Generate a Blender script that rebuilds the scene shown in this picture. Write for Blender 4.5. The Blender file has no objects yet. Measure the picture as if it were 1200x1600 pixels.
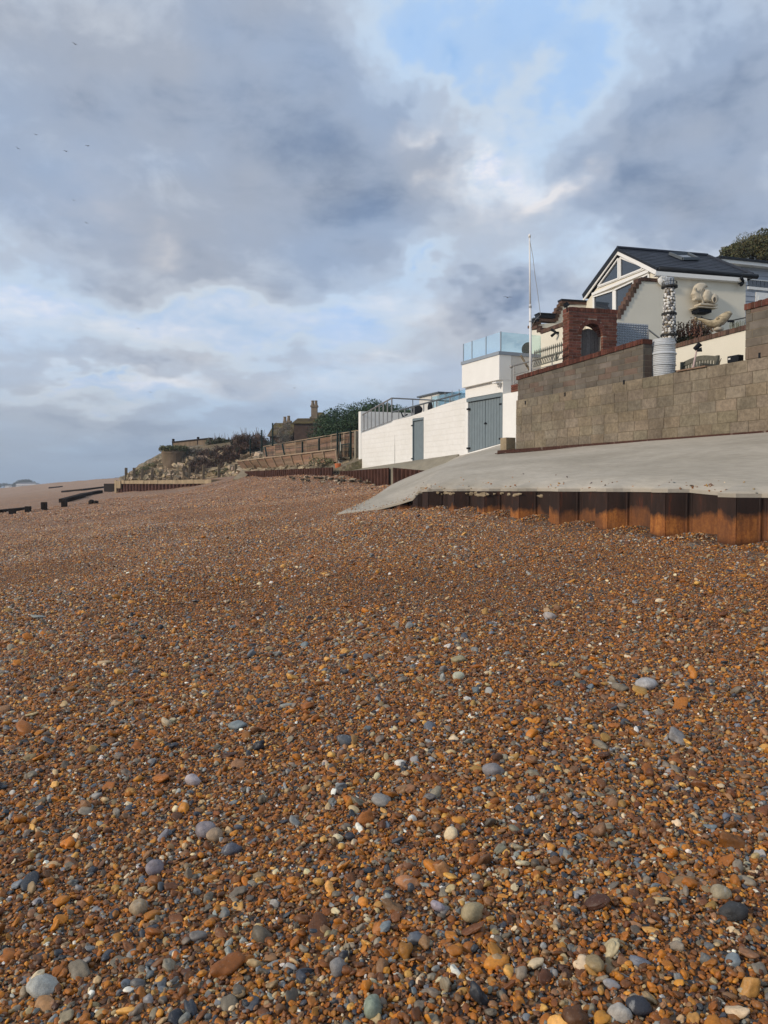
import bpy, math, random
import numpy as np
from mathutils import Vector, Matrix, noise as mnoise
R = math.radians
# ------------------------------------------------------------------ camera
F = 1200.0; YAW = R(24.2); PITCH = R(-2.05); CZ = 1.55
scene = bpy.context.scene
col = scene.collection
camd = bpy.data.cameras.new("camera"); cam = bpy.data.objects.new("camera", camd); col.objects.link(cam)
camd.sensor_fit = 'VERTICAL'; camd.sensor_height = 24.0; camd.lens = 24.0 * F / 1600.0
camd.clip_start = 0.05; camd.clip_end = 6000
cam.location = (0, 0, CZ); cam.rotation_euler = (R(90) + PITCH, 0, -YAW)
scene.camera = cam
# ------------------------------------------------------------------ light
SUN_AZ = R(267); SUN_EL = R(24)          # azimuth from +Y (along the coast) clockwise
sund = bpy.data.lights.new("sun", 'SUN'); sund.energy = 2.75; sund.angle = R(5); sund.color = (1.0, 0.87, 0.71)
sun = bpy.data.objects.new("sun", sund); col.objects.link(sun)
sd = Vector((math.sin(SUN_AZ) * math.cos(SUN_EL), math.cos(SUN_AZ) * math.cos(SUN_EL), math.sin(SUN_EL)))
sun.rotation_euler = (-sd).to_track_quat('-Z', 'Y').to_euler()
sun.location = (-20, -5, 30)
vs = scene.view_settings
vs.view_transform = 'Standard'; vs.look = 'None'; vs.exposure = 0.0; vs.gamma = 1.0; vs.use_curve_mapping = False

def ray(px, py):
    d = Matrix.Rotation(-YAW, 3, 'Z') @ Matrix.Rotation(R(90) + PITCH, 3, 'X') @ Vector(((px - 600) / F, (800 - py) / F, -1))
    return d
def azel(px, py):
    d = ray(px, py).normalized()
    return math.degrees(math.atan2(d.x, d.y)), math.degrees(math.asin(d.z))

world = bpy.data.worlds.new("World"); scene.world = world; world.use_nodes = True
def build_world():
    nt = world.node_tree; nt.nodes.clear(); L = nt.links
    N = lambda t, **k: (lambda n: ([setattr(n, a, b) for a, b in k.items()], n)[1])(nt.nodes.new(t))
    def math_(op, a, b=None, c=None):
        n = N('ShaderNodeMath', operation=op)
        for i, v in enumerate((a, b, c)):
            if v is None: continue
            if isinstance(v, (int, float)): n.inputs[i].default_value = v
            else: L.new(v, n.inputs[i])
        return n.outputs[0]
    out = N('ShaderNodeOutputWorld'); bg = N('ShaderNodeBackground'); bg.inputs[1].default_value = 0.10
    L.new(bg.outputs[0], out.inputs[0])
    tc = N('ShaderNodeTexCoord'); sep = N('ShaderNodeSeparateXYZ'); L.new(tc.outputs['Generated'], sep.inputs[0])
    az = math_('MULTIPLY', math_('ARCTAN2', sep.outputs[0], sep.outputs[1]), 57.2958)
    el = math_('MULTIPLY', math_('ARCSINE', sep.outputs[2]), 57.2958)
    comb = N('ShaderNodeCombineXYZ'); L.new(az, comb.inputs[0]); L.new(el, comb.inputs[1])
    # stretched coordinates so that far low cloud flattens towards the horizon
    els = math_('MULTIPLY', math_('POWER', math_('MAXIMUM', math_('ADD', el, 2.5), 0.2), 0.52), 9.0)
    comb2 = N('ShaderNodeCombineXYZ'); L.new(az, comb2.inputs[0]); L.new(els, comb2.inputs[1])
    def nz(scale, detail, rough, off, dist=0.0, src=comb2):
        m = N('ShaderNodeMapping'); m.inputs['Location'].default_value = off; m.inputs['Scale'].default_value = scale
        L.new(src.outputs[0], m.inputs[0])
        n = N('ShaderNodeTexNoise'); n.inputs['Scale'].default_value = 1.0; n.inputs['Detail'].default_value = detail
        n.inputs['Roughness'].default_value = rough; n.inputs['Distortion'].default_value = dist
        L.new(m.outputs[0], n.inputs['Vector']); return n.outputs[0]
    # warp the blob coordinates a little so that their edges are ragged
    wx = math_('MULTIPLY', math_('SUBTRACT', nz((.11, .11, 1), 4, .6, (3, 7, 1)), .5), 16)
    wy = math_('MULTIPLY', math_('SUBTRACT', nz((.10, .13, 1), 4, .6, (13, 2, 5)), .5), 12)
    cw = N('ShaderNodeCombineXYZ'); L.new(math_('ADD', az, wx), cw.inputs[0]); L.new(math_('ADD', el, wy), cw.inputs[1])
    def blobs(lst, base):
        acc = base
        for (px, py, rx, ry, rot, amp) in lst:
            a, e = azel(px, py)
            m = N('ShaderNodeMapping', vector_type='TEXTURE')
            m.inputs['Location'].default_value = (a, e, 0); m.inputs['Rotation'].default_value = (0, 0, R(rot))
            k = 1 / 21.0
            m.inputs['Scale'].default_value = (rx * k, ry * k, 1)
            L.new(cw.outputs[0], m.inputs[0])
            g = N('ShaderNodeTexGradient', gradient_type='QUADRATIC_SPHERE'); L.new(m.outputs[0], g.inputs[0])
            acc = math_('MULTIPLY_ADD', g.outputs[1], amp, acc)
        return acc
    big = nz((.045, .055, 1), 6, .52, (1.3, 4.1, 0), .6)
    fine = nz((.13, .26, 1), 8, .64, (5.3, 1.1, 2), .3)
    base = math_('ADD', math_('MULTIPLY', math_('SUBTRACT', big, .5), .75), math_('MULTIPLY', math_('SUBTRACT', fine, .5), .55))
    base = math_('ADD', base, .50)
    # cloud thickness: positive = more cloud (px, py, rx, ry in photo-sized units, rotation, amount)
    dens = blobs(CLOUDS, base)
    ramp = N('ShaderNodeValToRGB'); cr = ramp.color_ramp; cr.interpolation = 'EASE'
    while len(cr.elements) < len(SKYRAMP): cr.elements.new(.5)
    for e_, (p, c) in zip(cr.elements, SKYRAMP): e_.position = p; e_.color = (*c, 1)
    L.new(dens, ramp.inputs[0])
    cov = N('ShaderNodeValToRGB'); cc = cov.color_ramp; cc.interpolation = 'EASE'
    cc.elements[0].position = .0; cc.elements[0].color = (0, 0, 0, 1); cc.elements[1].position = .16; cc.elements[1].color = (1, 1, 1, 1)
    L.new(math_('ADD', dens, .25), cov.inputs[0])
    glow = math_('MULTIPLY', math_('MAXIMUM', blobs(GLOW, 0.0), 0.0), math_('MAXIMUM', math_('MULTIPLY', math_('SUBTRACT', nz((.15, .30, 1), 7, .62, (2, 8, 4)), .34), 4.4), 0.0))
    # warm tint of sunlit patches
    warm = N('ShaderNodeMixRGB', blend_type='MULTIPLY'); L.new(ramp.outputs[0], warm.inputs[1])
    tn = N('ShaderNodeValToRGB'); L.new(nz((.06, .10, 1), 3, .5, (9, 9, 3)), tn.inputs[0])
    tn.color_ramp.elements[0].position = .4; tn.color_ramp.elements[0].color = (.94, 1.0, 1.06, 1)
    tn.color_ramp.elements[1].position = .62; tn.color_ramp.elements[1].color = (1.05, 1.0, .95, 1)
    L.new(tn.outputs[0], warm.inputs[2]); warm.inputs[0].default_value = 1
    sky = N('ShaderNodeTexSky', sky_type='NISHITA'); sky.sun_disc = False
    sky.sun_elevation = SUN_EL; sky.sun_rotation = SUN_AZ; sky.air_density = 1.0; sky.dust_density = 1.2; sky.ozone_density = 1.5
    sk = N('ShaderNodeMixRGB', blend_type='MULTIPLY'); sk.inputs[0].default_value = 1; sk.inputs[2].default_value = (*SKYTINT, 1)
    L.new(sky.outputs[0], sk.inputs[1])
    mixc = N('ShaderNodeMixRGB'); L.new(cov.outputs[0], mixc.inputs[0]); L.new(sk.outputs[0], mixc.inputs[1])
    vm = N('ShaderNodeVectorMath', operation='SCALE'); vm.inputs['Scale'].default_value = 10.0   # the ramp is written in picture values; strength is 0.1
    gl = N('ShaderNodeMixRGB', blend_type='SCREEN'); L.new(glow, gl.inputs[0]); L.new(warm.outputs[0], gl.inputs[1]); gl.inputs[2].default_value = (.62, .54, .45, 1); L.new(gl.outputs[0], vm.inputs[0]); L.new(vm.outputs[0], mixc.inputs[2])
    # murk along the horizon
    hz = N('ShaderNodeMapRange'); hz.inputs['From Min'].default_value = -1.0; hz.inputs['From Max'].default_value = 7.5
    hz.inputs['To Min'].default_value = .80; hz.inputs['To Max'].default_value = 0.0; L.new(el, hz.inputs[0])
    mh = N('ShaderNodeMixRGB'); L.new(hz.outputs[0], mh.inputs[0]); L.new(mixc.outputs[0], mh.inputs[1]); mh.inputs[2].default_value = (2.45, 3.35, 4.5, 1)
    L.new(mh.outputs[0], bg.inputs[0])
SKYTINT = (1.7, 1.7, 1.6)
# cloud colour (linear) against thickness
SKYRAMP = [(0.0, (.36, .55, .84)), (.22, (.44, .61, .86)), (.38, (.57, .68, .82)), (.53, (.485, .56, .68)), (.70, (.365, .435, .56)), (1.0, (.20, .27, .40))]
GLOW = [(640, 190, 90, 45, 20, .8), (770, 255, 110, 75, -35, 2.2), (860, 300, 130, 50, 15, 1.8), (680, 295, 80, 35, 0, .8), (300, 510, 600, 60, 2, .7), (180, 600, 330, 40, 4, .9), (560, 590, 260, 45, -3, .5), (620, 500, 220, 60, 10, .5), (60, 490, 200, 50, 0, .6), (1060, 400, 240, 40, -10, .45), (100, 330, 200, 90, 0, .22), (230, 375, 90, 40, 0, .4)]
CLOUDS = [
 (250, 130, 620, 300, 0, .42), (560, 300, 420, 240, 10, .34), (120, 350, 380, 170, 0, .28), (330, 420, 300, 90, -5, .25),
 (1010, 250, 330, 190, -35, .46), (1130, 120, 260, 150, -20, .35), (1180, 330, 240, 110, 0, .25), (780, 470, 160, 50, 0, .45),
 (690, 90, 230, 130, -30, -.46), (850, 70, 320, 140, 0, -.42), (1100, -10, 260, 70, 0, -.22), (800, 250, 130, 110, -35, -.26),
 (690, 430, 200, 75, 15, -.33), (1060, 390, 260, 50, -12, -.34), (250, 490, 600, 85, 0, -.26), (560, 530, 360, 100, -3, -.25),
 (230, 575, 420, 40, 4, .22), (90, 60, 260, 150, 0, -.12), (600, 600, 330, 60, 0, -.10), (130, 600, 200, 30, 0, -.28),
 (250, 665, 500, 45, 0, .15), (300, 620, 620, 45, 0, -.16), (770, 260, 90, 60, -30, -.15), (640, 190, 70, 40, 0, -.12),
]
build_world()
# ------------------------------------------------------------------ geometry helpers
rng = random.Random(7)
def depth(px, py, Z): return Vector((0, 0, CZ)) + ray(px, py) * Z
def on_plane(px, py, P0, n):
    d = ray(px, py); o = Vector((0, 0, CZ)); n = Vector(n)
    return o + d * ((Vector(P0) - o).dot(n) / d.dot(n))
def onx(px, py, X): return on_plane(px, py, (X, 0, 0), (1, 0, 0))
def ony(px, py, Y): return on_plane(px, py, (0, Y, 0), (0, 1, 0))
def sstep(t): t = max(0., min(1., t)); return t * t * (3 - 2 * t)
PILE_Y = onx(1123, 800, 7.93).y
def beach_np(x, y):
    sh = np.where(y > 60, 10 * np.tanh((y - 60) ** 2 / 52000.0), 0)
    xe = x + sh
    z = .114 * xe
    z = np.where(z > 2.0, 2.0 + 1.3 * np.tanh((z - 2.0) / 1.3), z)
    z = z + .05 * np.sin(x * .9 + y * .23 + .6) * np.sin(y * .31 + 1.1) + .028 * np.sin(x * 1.9 - y * .7) + .03 * np.sin(x * .45 + y * 1.1 + 2)
    z = z + np.exp(-((x - 8.0) / 1.7) ** 2) * np.clip((18.5 - y) / 1.5, 0, 1) * (-.10 + .19 * np.clip((y - 8) / 7, 0, 1))
    # shingle heaped in the hollows of the piles and scoured from their outer faces
    ph = (y - PILE_Y) / 1.185; ph = ph - np.floor(ph)
    z = z + np.exp(-((x - 8.0) / .38) ** 2) * np.clip((16.5 - y), 0, 1) * (.055 * np.sin(2 * np.pi * (ph - .07)) + .02)
    # shingle banked up against the long piling
    z = z + .50 * np.clip((x - 8.5) / 4.2, 0, 1) ** 1.4 * np.clip((y - 31.5) / 5, 0, 1) * np.clip((95 - y) / 30, 0, 1)
    far = np.clip((y - 90) / 120, 0, 1); z = z + far * (.45 * np.sin(x * .05 + y * .021 + 1) + .25 * np.sin(y * .05 + x * .11))
    # low crest that drops away down the beach on the left
    crest = np.clip((-(x) - 1.2 + (y - 8) * .12) / 5, 0, 1) * np.clip((y - 3) / 8, 0, 1)
    z = z - .22 * crest * crest * (3 - 2 * crest) * np.clip((30 - y) / 15, 0, 1)
    return z
def bz(x, y): return float(beach_np(np.array(float(x)), np.array(float(y))))
def on_beach(px, py, tmax=900):
    d = ray(px, py); o = Vector((0, 0, CZ)); t = 1.0
    prev = t
    while t < tmax:
        p = o + d * t
        if p.z <= bz(p.x, p.y):
            a, b = prev, t
            for _ in range(30):
                m = (a + b) / 2; p = o + d * m
                if p.z <= bz(p.x, p.y): b = m
                else: a = m
            return o + d * b
        prev = t; t *= 1.01
    return o + d * tmax

WORLD_OFF = {}
class Fr:
    """vertical plane: origin O, horizontal unit u, outward unit n; points are (a along u, absolute height z, d outward)"""
    def __init__(s, O, az, face):
        s.O = Vector((O[0], O[1], 0)); s.u = Vector((math.sin(R(az)), math.cos(R(az)), 0)); s.n = Vector((math.sin(R(face)), math.cos(R(face)), 0))
    def P(s, a, z, d=0): return s.O + s.u * a + s.n * d + Vector((0, 0, z))
    def px(s, px, py, d=0):
        p = on_plane(px, py, s.O + s.n * d, s.n); q = p - s.O - s.n * d
        return q.dot(s.u), p.z
    def shift(s, d):
        f = Fr((0, 0), 0, 0); f.O = s.O + s.n * d; f.u = s.u; f.n = s.n; return f

class MB:
    def __init__(s): s.v = []; s.f = []; s.c = []; s.col = (1, 1, 1)
    def add(s, vs, fs, col=None):
        b = len(s.v); s.v += [tuple(v) for v in vs]; s.f += [tuple(i + b for i in f) for f in fs]; s.c += [col or s.col] * len(vs); return s
    def hexa(s, p, col=None):
        # p: 8 points, bottom ring 0-3 and top ring 4-7
        return s.add(p, [(3, 2, 1, 0), (4, 5, 6, 7), (0, 1, 5, 4), (1, 2, 6, 5), (2, 3, 7, 6), (3, 0, 4, 7)], col)
    def box(s, c, size, rz=0, col=None, tilt=None):
        M = Matrix.Rotation(rz, 3, 'Z')
        if tilt is not None: M = M @ tilt
        h = Vector(size) / 2; c = Vector(c); pts = []
        for z in (-1, 1):
            for x, y in ((-1, -1), (1, -1), (1, 1), (-1, 1)): pts.append(c + M @ Vector((x * h.x, y * h.y, z * h.z)))
        return s.hexa(pts, col)
    def fbox(s, fr, a0, a1, z0, z1, d0, d1, col=None):
        P = fr.P
        return s.hexa([P(a0, z0, d0), P(a1, z0, d0), P(a1, z0, d1), P(a0, z0, d1), P(a0, z1, d0), P(a1, z1, d0), P(a1, z1, d1), P(a0, z1, d1)], col)
    def poly(s, fr, pts, d0, d1, col=None):
        n = len(pts); v = [fr.P(a, z, d0) for a, z in pts] + [fr.P(a, z, d1) for a, z in pts]
        f = [tuple(range(n)), tuple(range(2 * n - 1, n - 1, -1))] + [(i, (i + 1) % n, n + (i + 1) % n, n + i) for i in range(n)]
        return s.add(v, f, col)
    def bar(s, a, b, w, h=None, col=None):
        """square bar between two points"""
        h = h or w; a = Vector(a); b = Vector(b); t = (b - a).normalized()
        up = Vector((0, 0, 1)) if abs(t.z) < .95 else Vector((1, 0, 0))
        x = t.cross(up).normalized() * w / 2; y = x.normalized().cross(t) * h / 2
        return s.hexa([a - x - y, a + x - y, a + x + y, a - x + y, b - x - y, b + x - y, b + x + y, b - x + y], col)
    def tube(s, pts, r, n=8, col=None, cap=True):
        pts = [Vector(p) for p in pts]; m = len(pts)
        if not hasattr(r, '__len__'): r = [r] * m
        vs = []; ref = None
        for i, p in enumerate(pts):
            t = (pts[min(i + 1, m - 1)] - pts[max(i - 1, 0)]).normalized()
            if ref is None: ref = Vector((0, 0, 1)) if abs(t.z) < .9 else Vector((1, 0, 0))
            x = t.cross(ref).normalized(); y = x.cross(t); ref = y
            for k in range(n):
                a = 2 * math.pi * k / n; vs.append(p + (x * math.cos(a) + y * math.sin(a)) * r[i])
        fs = [(i * n + k, i * n + (k + 1) % n, (i + 1) * n + (k + 1) % n, (i + 1) * n + k) for i in range(m - 1) for k in range(n)]
        if cap: fs += [tuple(range(n - 1, -1, -1)), tuple(range((m - 1) * n, m * n))]
        return s.add(vs, fs, col)
    def lathe(s, c, prof, n=24, col=None, jit=0):
        c = Vector(c); vs = []
        for z, r in prof:
            for k in range(n):
                a = 2 * math.pi * k / n; rr = r * (1 + jit * rng.uniform(-1, 1)); vs.append(c + Vector((rr * math.cos(a), rr * math.sin(a), z)))
        m = len(prof)
        fs = [(i * n + k, i * n + (k + 1) % n, (i + 1) * n + (k + 1) % n, (i + 1) * n + k) for i in range(m - 1) for k in range(n)]
        fs += [tuple(range(n - 1, -1, -1)), tuple(range((m - 1) * n, m * n))]
        return s.add(vs, fs, col)
    def blob(s, c, rad, rot=None, n=8, m=6, col=None, jit=0):
        c = Vector(c); vs = []; M = rot or Matrix.Identity(3)
        for i in range(1, m):
            ph = math.pi * i / m
            for k in range(n):
                a = 2 * math.pi * k / n; j = 1 + jit * rng.uniform(-1, 1)
                vs.append(c + M @ Vector((rad[0] * math.sin(ph) * math.cos(a) * j, rad[1] * math.sin(ph) * math.sin(a) * j, rad[2] * math.cos(ph) * j)))
        fs = [(i * n + k, (i + 1) * n + k, (i + 1) * n + (k + 1) % n, i * n + (k + 1) % n) for i in range(m - 2) for k in range(n)]
        t = len(vs); vs.append(c + M @ Vector((0, 0, rad[2]))); vs.append(c + M @ Vector((0, 0, -rad[2])))
        fs += [(t, k, (k + 1) % n) for k in range(n)] + [(t + 1, (m - 2) * n + (k + 1) % n, (m - 2) * n + k) for k in range(n)]
        return s.add(vs, fs, col)
    def pillow(s, fr, pts, D, d0=0, rings=5, col=None, both=True, sq=.5):
        """rounded solid from an outline on a plane: bulges D outward (and inward)"""
        n = len(pts); ca = sum(p[0] for p in pts) / n; cz = sum(p[1] for p in pts) / n; vs = []
        angs = [math.pi / 2 * (-1 + 2 * i / (2 * rings)) if both else math.pi / 2 * i / (2 * rings) for i in range(2 * rings + 1)]
        angs = [a for a in angs if abs(abs(a) - math.pi / 2) > 1e-6]
        for an in angs:
            k = math.cos(an) ** sq
            for a, z in pts: vs.append(fr.P(ca + (a - ca) * k, cz + (z - cz) * k, d0 + D * math.sin(an)))
        m = len(angs)
        fs = [(i * n + k, i * n + (k + 1) % n, (i + 1) * n + (k + 1) % n, (i + 1) * n + k) for i in range(m - 1) for k in range(n)]
        fs += [tuple(range(n - 1, -1, -1)), tuple(range((m - 1) * n, m * n))]
        return s.add(vs, fs, col)
    def build(s, name, mat, parent=None, smooth=False, origin=None, bevel=0):
        root = parent
        while root is not None and root.parent is not None: root = root.parent
        if parent is None:
            a = np.array(s.v); off = Vector(origin) if origin is not None else Vector((float(a[:, 0].mean()), float(a[:, 1].mean()), float(a[:, 2].min())))
        else: off = WORLD_OFF[root.name]
        me = bpy.data.meshes.new(name)
        a = np.array(s.v, dtype=np.float64) - np.array(off)
        me.from_pydata([tuple(p) for p in a.tolist()], [], s.f); 
        me.materials.append(mat)
        ca = me.color_attributes.new("bc", 'FLOAT_COLOR', 'POINT')
        ca.data.foreach_set("color", np.array([(*c[:3], 1.0) for c in s.c], dtype=np.float32).ravel())
        if smooth: me.polygons.foreach_set("use_smooth", [True] * len(me.polygons))
        me.update()
        o = bpy.data.objects.new(name, me); col.objects.link(o)
        if parent is None: o.location = off; WORLD_OFF[o.name] = off
        else: o.parent = parent
        if bevel:
            b = o.modifiers.new("bevel", 'BEVEL'); b.width = bevel; b.segments = 2; b.limit_method = 'ANGLE'
        return o
def thing(name, loc, label, cat, group=None, kind=None):
    o = bpy.data.objects.new(name, None); col.objects.link(o); o.location = loc; WORLD_OFF[o.name] = Vector(loc)
    return tag(o, label, cat, group, kind)
def tag(o, label=None, cat=None, group=None, kind=None):
    if label: o["label"] = label
    if cat: o["category"] = cat
    if group: o["group"] = group
    if kind or cat: o["kind"] = kind or "thing"
    return o
def structure(o): o["kind"] = "structure"; return o

# ------------------------------------------------------------------ materials
class NT:
    def __init__(s, name):
        s.m = bpy.data.materials.new(name); s.m.use_nodes = True; s.nt = s.m.node_tree; s.nt.nodes.clear(); s.L = s.nt.links
        s.out = s.n('ShaderNodeOutputMaterial'); s.b = s.n('ShaderNodeBsdfPrincipled'); s.L.new(s.b.outputs[0], s.out.inputs[0])
    def n(s, t, **k):
        x = s.nt.nodes.new(t)
        for a, b in k.items(): setattr(x, a, b)
        return x
    def lk(s, v, i):
        if isinstance(v, (int, float)): i.default_value = v
        elif isinstance(v, tuple): i.default_value = v if len(v) == 4 or i.type == 'VECTOR' else (*v, 1)
        else: s.L.new(v, i)
    def math(s, op, a, b=None, c=None):
        x = s.n('ShaderNodeMath', operation=op)
        for i, v in enumerate((a, b, c)):
            if v is not None: s.lk(v, x.inputs[i])
        return x.outputs[0]
    def geo(s): return s.n('ShaderNodeNewGeometry')
    def pos(s):
        return s.geo().outputs['Position']
    def noise(s, scale, detail=4, rough=.55, vec=None, mul=(1, 1, 1), dist=0):
        m = s.n('ShaderNodeMapping'); s.lk(vec if vec is not None else s.pos(), m.inputs[0]); m.inputs['Scale'].default_value = mul
        x = s.n('ShaderNodeTexNoise'); x.inputs['Scale'].default_value = scale; x.inputs['Detail'].default_value = detail; x.inputs['Roughness'].default_value = rough
        x.inputs['Distortion'].default_value = dist
        s.L.new(m.outputs[0], x.inputs['Vector']); return x.outputs[0]
    def ramp(s, fac, stops, interp='LINEAR'):
        r = s.n('ShaderNodeValToRGB'); c = r.color_ramp; c.interpolation = interp
        while len(c.elements) < len(stops): c.elements.new(.5)
        for e, (p, k) in zip(c.elements, stops): e.position = p; e.color = (*k, 1) if isinstance(k, tuple) else (k, k, k, 1)
        s.lk(fac, r.inputs[0]); return r.outputs[0]
    def mix(s, fac, a, b, mode='MIX'):
        x = s.n('ShaderNodeMixRGB', blend_type=mode); s.lk(fac, x.inputs[0]); s.lk(a, x.inputs[1]); s.lk(b, x.inputs[2]); return x.outputs[0]
    def attr(s, name, typ='GEOMETRY'):
        x = s.n('ShaderNodeAttribute', attribute_name=name, attribute_type=typ); return x.outputs['Color']
    def bump(s, h, strength=.5, dist=.01):
        x = s.n('ShaderNodeBump'); x.inputs['Strength'].default_value = strength; x.inputs['Distance'].default_value = dist; s.lk(h, x.inputs['Height'])
        s.L.new(x.outputs[0], s.b.inputs['Normal'])
    def fin(s, base, rough=.8, spec=.4, metal=0):
        s.lk(base, s.b.inputs['Base Color']); s.lk(rough, s.b.inputs['Roughness']); s.b.inputs['Specular IOR Level'].default_value = spec; s.b.inputs['Metallic'].default_value = metal
        return s.m
def rough_mat(name, c, var=.15, scale=6, rough=.85, bump=.3, bdist=.004, bscale=60, vcol=False, spec=.2, stain=None, metal=0, fine=0):
    t = NT(name)
    base = t.mix(1, t.attr('bc'), c, 'MULTIPLY') if vcol else t.mix(0, c, c)
    v = t.ramp(t.noise(scale, 6, .6), [(.25, 1 - var), (.75, 1 + var)])
    base = t.mix(1, base, v, 'MULTIPLY')
    if fine: base = t.mix(1, base, t.ramp(t.noise(scale * 11, 5, .75), [(.32, 1 - fine), (.68, 1 + fine)]), 'MULTIPLY')
    if stain:
        sc, cc, lo, hi = stain
        base = t.mix(t.ramp(t.noise(sc, 5, .65, mul=(1, 1, .35)), [(lo, 0.), (hi, .8)]), base, cc)
    if bump: t.bump(t.noise(bscale, 5, .65), bump, bdist)
    return t.fin(base, rough, spec, metal)
M = {}
M['concrete_ramp'] = (lambda t: (t.bump(t.noise(22, 8, .7, mul=(1, .5, 1)), .5, .012), t.fin(
    t.mix(t.ramp(t.noise(90, 2, .5), [(.74, 0.), (.80, .5)]),
    t.mix(1, t.mix(t.ramp(t.noise(.55, 5, .6, mul=(1.6, .5, 1)), [(.35, 0.), (.65, 1.)]), (.32, .285, .23), (.43, .385, .32)),
          t.ramp(t.noise(7, 7, .65, mul=(2, .5, 1)), [(.3, .86), (.7, 1.1)]), 'MULTIPLY'), (.10, .09, .08)), .9, .25))[1])(NT('ramp_concrete'))
M['block'] = rough_mat('concrete_block', (.205, .170, .125), .38, 1.3, .95, .9, .014, 55, vcol=True, spec=.2, stain=(5.5, (.36, .31, .24), .60, .84), fine=.30)
M['mortar'] = rough_mat('mortar', (.23, .19, .135), .25, 9, .95, .6, .01, 40)
M['greybrick'] = (lambda t: (t.bump(t.noise(70, 7, .7), .8, .008), t.fin(
    t.mix(t.ramp(t.noise(5.5, 7, .75, mul=(1, 1, 2)), [(.60, 0.), (.72, .55)]),
          t.mix(1, t.mix(1, t.attr('bc'), (.140, .120, .098), 'MULTIPLY'), t.ramp(t.noise(2.4, 8, .7), [(.3, .62), (.7, 1.3)]), 'MULTIPLY'), (.34, .32, .29)), .95, .2))[1])(NT('grey_brick'))
M['redbrick'] = rough_mat('red_brick', (.150, .058, .040), .35, 9, .9, .7, .006, 90, vcol=True, fine=.2)
M['brownbrick'] = rough_mat('brown_brick', (.125, .075, .055), .3, 9, .9, .7, .006, 90, vcol=True)
M['redmortar'] = rough_mat('red_mortar', (.40, .33, .27), .2, 12, .95, .5, .006, 60)
M['stucco'] = rough_mat('cream_render', (.73, .68, .565), .045, 1.5, .9, .25, .004, 120, stain=(1.2, (.50, .46, .38), .62, 1.0))
def whitewall():
    t = NT('white_painted_block')
    sx = t.n('ShaderNodeSeparateXYZ'); t.L.new(t.pos(), sx.inputs[0]); cb = t.n('ShaderNodeCombineXYZ'); t.L.new(sx.outputs[1], cb.inputs[0]); t.L.new(sx.outputs[2], cb.inputs[1])
    wob = t.math('MULTIPLY', t.noise(.9, 3, .5), .06); t.L.new(t.math('ADD', sx.outputs[2], wob), cb.inputs[1])
    br = t.n('ShaderNodeTexBrick'); t.L.new(cb.outputs[0], br.inputs['Vector'])
    br.inputs['Scale'].default_value = 1; br.inputs['Brick Width'].default_value = .45; br.inputs['Row Height'].default_value = .225; br.inputs['Mortar Size'].default_value = .012; br.inputs['Mortar Smooth'].default_value = .5
    br.inputs['Color1'].default_value = (1, 1, 1, 1); br.inputs['Color2'].default_value = (.9, .9, .9, 1); br.inputs['Mortar'].default_value = (.35, .35, .35, 1)
    h = t.math('ADD', br.outputs[0], t.math('MULTIPLY', t.noise(16, 7, .75), 1.5))
    t.bump(h, .8, .013)
    c = t.mix(t.ramp(t.noise(1.1, 6, .7), [(.4, 0.), (.75, 1.)]), (.81, .795, .76), (.73, .71, .66))
    c = t.mix(t.ramp(t.noise(26, 4, .7), [(.66, 0.), (.74, .35)]), c, (.45, .42, .36))
    c = t.mix(t.math('MULTIPLY', t.math('SUBTRACT', 1.0, br.outputs[0]), .10), c, (.5, .48, .44))
    return t.fin(c, .75, .3)
M['whitewall'] = whitewall()
M['whiterender'] = rough_mat('white_render', (.81, .80, .765), .04, 2, .7, .3, .006, 40, stain=(2.2, (.52, .44, .34), .66, .95))
M['greyrender'] = rough_mat('weathered_and_shaded_render', (.62, .60, .56), .12, 3, .85, .3, .006, 40, stain=(3.0, (.45, .27, .17), .66, .9))
M['bluegrey'] = rough_mat('blue_grey_paint', (.175, .215, .235), .10, 5, .6, .3, .003, 80)
M['bluegrey_trim'] = rough_mat('grey_coping', (.27, .31, .36), .08, 5, .6, .2, .003, 60)
M['steel'] = rough_mat('weathered_rail_metal', (.33, .32, .31), .15, 20, .45, .1, .001, 60, metal=.6)
M['darksteel'] = rough_mat('dark_rail_metal', (.10, .115, .13), .15, 20, .5, .1, .001, 60)
M['black'] = rough_mat('black_plastic', (.014, .016, .020), .2, 12, .75, .1, .001, 60, spec=.08)
M['dark_iron'] = rough_mat('dark_iron', (.03, .028, .026), .3, 15, .7, .3, .003, 60)
M['white'] = rough_mat('white_gloss_paint', (.80, .79, .76), .03, 4, .4, .05, .001, 60)
M['pole'] = rough_mat('pole_paint', (.74, .73, .72), .06, 6, .45, .05, .001, 60)
M['roof'] = rough_mat('slate_tile', (.018, .022, .034), .35, 14, .62, .5, .004, 60, vcol=True, spec=.35)
M['gutter'] = rough_mat('black_gutter', (.014, .016, .02), .2, 12, .4, .1, .001, 60)
M['wood_grey'] = rough_mat('weathered_wood', (.17, .155, .145), .35, 30, .85, .6, .004, 60, vcol=True)
M['wood_brown'] = rough_mat('fence_board', (.20, .130, .088), .3, 9, .85, .5, .006, 50, vcol=True)
M['wood_pale'] = rough_mat('pale_timber', (.36, .27, .185), .3, 8, .85, .5, .006, 50, vcol=True)
M['old_timber'] = rough_mat('dark_wet_timber', (.026, .020, .017), .35, 8, .9, .6, .01, 30, spec=.05)
M['post_timber'] = rough_mat('worn_post_timber', (.16, .125, .085), .35, 8, .85, .6, .008, 40)
M['green_post'] = rough_mat('dark_green_metal', (.010, .026, .021), .2, 8, .5, .1, .001, 60)
M['stone_sculpt'] = rough_mat('cast_stone', (.52, .46, .36), .12, 14, .85, .4, .004, 60, stain=(9, (.33, .27, .19), .55, .85))
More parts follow.
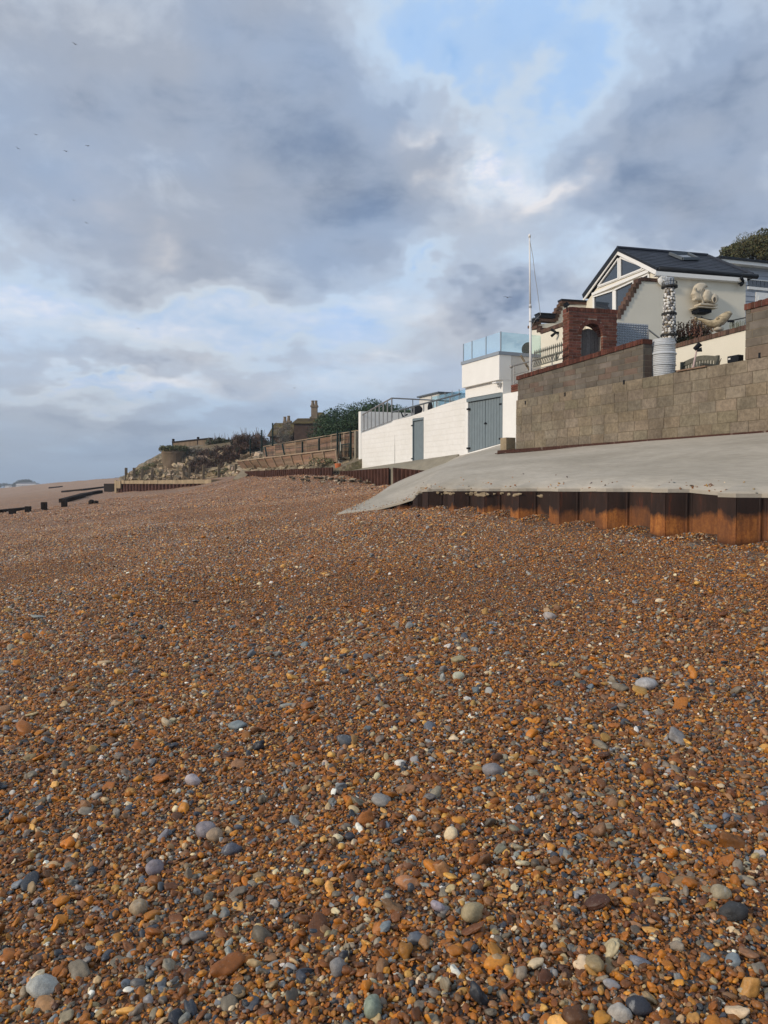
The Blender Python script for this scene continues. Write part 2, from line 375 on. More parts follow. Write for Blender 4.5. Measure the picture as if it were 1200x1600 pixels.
M['driftwood'] = (lambda t: (t.bump(t.noise(30, 6, .7, mul=(3, 1, 1)), .5, .004), t.fin(t.mix(t.ramp(t.noise(9, 6, .6, mul=(1, 1, 2.5)), [(.4, 0.), (.66, .9)]), (.56, .45, .28), (.21, .16, .10)), .7, .3))[1])(NT('carved_wood'))
M['ceramic'] = rough_mat('ribbed_ceramic', (.50, .52, .54), .08, 12, .6, .3, .003, 90)
M['panel'] = rough_mat('patterned_sheet', (.33, .36, .40), .12, 6, .5, .2, .002, 60)
M['flint'] = rough_mat('flint_stones', (1, 1, 1), .25, 30, .8, .5, .004, 60, vcol=True)
M['rock'] = rough_mat('rubble_rock', (.33, .265, .185), .4, 3, .95, .9, .04, 14, vcol=True)
M['white_small'] = rough_mat('far_white_paint', (.72, .71, .69), .05, 2, .8, 0)
M['slate_far'] = rough_mat('far_roof', (.20, .19, .19), .2, 2, .8, 0)
M['concrete_old'] = rough_mat('old_concrete', (.30, .235, .155), .3, 2.5, .95, .8, .03, 12, stain=(3, (.12, .10, .07), .55, .9))
M['slab'] = rough_mat('walkway_concrete', (.24, .215, .165), .22, 3, .95, .5, .01, 25)
M['clap'] = rough_mat('grey_cladding', (.34, .37, .42), .05, 3, .65, .1, .002, 60)
M['orange'] = rough_mat('orange_plastic', (.55, .16, .06), .1, 8, .5, 0)
M['sign'] = rough_mat('pale_sign_plate', (.55, .52, .42), .15, 12, .6, 0)
M['hidebrick'] = rough_mat('old_house_brick', (.070, .044, .032), .35, 2.0, .9, .5, .03, 10)
M['mossroof'] = rough_mat('mossy_tile_roof', (.085, .062, .040), .4, 1.2, .9, .6, .03, 9, vcol=True, stain=(.9, (.17, .135, .04), .42, .66))
def rust():
    t = NT('rusty_steel')
    sx = t.n('ShaderNodeSeparateXYZ'); t.L.new(t.pos(), sx.inputs[0])
    z = sx.outputs[2]
    h = t.math('ADD', z, t.math('MULTIPLY', t.math('SUBTRACT', t.noise(2.6, 5, .6, mul=(1, 1, .5)), .5), .55))
    dark = t.ramp(h, [(.0, 0.), (1, 1.)])
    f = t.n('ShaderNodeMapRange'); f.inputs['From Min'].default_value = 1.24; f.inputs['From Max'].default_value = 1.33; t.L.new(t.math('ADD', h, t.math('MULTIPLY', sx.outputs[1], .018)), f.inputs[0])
    streak = t.math('ADD', t.math('MULTIPLY', t.noise(16, 7, .75, mul=(1, 1, .16)), .6), t.math('MULTIPLY', t.noise(30, 6, .75), .4))
    org = t.ramp(streak, [(.30, (.10, .040, .018)), (.46, (.25, .088, .026)), (.58, (.42, .165, .042)), (.72, (.24, .11, .06))])
    org = t.mix(t.ramp(t.noise(1.4, 3, .5), [(.42, 0.), (.6, .75)]), org, (.10, .045, .026))
    top = t.ramp(t.noise(5, 6, .7, mul=(1, 1, .2)), [(.35, (.022, .014, .012)), (.6, (.040, .022, .017)), (.78, (.13, .035, .016))])
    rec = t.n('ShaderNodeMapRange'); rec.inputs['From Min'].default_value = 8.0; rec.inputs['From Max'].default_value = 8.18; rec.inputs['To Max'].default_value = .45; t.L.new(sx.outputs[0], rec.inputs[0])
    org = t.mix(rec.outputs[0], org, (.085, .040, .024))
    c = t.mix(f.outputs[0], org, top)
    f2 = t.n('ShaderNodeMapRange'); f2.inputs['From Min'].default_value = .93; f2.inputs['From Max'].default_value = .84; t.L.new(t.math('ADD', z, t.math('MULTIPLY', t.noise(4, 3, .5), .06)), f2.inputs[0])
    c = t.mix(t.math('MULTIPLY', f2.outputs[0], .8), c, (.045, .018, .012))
    t.bump(t.noise(40, 6, .7), .6, .006)
    return t.fin(c, .85, .25)
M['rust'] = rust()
M['rust_dark'] = rough_mat('dark_rusted_steel', (.075, .034, .024), .45, 3, .9, .6, .01, 30, stain=(2.0, (.022, .014, .013), .5, .8))
M['flaky'] = rough_mat('rusty_flaking_angle', (.065, .030, .022), .4, 9, .9, .6, .008, 40, stain=(7, (.42, .36, .29), .60, .78))
def leaf(name, c1, c2, tr=.25):
    t = NT(name); base = t.mix(1, t.attr('bc'), t.mix(t.noise(3, 3, .5), c1, c2), 'MULTIPLY')
    return t.fin(base, .55, .3)
M['evergreen'] = leaf('evergreen_leaf', (.028, .055, .026), (.055, .095, .04))
M['olive'] = leaf('holm_oak_leaf', (.06, .07, .03), (.15, .13, .055))
M['bramble'] = leaf('bare_bramble', (.075, .045, .033), (.11, .07, .05))
M['scrub'] = leaf('coastal_scrub', (.09, .10, .045), (.16, .15, .07))
M['hedge'] = leaf('dark_hedge', (.035, .045, .022), (.07, .065, .03))
M['succulent'] = leaf('succulent_leaf', (.16, .055, .045), (.20, .12, .075))
M['trunk'] = rough_mat('bark', (.10, .075, .05), .3, 8, .9, .5, .01, 20)
def glassy(name, c, rough=.06):
    t = NT(name); t.b.inputs['IOR'].default_value = 1.6
    return t.fin(c, rough, .8)
M['window'] = glassy('window_glass', (.03, .04, .055))
def clear_glass():
    t = NT('clear_glass'); t.nt.nodes.remove(t.b)
    tr = t.n('ShaderNodeBsdfTransparent'); tr.inputs[0].default_value = (.86, .965, .97, 1)
    gl = t.n('ShaderNodeBsdfGlossy'); gl.inputs['Roughness'].default_value = .03; gl.inputs[0].default_value = (.9, .97, 1, 1)
    fr = t.n('ShaderNodeFresnel'); fr.inputs[0].default_value = 1.5
    mx = t.n('ShaderNodeMixShader'); t.L.new(t.math('MULTIPLY', fr.outputs[0], .6), mx.inputs[0]); t.L.new(tr.outputs[0], mx.inputs[1]); t.L.new(gl.outputs[0], mx.inputs[2]); t.L.new(mx.outputs[0], t.out.inputs[0])
    return t.m
M['glass'] = clear_glass()
# ------------------------------------------------------------------ masonry
def brickcol(lo=.75, hi=1.25, tint=.08):
    k = rng.uniform(lo, hi); return (k * (1 + rng.uniform(-tint, tint)), k, k * (1 + rng.uniform(-tint, tint)))
def masonry(mb, mm, fr, a0, a1, zb, zt, rowh, bw, gap, T, colf, holes=None, d=0., proud=.008, zbot=None, bd=.05, jog=0.):
    """real blocks in stretcher bond over a mortar core; zt and zbot are functions of a"""
    ztf = zt if callable(zt) else (lambda a: zt); zbf = zbot if callable(zbot) else (lambda a: zb)
    n = max(2, int((a1 - a0) / 1.0) + 1); g = 2e-3
    aa = [a0 + g + (a1 - a0 - 2 * g) * i / (n - 1) for i in range(n)]
    if holes is None:
        mm.poly(fr, [(a, zbf(a) + g) for a in aa] + [(a, ztf(a) - g) for a in reversed(aa)], d - proud, d - T)
    zmax = max(ztf(a0), ztf(a1), ztf((a0 + a1) / 2)); row = 0; z = zb
    while z < zmax - .01:
        z1 = z + rowh - gap; a = a0 - (bw / 2 if row % 2 else 0) - rng.uniform(0, jog)
        while a < a1:
            w = bw * (1 + rng.uniform(-jog, jog)); s0, s1 = max(a, a0), min(a + w - gap, a1); a += w
            if s1 - s0 < .02: continue
            segs = [(s0, s1)]
            if holes:
                for h0, h1 in holes((z + z1) / 2):
                    new = []
                    for p, q in segs:
                        if h1 <= p or h0 >= q: new.append((p, q))
                        else:
                            if h0 > p: new.append((p, h0))
                            if h1 < q: new.append((h1, q))
                    segs = new
            for p, q in segs:
                if q - p < .02: continue
                b0, b1 = max(z, zbf(p)), max(z, zbf(q)); t0, t1 = min(z1, ztf(p)), min(z1, ztf(q))
                if min(t0 - b0, t1 - b1) < .012: continue
                dd = d + rng.uniform(-.003, .003) ; P = fr.P
                mb.hexa([P(p, b0, dd), P(q, b1, dd), P(q, b1, dd - bd), P(p, b0, dd - bd), P(p, t0, dd), P(q, t1, dd), P(q, t1, dd - bd), P(p, t0, dd - bd)], colf())
        z += rowh; row += 1
def soldiers(mb, fr, a0, a1, zf, h, w, T, d, colf, gap=.008):
    """a course of bricks on edge following height zf(a)"""
    n = max(1, round((a1 - a0) / w)); w = (a1 - a0) / n
    for i in range(n):
        p, q = a0 + i * w + gap / 2, a0 + (i + 1) * w - gap / 2; j = rng.uniform(-.004, .004); P = fr.P
        b0, b1 = zf(p) + .001, zf(q) + .001
        mb.hexa([P(p, b0, d + j), P(q, b1, d + j), P(q, b1, d - T), P(p, b0, d - T), P(p, b0 + h + j, d + j), P(q, b1 + h + j, d + j), P(q, b1 + h + j, d - T), P(p, b0 + h + j, d - T)], colf())
def proj(p):
    d = Vector(p) - Vector((0, 0, CZ)); Mi = (Matrix.Rotation(-YAW, 3, 'Z') @ Matrix.Rotation(R(90) + PITCH, 3, 'X')).inverted(); q = Mi @ d
    return round(600 + F * q.x / -q.z, 1), round(800 - F * q.y / -q.z, 1)

# ------------------------------------------------------------------ beach sheet
def leaf_mesh(name, centers, sizes, cols, mat, parent=None, up=0., seed=1, aspect=.55, off=None):
    r = np.random.default_rng(seed); n = len(centers)
    d1 = r.normal(size=(n, 3)); d1[:, 2] += up; d1 /= np.linalg.norm(d1, axis=1)[:, None]
    d2 = np.cross(d1, r.normal(size=(n, 3))); d2 /= np.linalg.norm(d2, axis=1)[:, None]
    s = sizes[:, None]; c = centers
    q = np.stack([c - d1 * s * .5, c + d2 * s * aspect * .5, c + d1 * s * .5, c - d2 * s * aspect * .5], 1).reshape(-1, 3)
    if parent is not None: off = np.array(WORLD_OFF[(parent if parent.parent is None else parent.parent).name])
    elif off is None: off = np.array([q[:, 0].mean(), q[:, 1].mean(), q[:, 2].min()])
    q = q - np.array(off); me = bpy.data.meshes.new(name)
    me.vertices.add(4 * n); me.vertices.foreach_set("co", q.astype(np.float32).ravel())
    me.loops.add(4 * n); me.loops.foreach_set("vertex_index", np.arange(4 * n, dtype=np.int32))
    me.polygons.add(n); me.polygons.foreach_set("loop_start", np.arange(0, 4 * n, 4, dtype=np.int32)); me.polygons.foreach_set("loop_total", np.full(n, 4, dtype=np.int32))
    me.update(); me.validate()
    ca = me.color_attributes.new("bc", 'FLOAT_COLOR', 'POINT')
    cc = np.repeat(np.concatenate([cols, np.ones((n, 1))], 1), 4, 0).astype(np.float32); ca.data.foreach_set("color", cc.ravel())
    me.materials.append(mat); o = bpy.data.objects.new(name, me); col.objects.link(o)
    if parent is None: o.location = tuple(off); WORLD_OFF[o.name] = Vector(off)
    else: o.parent = parent
    return o
def crown_points(clumps, n, seed, shell=.55):
    """clumps: (x,y,z,rx,ry,rz); points mostly near each clump's surface"""
    r = np.random.default_rng(seed); cl = np.array(clumps); w = cl[:, 3] * cl[:, 4] + .01; k = r.choice(len(cl), n, p=w / w.sum())
    d = r.normal(size=(n, 3)); d /= np.linalg.norm(d, axis=1)[:, None]; rad = shell + (1.06 - shell) * r.random(n) ** .6
    p = cl[k, :3] + d * cl[k, 3:6] * rad[:, None]
    tone = (.75 + .5 * r.random(len(cl)))[k] * (.7 + .6 * r.random(n)); c = np.stack([tone * (1 + .15 * r.normal(size=n)), tone, tone], 1)
    return p, np.clip(c, .2, 2.2)
def sub_clumps(c, rad, n, size, seed, zmin=-.2):
    r = random.Random(seed); out = []
    for i in range(n):
        while True:
            d = Vector((r.gauss(0, 1), r.gauss(0, 1), r.gauss(0, 1))).normalized()
            if d.z > zmin: break
        k = r.uniform(.55, .95); s = size * r.uniform(.6, 1.3)
        out.append((c[0] + d.x * rad[0] * k, c[1] + d.y * rad[1] * k, c[2] + d.z * rad[2] * k, s, s, s * .8))
    return out

def grid_mesh(name, X, Y, zf, mat, smooth=True):
    """height sheet over a list of xs per y row"""
    ny, nx = len(Y), X.shape[1]; YY = np.repeat(np.array(Y)[:, None], nx, 1); ZZ = zf(X, YY)
    v = np.stack([X, YY, ZZ], 2).reshape(-1, 3); me = bpy.data.meshes.new(name)
    idx = np.arange(ny * nx).reshape(ny, nx); q = np.stack([idx[:-1, :-1], idx[:-1, 1:], idx[1:, 1:], idx[1:, :-1]], 2).reshape(-1, 4)
    me.vertices.add(len(v)); me.vertices.foreach_set("co", v.astype(np.float32).ravel())
    me.loops.add(q.size); me.loops.foreach_set("vertex_index", q.astype(np.int32).ravel())
    me.polygons.add(len(q)); me.polygons.foreach_set("loop_start", np.arange(0, q.size, 4, dtype=np.int32)); me.polygons.foreach_set("loop_total", np.full(len(q), 4, dtype=np.int32))
    me.update(); me.validate(); me.polygons.foreach_set("use_smooth", [smooth] * len(me.polygons)); me.materials.append(mat)
    o = bpy.data.objects.new(name, me); col.objects.link(o); return o

def beach_mat():
    t = NT('shingle')
    pos = t.pos()
    def vor(scale):
        v = t.n('ShaderNodeTexVoronoi'); v.inputs['Scale'].default_value = scale; t.L.new(pos, v.inputs['Vector']); return v
    pal = [(0, (.18, .068, .022)), (.12, (.30, .12, .034)), (.30, (.40, .18, .055)), (.46, (.23, .10, .04)), (.58, (.42, .24, .105)), (.68, (.11, .095, .085)), (.76, (.20, .19, .19)), (.84, (.05, .052, .062)), (.90, (.33, .28, .22)), (.96, (.55, .50, .42)), (1, (.22, .10, .04))]
    v1 = vor(42); s1 = t.n('ShaderNodeSeparateXYZ'); t.L.new(v1.outputs['Color'], s1.inputs[0])
    v2 = vor(17); s2 = t.n('ShaderNodeSeparateXYZ'); t.L.new(v2.outputs['Color'], s2.inputs[0])
    v3 = vor(5.5); s3 = t.n('ShaderNodeSeparateXYZ'); t.L.new(v3.outputs['Color'], s3.inputs[0])
    c1 = t.ramp(s1.outputs[0], pal, 'CONSTANT'); c2 = t.ramp(s2.outputs[0], pal, 'CONSTANT'); c3 = t.ramp(s3.outputs[0], pal, 'CONSTANT')
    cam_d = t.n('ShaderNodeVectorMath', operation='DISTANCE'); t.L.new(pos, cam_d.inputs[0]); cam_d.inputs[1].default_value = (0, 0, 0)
    # coarser shingle is what still reads at distance
    f1 = t.n('ShaderNodeMapRange'); f1.inputs['From Min'].default_value = 12; f1.inputs['From Max'].default_value = 30; t.L.new(cam_d.outputs['Value'], f1.inputs[0])
    c = t.mix(t.math('MULTIPLY', f1.outputs[0], .75), c1, c2)
    big = t.ramp(s3.outputs[1], [(.80, 0.), (.84, .6)]); c = t.mix(big, c, c3)
    # drifts of finer orange and coarser grey stones
    dr = t.noise(.33, 5, .6, mul=(1.6, .6, 1)); c = t.mix(t.ramp(dr, [(.44, 0.), (.66, .38)]), c, t.mix(1, c, (.80, .88, 1.10), 'MULTIPLY'))
    dr2 = t.noise(.11, 5, .6, mul=(2.2, .5, 1)); c = t.mix(1, c, t.ramp(dr2, [(.3, (.80, .80, .80)), (.7, (1.12, 1.08, 1.04))]), 'MULTIPLY')
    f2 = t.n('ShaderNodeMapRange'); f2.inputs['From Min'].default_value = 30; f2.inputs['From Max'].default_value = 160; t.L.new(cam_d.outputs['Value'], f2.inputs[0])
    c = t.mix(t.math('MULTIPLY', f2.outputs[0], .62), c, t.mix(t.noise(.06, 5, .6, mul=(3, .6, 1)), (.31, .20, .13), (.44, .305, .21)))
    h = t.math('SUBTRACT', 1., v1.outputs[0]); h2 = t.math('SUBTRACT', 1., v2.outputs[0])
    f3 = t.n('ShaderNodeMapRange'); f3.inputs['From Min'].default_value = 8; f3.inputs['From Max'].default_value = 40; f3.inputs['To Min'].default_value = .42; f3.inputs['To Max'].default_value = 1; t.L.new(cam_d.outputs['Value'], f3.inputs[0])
    c = t.mix(1, c, f3.outputs[0], 'MULTIPLY')  # near ground darkened to paint the shade in gaps between pebbles
    t.bump(t.math('ADD', h, t.math('MULTIPLY', h2, 1.6)), .8, .02)
    return t.fin(c, .75, .35)
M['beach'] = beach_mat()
ys = np.concatenate([np.arange(-8, 40, .35), 40 * 1.035 ** np.arange(0, 108)])
xs01 = np.linspace(0, 1, 150)
X = np.stack([(-25 - max(y, 0) * .35) + xs01 * (25 + max(y, 0) * .35 + 24 + max(y, 0) * .45) for y in ys])
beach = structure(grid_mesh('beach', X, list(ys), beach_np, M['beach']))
# sea level sheet beyond the beach, out of view to the left, and the ground sheet to the horizon
def ground_mat():
    t = NT('far_ground'); return t.fin(t.ramp(t.noise(.01, 5, .6), [(.3, (.16, .12, .08)), (.7, (.22, .19, .12))]), .95, .2)
g = MB(); g.box((100, 950, -6.3), (3300, 2200, .4)); structure(g.build('ground', ground_mat()))

# ------------------------------------------------------------------ pebbles
def pebbles():
    r = np.random.default_rng(11); P = []; S = []
    def coarse(x, y):
        a = np.sin(x * 1.3 + np.sin(y * .8) * 1.7) * np.sin(y * .9 + 1.3 * np.sin(x * .7) + .5)
        b = np.sin(x * .55 + y * .32 + .9 * np.sin(y * .37 + 1)) + .6 * np.sin(x * .31 - y * .62 + 2 + np.sin(x * .9))
        return np.clip(.45 * a + .55 * b, -1, 1)
    def ring(r0, r1, dens, smin, smax, sig, hi=R(58), lo=R(-10)):
        area = .5 * (r1 * r1 - r0 * r0) * (hi - lo); n = int(area * dens)
        rr = np.sqrt(r.random(n) * (r1 * r1 - r0 * r0) + r0 * r0); a = lo + (hi - lo) * r.random(n)
        x, y = rr * np.sin(a), rr * np.cos(a)
        # patches of coarser and finer stones
        patch = coarse(x, y)
        s = np.clip(np.exp(r.normal(0, sig, n)) * (smin + smax) / 2 * (1 + .28 * patch), smin * .7, smax * 1.9)
        keep = (x < 8.0) | (y > 17.5)
        keep &= x < 14.0
        P.append(np.stack([x[keep], y[keep]], 1)); S.append(s[keep])
    ring(1.2, 3.2, 8200, .0043, .0076, .34)
    ring(1.2, 3.2, 520, .010, .015, .28)
    ring(3.2, 6.0, 6600, .0050, .0084, .34)
    ring(3.2, 6.0, 300, .011, .017, .28)
    ring(6.0, 10., 3600, .0062, .0094, .34)
    ring(6.0, 10., 150, .014, .022, .25)
    ring(10., 17, 1500, .0090, .0130, .33)
    ring(17., 30, 620, .0115, .0165, .33)
    ring(30., 55, 110, .020, .027, .35)
    ring(1.2, 6, 34, .019, .026, .25); ring(6, 17, 13, .022, .032, .25)
    P = np.concatenate(P); S = np.concatenate(S) * .92; n0 = len(P); z = beach_np(P[:, 0], P[:, 1])
    # stray stones kicked up on to the concrete
    ex = np.array(STRAY); P = np.concatenate([P, ex[:, :2]]); S = np.concatenate([S, r.uniform(.008, .02, len(ex))]); z = np.concatenate([z, ex[:, 2]]); n = len(P)
    asp = np.stack([1 + .25 * r.normal(size=n), .78 + .12 * r.normal(size=n), .55 + .12 * r.normal(size=n)], 1).clip(.35, 1.7)
    sc = S[:, None] * asp
    rot = np.stack([r.normal(0, .45, n), r.normal(0, .45, n), r.random(n) * 6.283], 1)
    # stand the stones on each other: jitter in height
    pos = np.stack([P[:, 0], P[:, 1], z + S * (.05 + .75 * r.random(n) ** 1.5)], 1)
    pal = np.array([(.335, .130, .030), (.43, .195, .050), (.235, .088, .024), (.125, .052, .021), (.50, .285, .100), (.39, .285, .165), (.55, .45, .31), (.19, .16, .125), (.26, .255, .25), (.13, .145, .165), (.045, .05, .062), (.66, .63, .58), (.24, .13, .07)])
    w = np.array([.24, .085, .24, .17, .03, .035, .016, .065, .026, .016, .035, .012, .12])
    wb = np.array([.15, .05, .16, .12, .05, .07, .03, .15, .07, .035, .06, .010, .11])
    k = r.choice(len(pal), n, p=w / w.sum()); kb = r.choice(len(pal), n, p=wb / wb.sum()); big = S > .0145
    gp = coarse(P[:, 0], P[:, 1]) 
    big |= (r.random(n) < np.clip(.03 + gp * .26, 0, .3))
    k = np.where(big, kb, k)
    c = pal[k] * ((.45 + .85 * r.random(n)) * (1 + .35 * np.clip((np.hypot(P[:, 0], P[:, 1]) - 6) / 25, 0, 1)))[:, None] * np.array([1.0, .99, .95]); lum = c.mean(1, keepdims=True); c = np.clip(lum + (c - lum) * 1.15, .006, 1) * 1.02 * (1 + .03 * r.normal(size=(n, 3))); fd = (.55 * np.clip((np.hypot(P[:, 0], P[:, 1]) - 9) / 26, 0, 1))[:, None]; c = c * (1 - fd) + np.array([.365, .208, .128]) * (.75 + .5 * r.random(n))[:, None] * fd; c = np.clip(c, .01, .85)
    me = bpy.data.meshes.new('pebbles'); me.vertices.add(n); me.vertices.foreach_set("co", pos.astype(np.float32).ravel())
    for nm, arr in (('psc', sc), ('prot', rot)):
        a = me.attributes.new(nm, 'FLOAT_VECTOR', 'POINT'); a.data.foreach_set("vector", arr.astype(np.float32).ravel())
    a = me.attributes.new('pcol', 'FLOAT_COLOR', 'POINT'); a.data.foreach_set("color", np.concatenate([c, np.ones((n, 1))], 1).astype(np.float32).ravel())
    a = me.attributes.new('pk', 'INT', 'POINT'); a.data.foreach_set("value", r.integers(0, 7, n).astype(np.int32))
    me.update(); o = bpy.data.objects.new('pebbles', me); col.objects.link(o)
    t = NT('pebble'); cc = t.attr('pcol', 'INSTANCER'); tc = t.n('ShaderNodeTexCoord').outputs['Object']
    base = t.mix(1, cc, t.ramp(t.noise(90, 4, .65), [(.3, .78), (.7, 1.25)]), 'MULTIPLY')
    base = t.mix(t.ramp(t.noise(160, 3, .6), [(.60, 0.), (.72, .35)]), base, (.35, .30, .24))
    t.bump(t.noise(260, 4, .6), .25, .002)
    mat = t.fin(base, .55, .45)
    ng = bpy.data.node_groups.new('pebbles', 'GeometryNodeTree')
    ng.interface.new_socket('Geometry', in_out='INPUT', socket_type='NodeSocketGeometry'); ng.interface.new_socket('Geometry', in_out='OUTPUT', socket_type='NodeSocketGeometry')
    A = lambda ty: ng.nodes.new(ty); L = ng.links.new
    gi, go = A('NodeGroupInput'), A('NodeGroupOutput'); g2i = A('GeometryNodeGeometryToInstance')
    for i in range(7):
        ico = A('GeometryNodeMeshIcoSphere'); ico.inputs['Radius'].default_value = 1; ico.inputs['Subdivisions'].default_value = 3
        sp = A('GeometryNodeSetPosition'); L(ico.outputs[0], sp.inputs['Geometry'])
        nz = A('ShaderNodeTexNoise'); nz.inputs['Scale'].default_value = .75; nz.inputs['Detail'].default_value = 1.5; nz.noise_dimensions = '4D'; nz.inputs['W'].default_value = i * 7.3 + 1
        nrm = A('GeometryNodeInputNormal'); ma = A('ShaderNodeMath'); ma.operation = 'SUBTRACT'; L(nz.outputs[0], ma.inputs[0]); ma.inputs[1].default_value = .5
        mu = A('ShaderNodeMath'); mu.operation = 'MULTIPLY'; L(ma.outputs[0], mu.inputs[0]); mu.inputs[1].default_value = 1.7 if i < 5 else 2.6
        vs_ = A('ShaderNodeVectorMath'); vs_.operation = 'SCALE'; L(nrm.outputs[0], vs_.inputs[0]); L(mu.outputs[0], vs_.inputs['Scale']); L(vs_.outputs[0], sp.inputs['Offset'])
        ss = A('GeometryNodeSetShadeSmooth'); L(sp.outputs[0], ss.inputs[0]); sm = A('GeometryNodeSetMaterial'); sm.inputs['Material'].default_value = mat; L(ss.outputs[0], sm.inputs[0])
        L(sm.outputs[0], g2i.inputs[0])
    def na(nm, ty):
        x = A('GeometryNodeInputNamedAttribute'); x.data_type = ty; x.inputs[0].default_value = nm; return x.outputs[0]
    iop = A('GeometryNodeInstanceOnPoints'); L(gi.outputs[0], iop.inputs['Points']); L(g2i.outputs[0], iop.inputs['Instance']); iop.inputs['Pick Instance'].default_value = True
    L(na('pk', 'INT'), iop.inputs['Instance Index']); L(na('psc', 'FLOAT_VECTOR'), iop.inputs['Scale'])
    er = A('FunctionNodeEulerToRotation'); L(na('prot', 'FLOAT_VECTOR'), er.inputs[0]); L(er.outputs[0], iop.inputs['Rotation'])
    L(iop.outputs[0], go.inputs[0])
    md = o.modifiers.new('pebbles', 'NODES'); md.node_group = ng
    tag(o, 'loose orange brown and grey flint pebbles covering the near beach', 'pebbles', kind='stuff')
    print('pebbles', n)
    return mat
# ------------------------------------------------------------------ single large stones one can point at
def stones():
    t = NT('large_stone')
    base = t.mix(1, t.attr('bc'), t.ramp(t.noise(40, 6, .7), [(.3, .68), (.7, 1.3)]), 'MULTIPLY')
    base = t.mix(t.ramp(t.noise(22, 5, .6, dist=1.5), [(.60, 0.), (.66, .45)]), base, (.42, .41, .39)); t.bump(t.noise(90, 6, .65), .5, .006)
    mat = t.fin(base, .6, .4)
    G = (.20, .205, .20); DG = (.085, .09, .095); T = (.30, .24, .15); P = (.38, .365, .32); O = (.42, .20, .07); K = (.035, .035, .042)
    L = [(66, 1545, 42, 27, P, 'pale lilac grey cobble with a dark notch near the bottom left corner of the beach'),
         (241, 1358, 27, 25, G, 'round blue grey cobble alone among orange pebbles, left of the lower centre'),
         (320, 1300, 30, 26, G, 'grey oval cobble touching a tan one, left foreground shingle'),
         (335, 1307, 25, 22, T, 'tan rounded cobble tucked against the grey oval one, left foreground shingle'),
         (301, 1221, 25, 20, P, 'pale grey round cobble highest of the left foreground group'),
         (362, 1328, 30, 19, DG, 'dark blue grey flat cobble just below the pair of grey and tan cobbles'),
         (738, 1428, 40, 30, T, 'large olive tan cobble below the middle of the beach'),
         (637, 1381, 38, 18, O, 'long orange wedge shaped stone lying flat below the beach centre'),
         (771, 1205, 34, 22, G, 'blue grey angular cobble right of the beach centre'),
         (540, 1157, 30, 18, DG, 'dark blue grey stone with a pointed top at the beach centre'),
         (1010, 1071, 32, 20, P, 'pale grey flat cobble on the right side of the middle beach'),
         (717, 1031, 26, 14, T, 'olive oval stone upper of two lying close together in mid beach'),
         (716, 1057, 22, 14, P, 'pale grey stone lower of two lying close together in mid beach'),
         (858, 963, 22, 13, P, 'light grey stone on the shingle in front of the rusty piles'),
         (372, 1134, 28, 14, G, 'grey flattened cobble in the left middle of the beach'),
         (1126, 1397, 27, 21, T, 'smooth beige egg shaped cobble near the right edge of the beach'),
         (1147, 1426, 38, 26, K, 'black angular flint beside the beige egg shaped cobble'),
         (998, 1576, 36, 26, K, 'black oval flint at the bottom edge right of the centre'),
         (968, 1584, 28, 24, P, 'pale grey cobble next to the black oval flint at the bottom edge'),
         (583, 1577, 26, 32, (.24, .25, .18), 'olive green upright cobble at the bottom edge near the centre'),
         (527, 1515, 22, 28, G, 'grey egg shaped cobble standing on end near the bottom centre'),
         (216, 1420, 27, 26, T, 'knobbly tan flint in the left foreground')]
    r = random.Random(5)
    for i, (px, py, w, h, c, lab) in enumerate(L):
        p = on_beach(px, py + h * .25); Z = (p - Vector((0, 0, CZ))).length * .93; a = w / F * Z / 2; b = h / F * Z / 2
        bm = MB(); N = 18
        for ring in range(1, N // 2 + 4):
            pass
        m = 12; seed = Vector((i * 3.1, i * 1.7, 0)); vs = []
        c2 = tuple(k * r.uniform(.9, 1.1) for k in c)
        bm.blob((0, 0, 0), (1, 1, 1), n=18, m=m, col=c2)
        rz = r.uniform(-.4, .4) - YAW; Mx = Matrix.Rotation(rz, 3, 'Z') @ Matrix.Rotation(r.uniform(-.15, .15), 3, 'Y')
        out = []
        for v in bm.v:
            v = Vector(v); k = 1 + .35 * mnoise.noise(v * .9 + seed) + .08 * mnoise.noise(v * 2.6 + seed)
            v = v * k; q = Mx @ Vector((v.x * a, v.y * max(b, a * .8), v.z * b * .95)); out.append(tuple(q + Vector((p.x, p.y, bz(p.x, p.y) + b * .62))))
        bm.v = out
        o = bm.build('cobble' if 'cobble' in lab else 'stone', mat, smooth=True); tag(o, lab, 'stone', 'larger stones lying on the shingle')
stones()

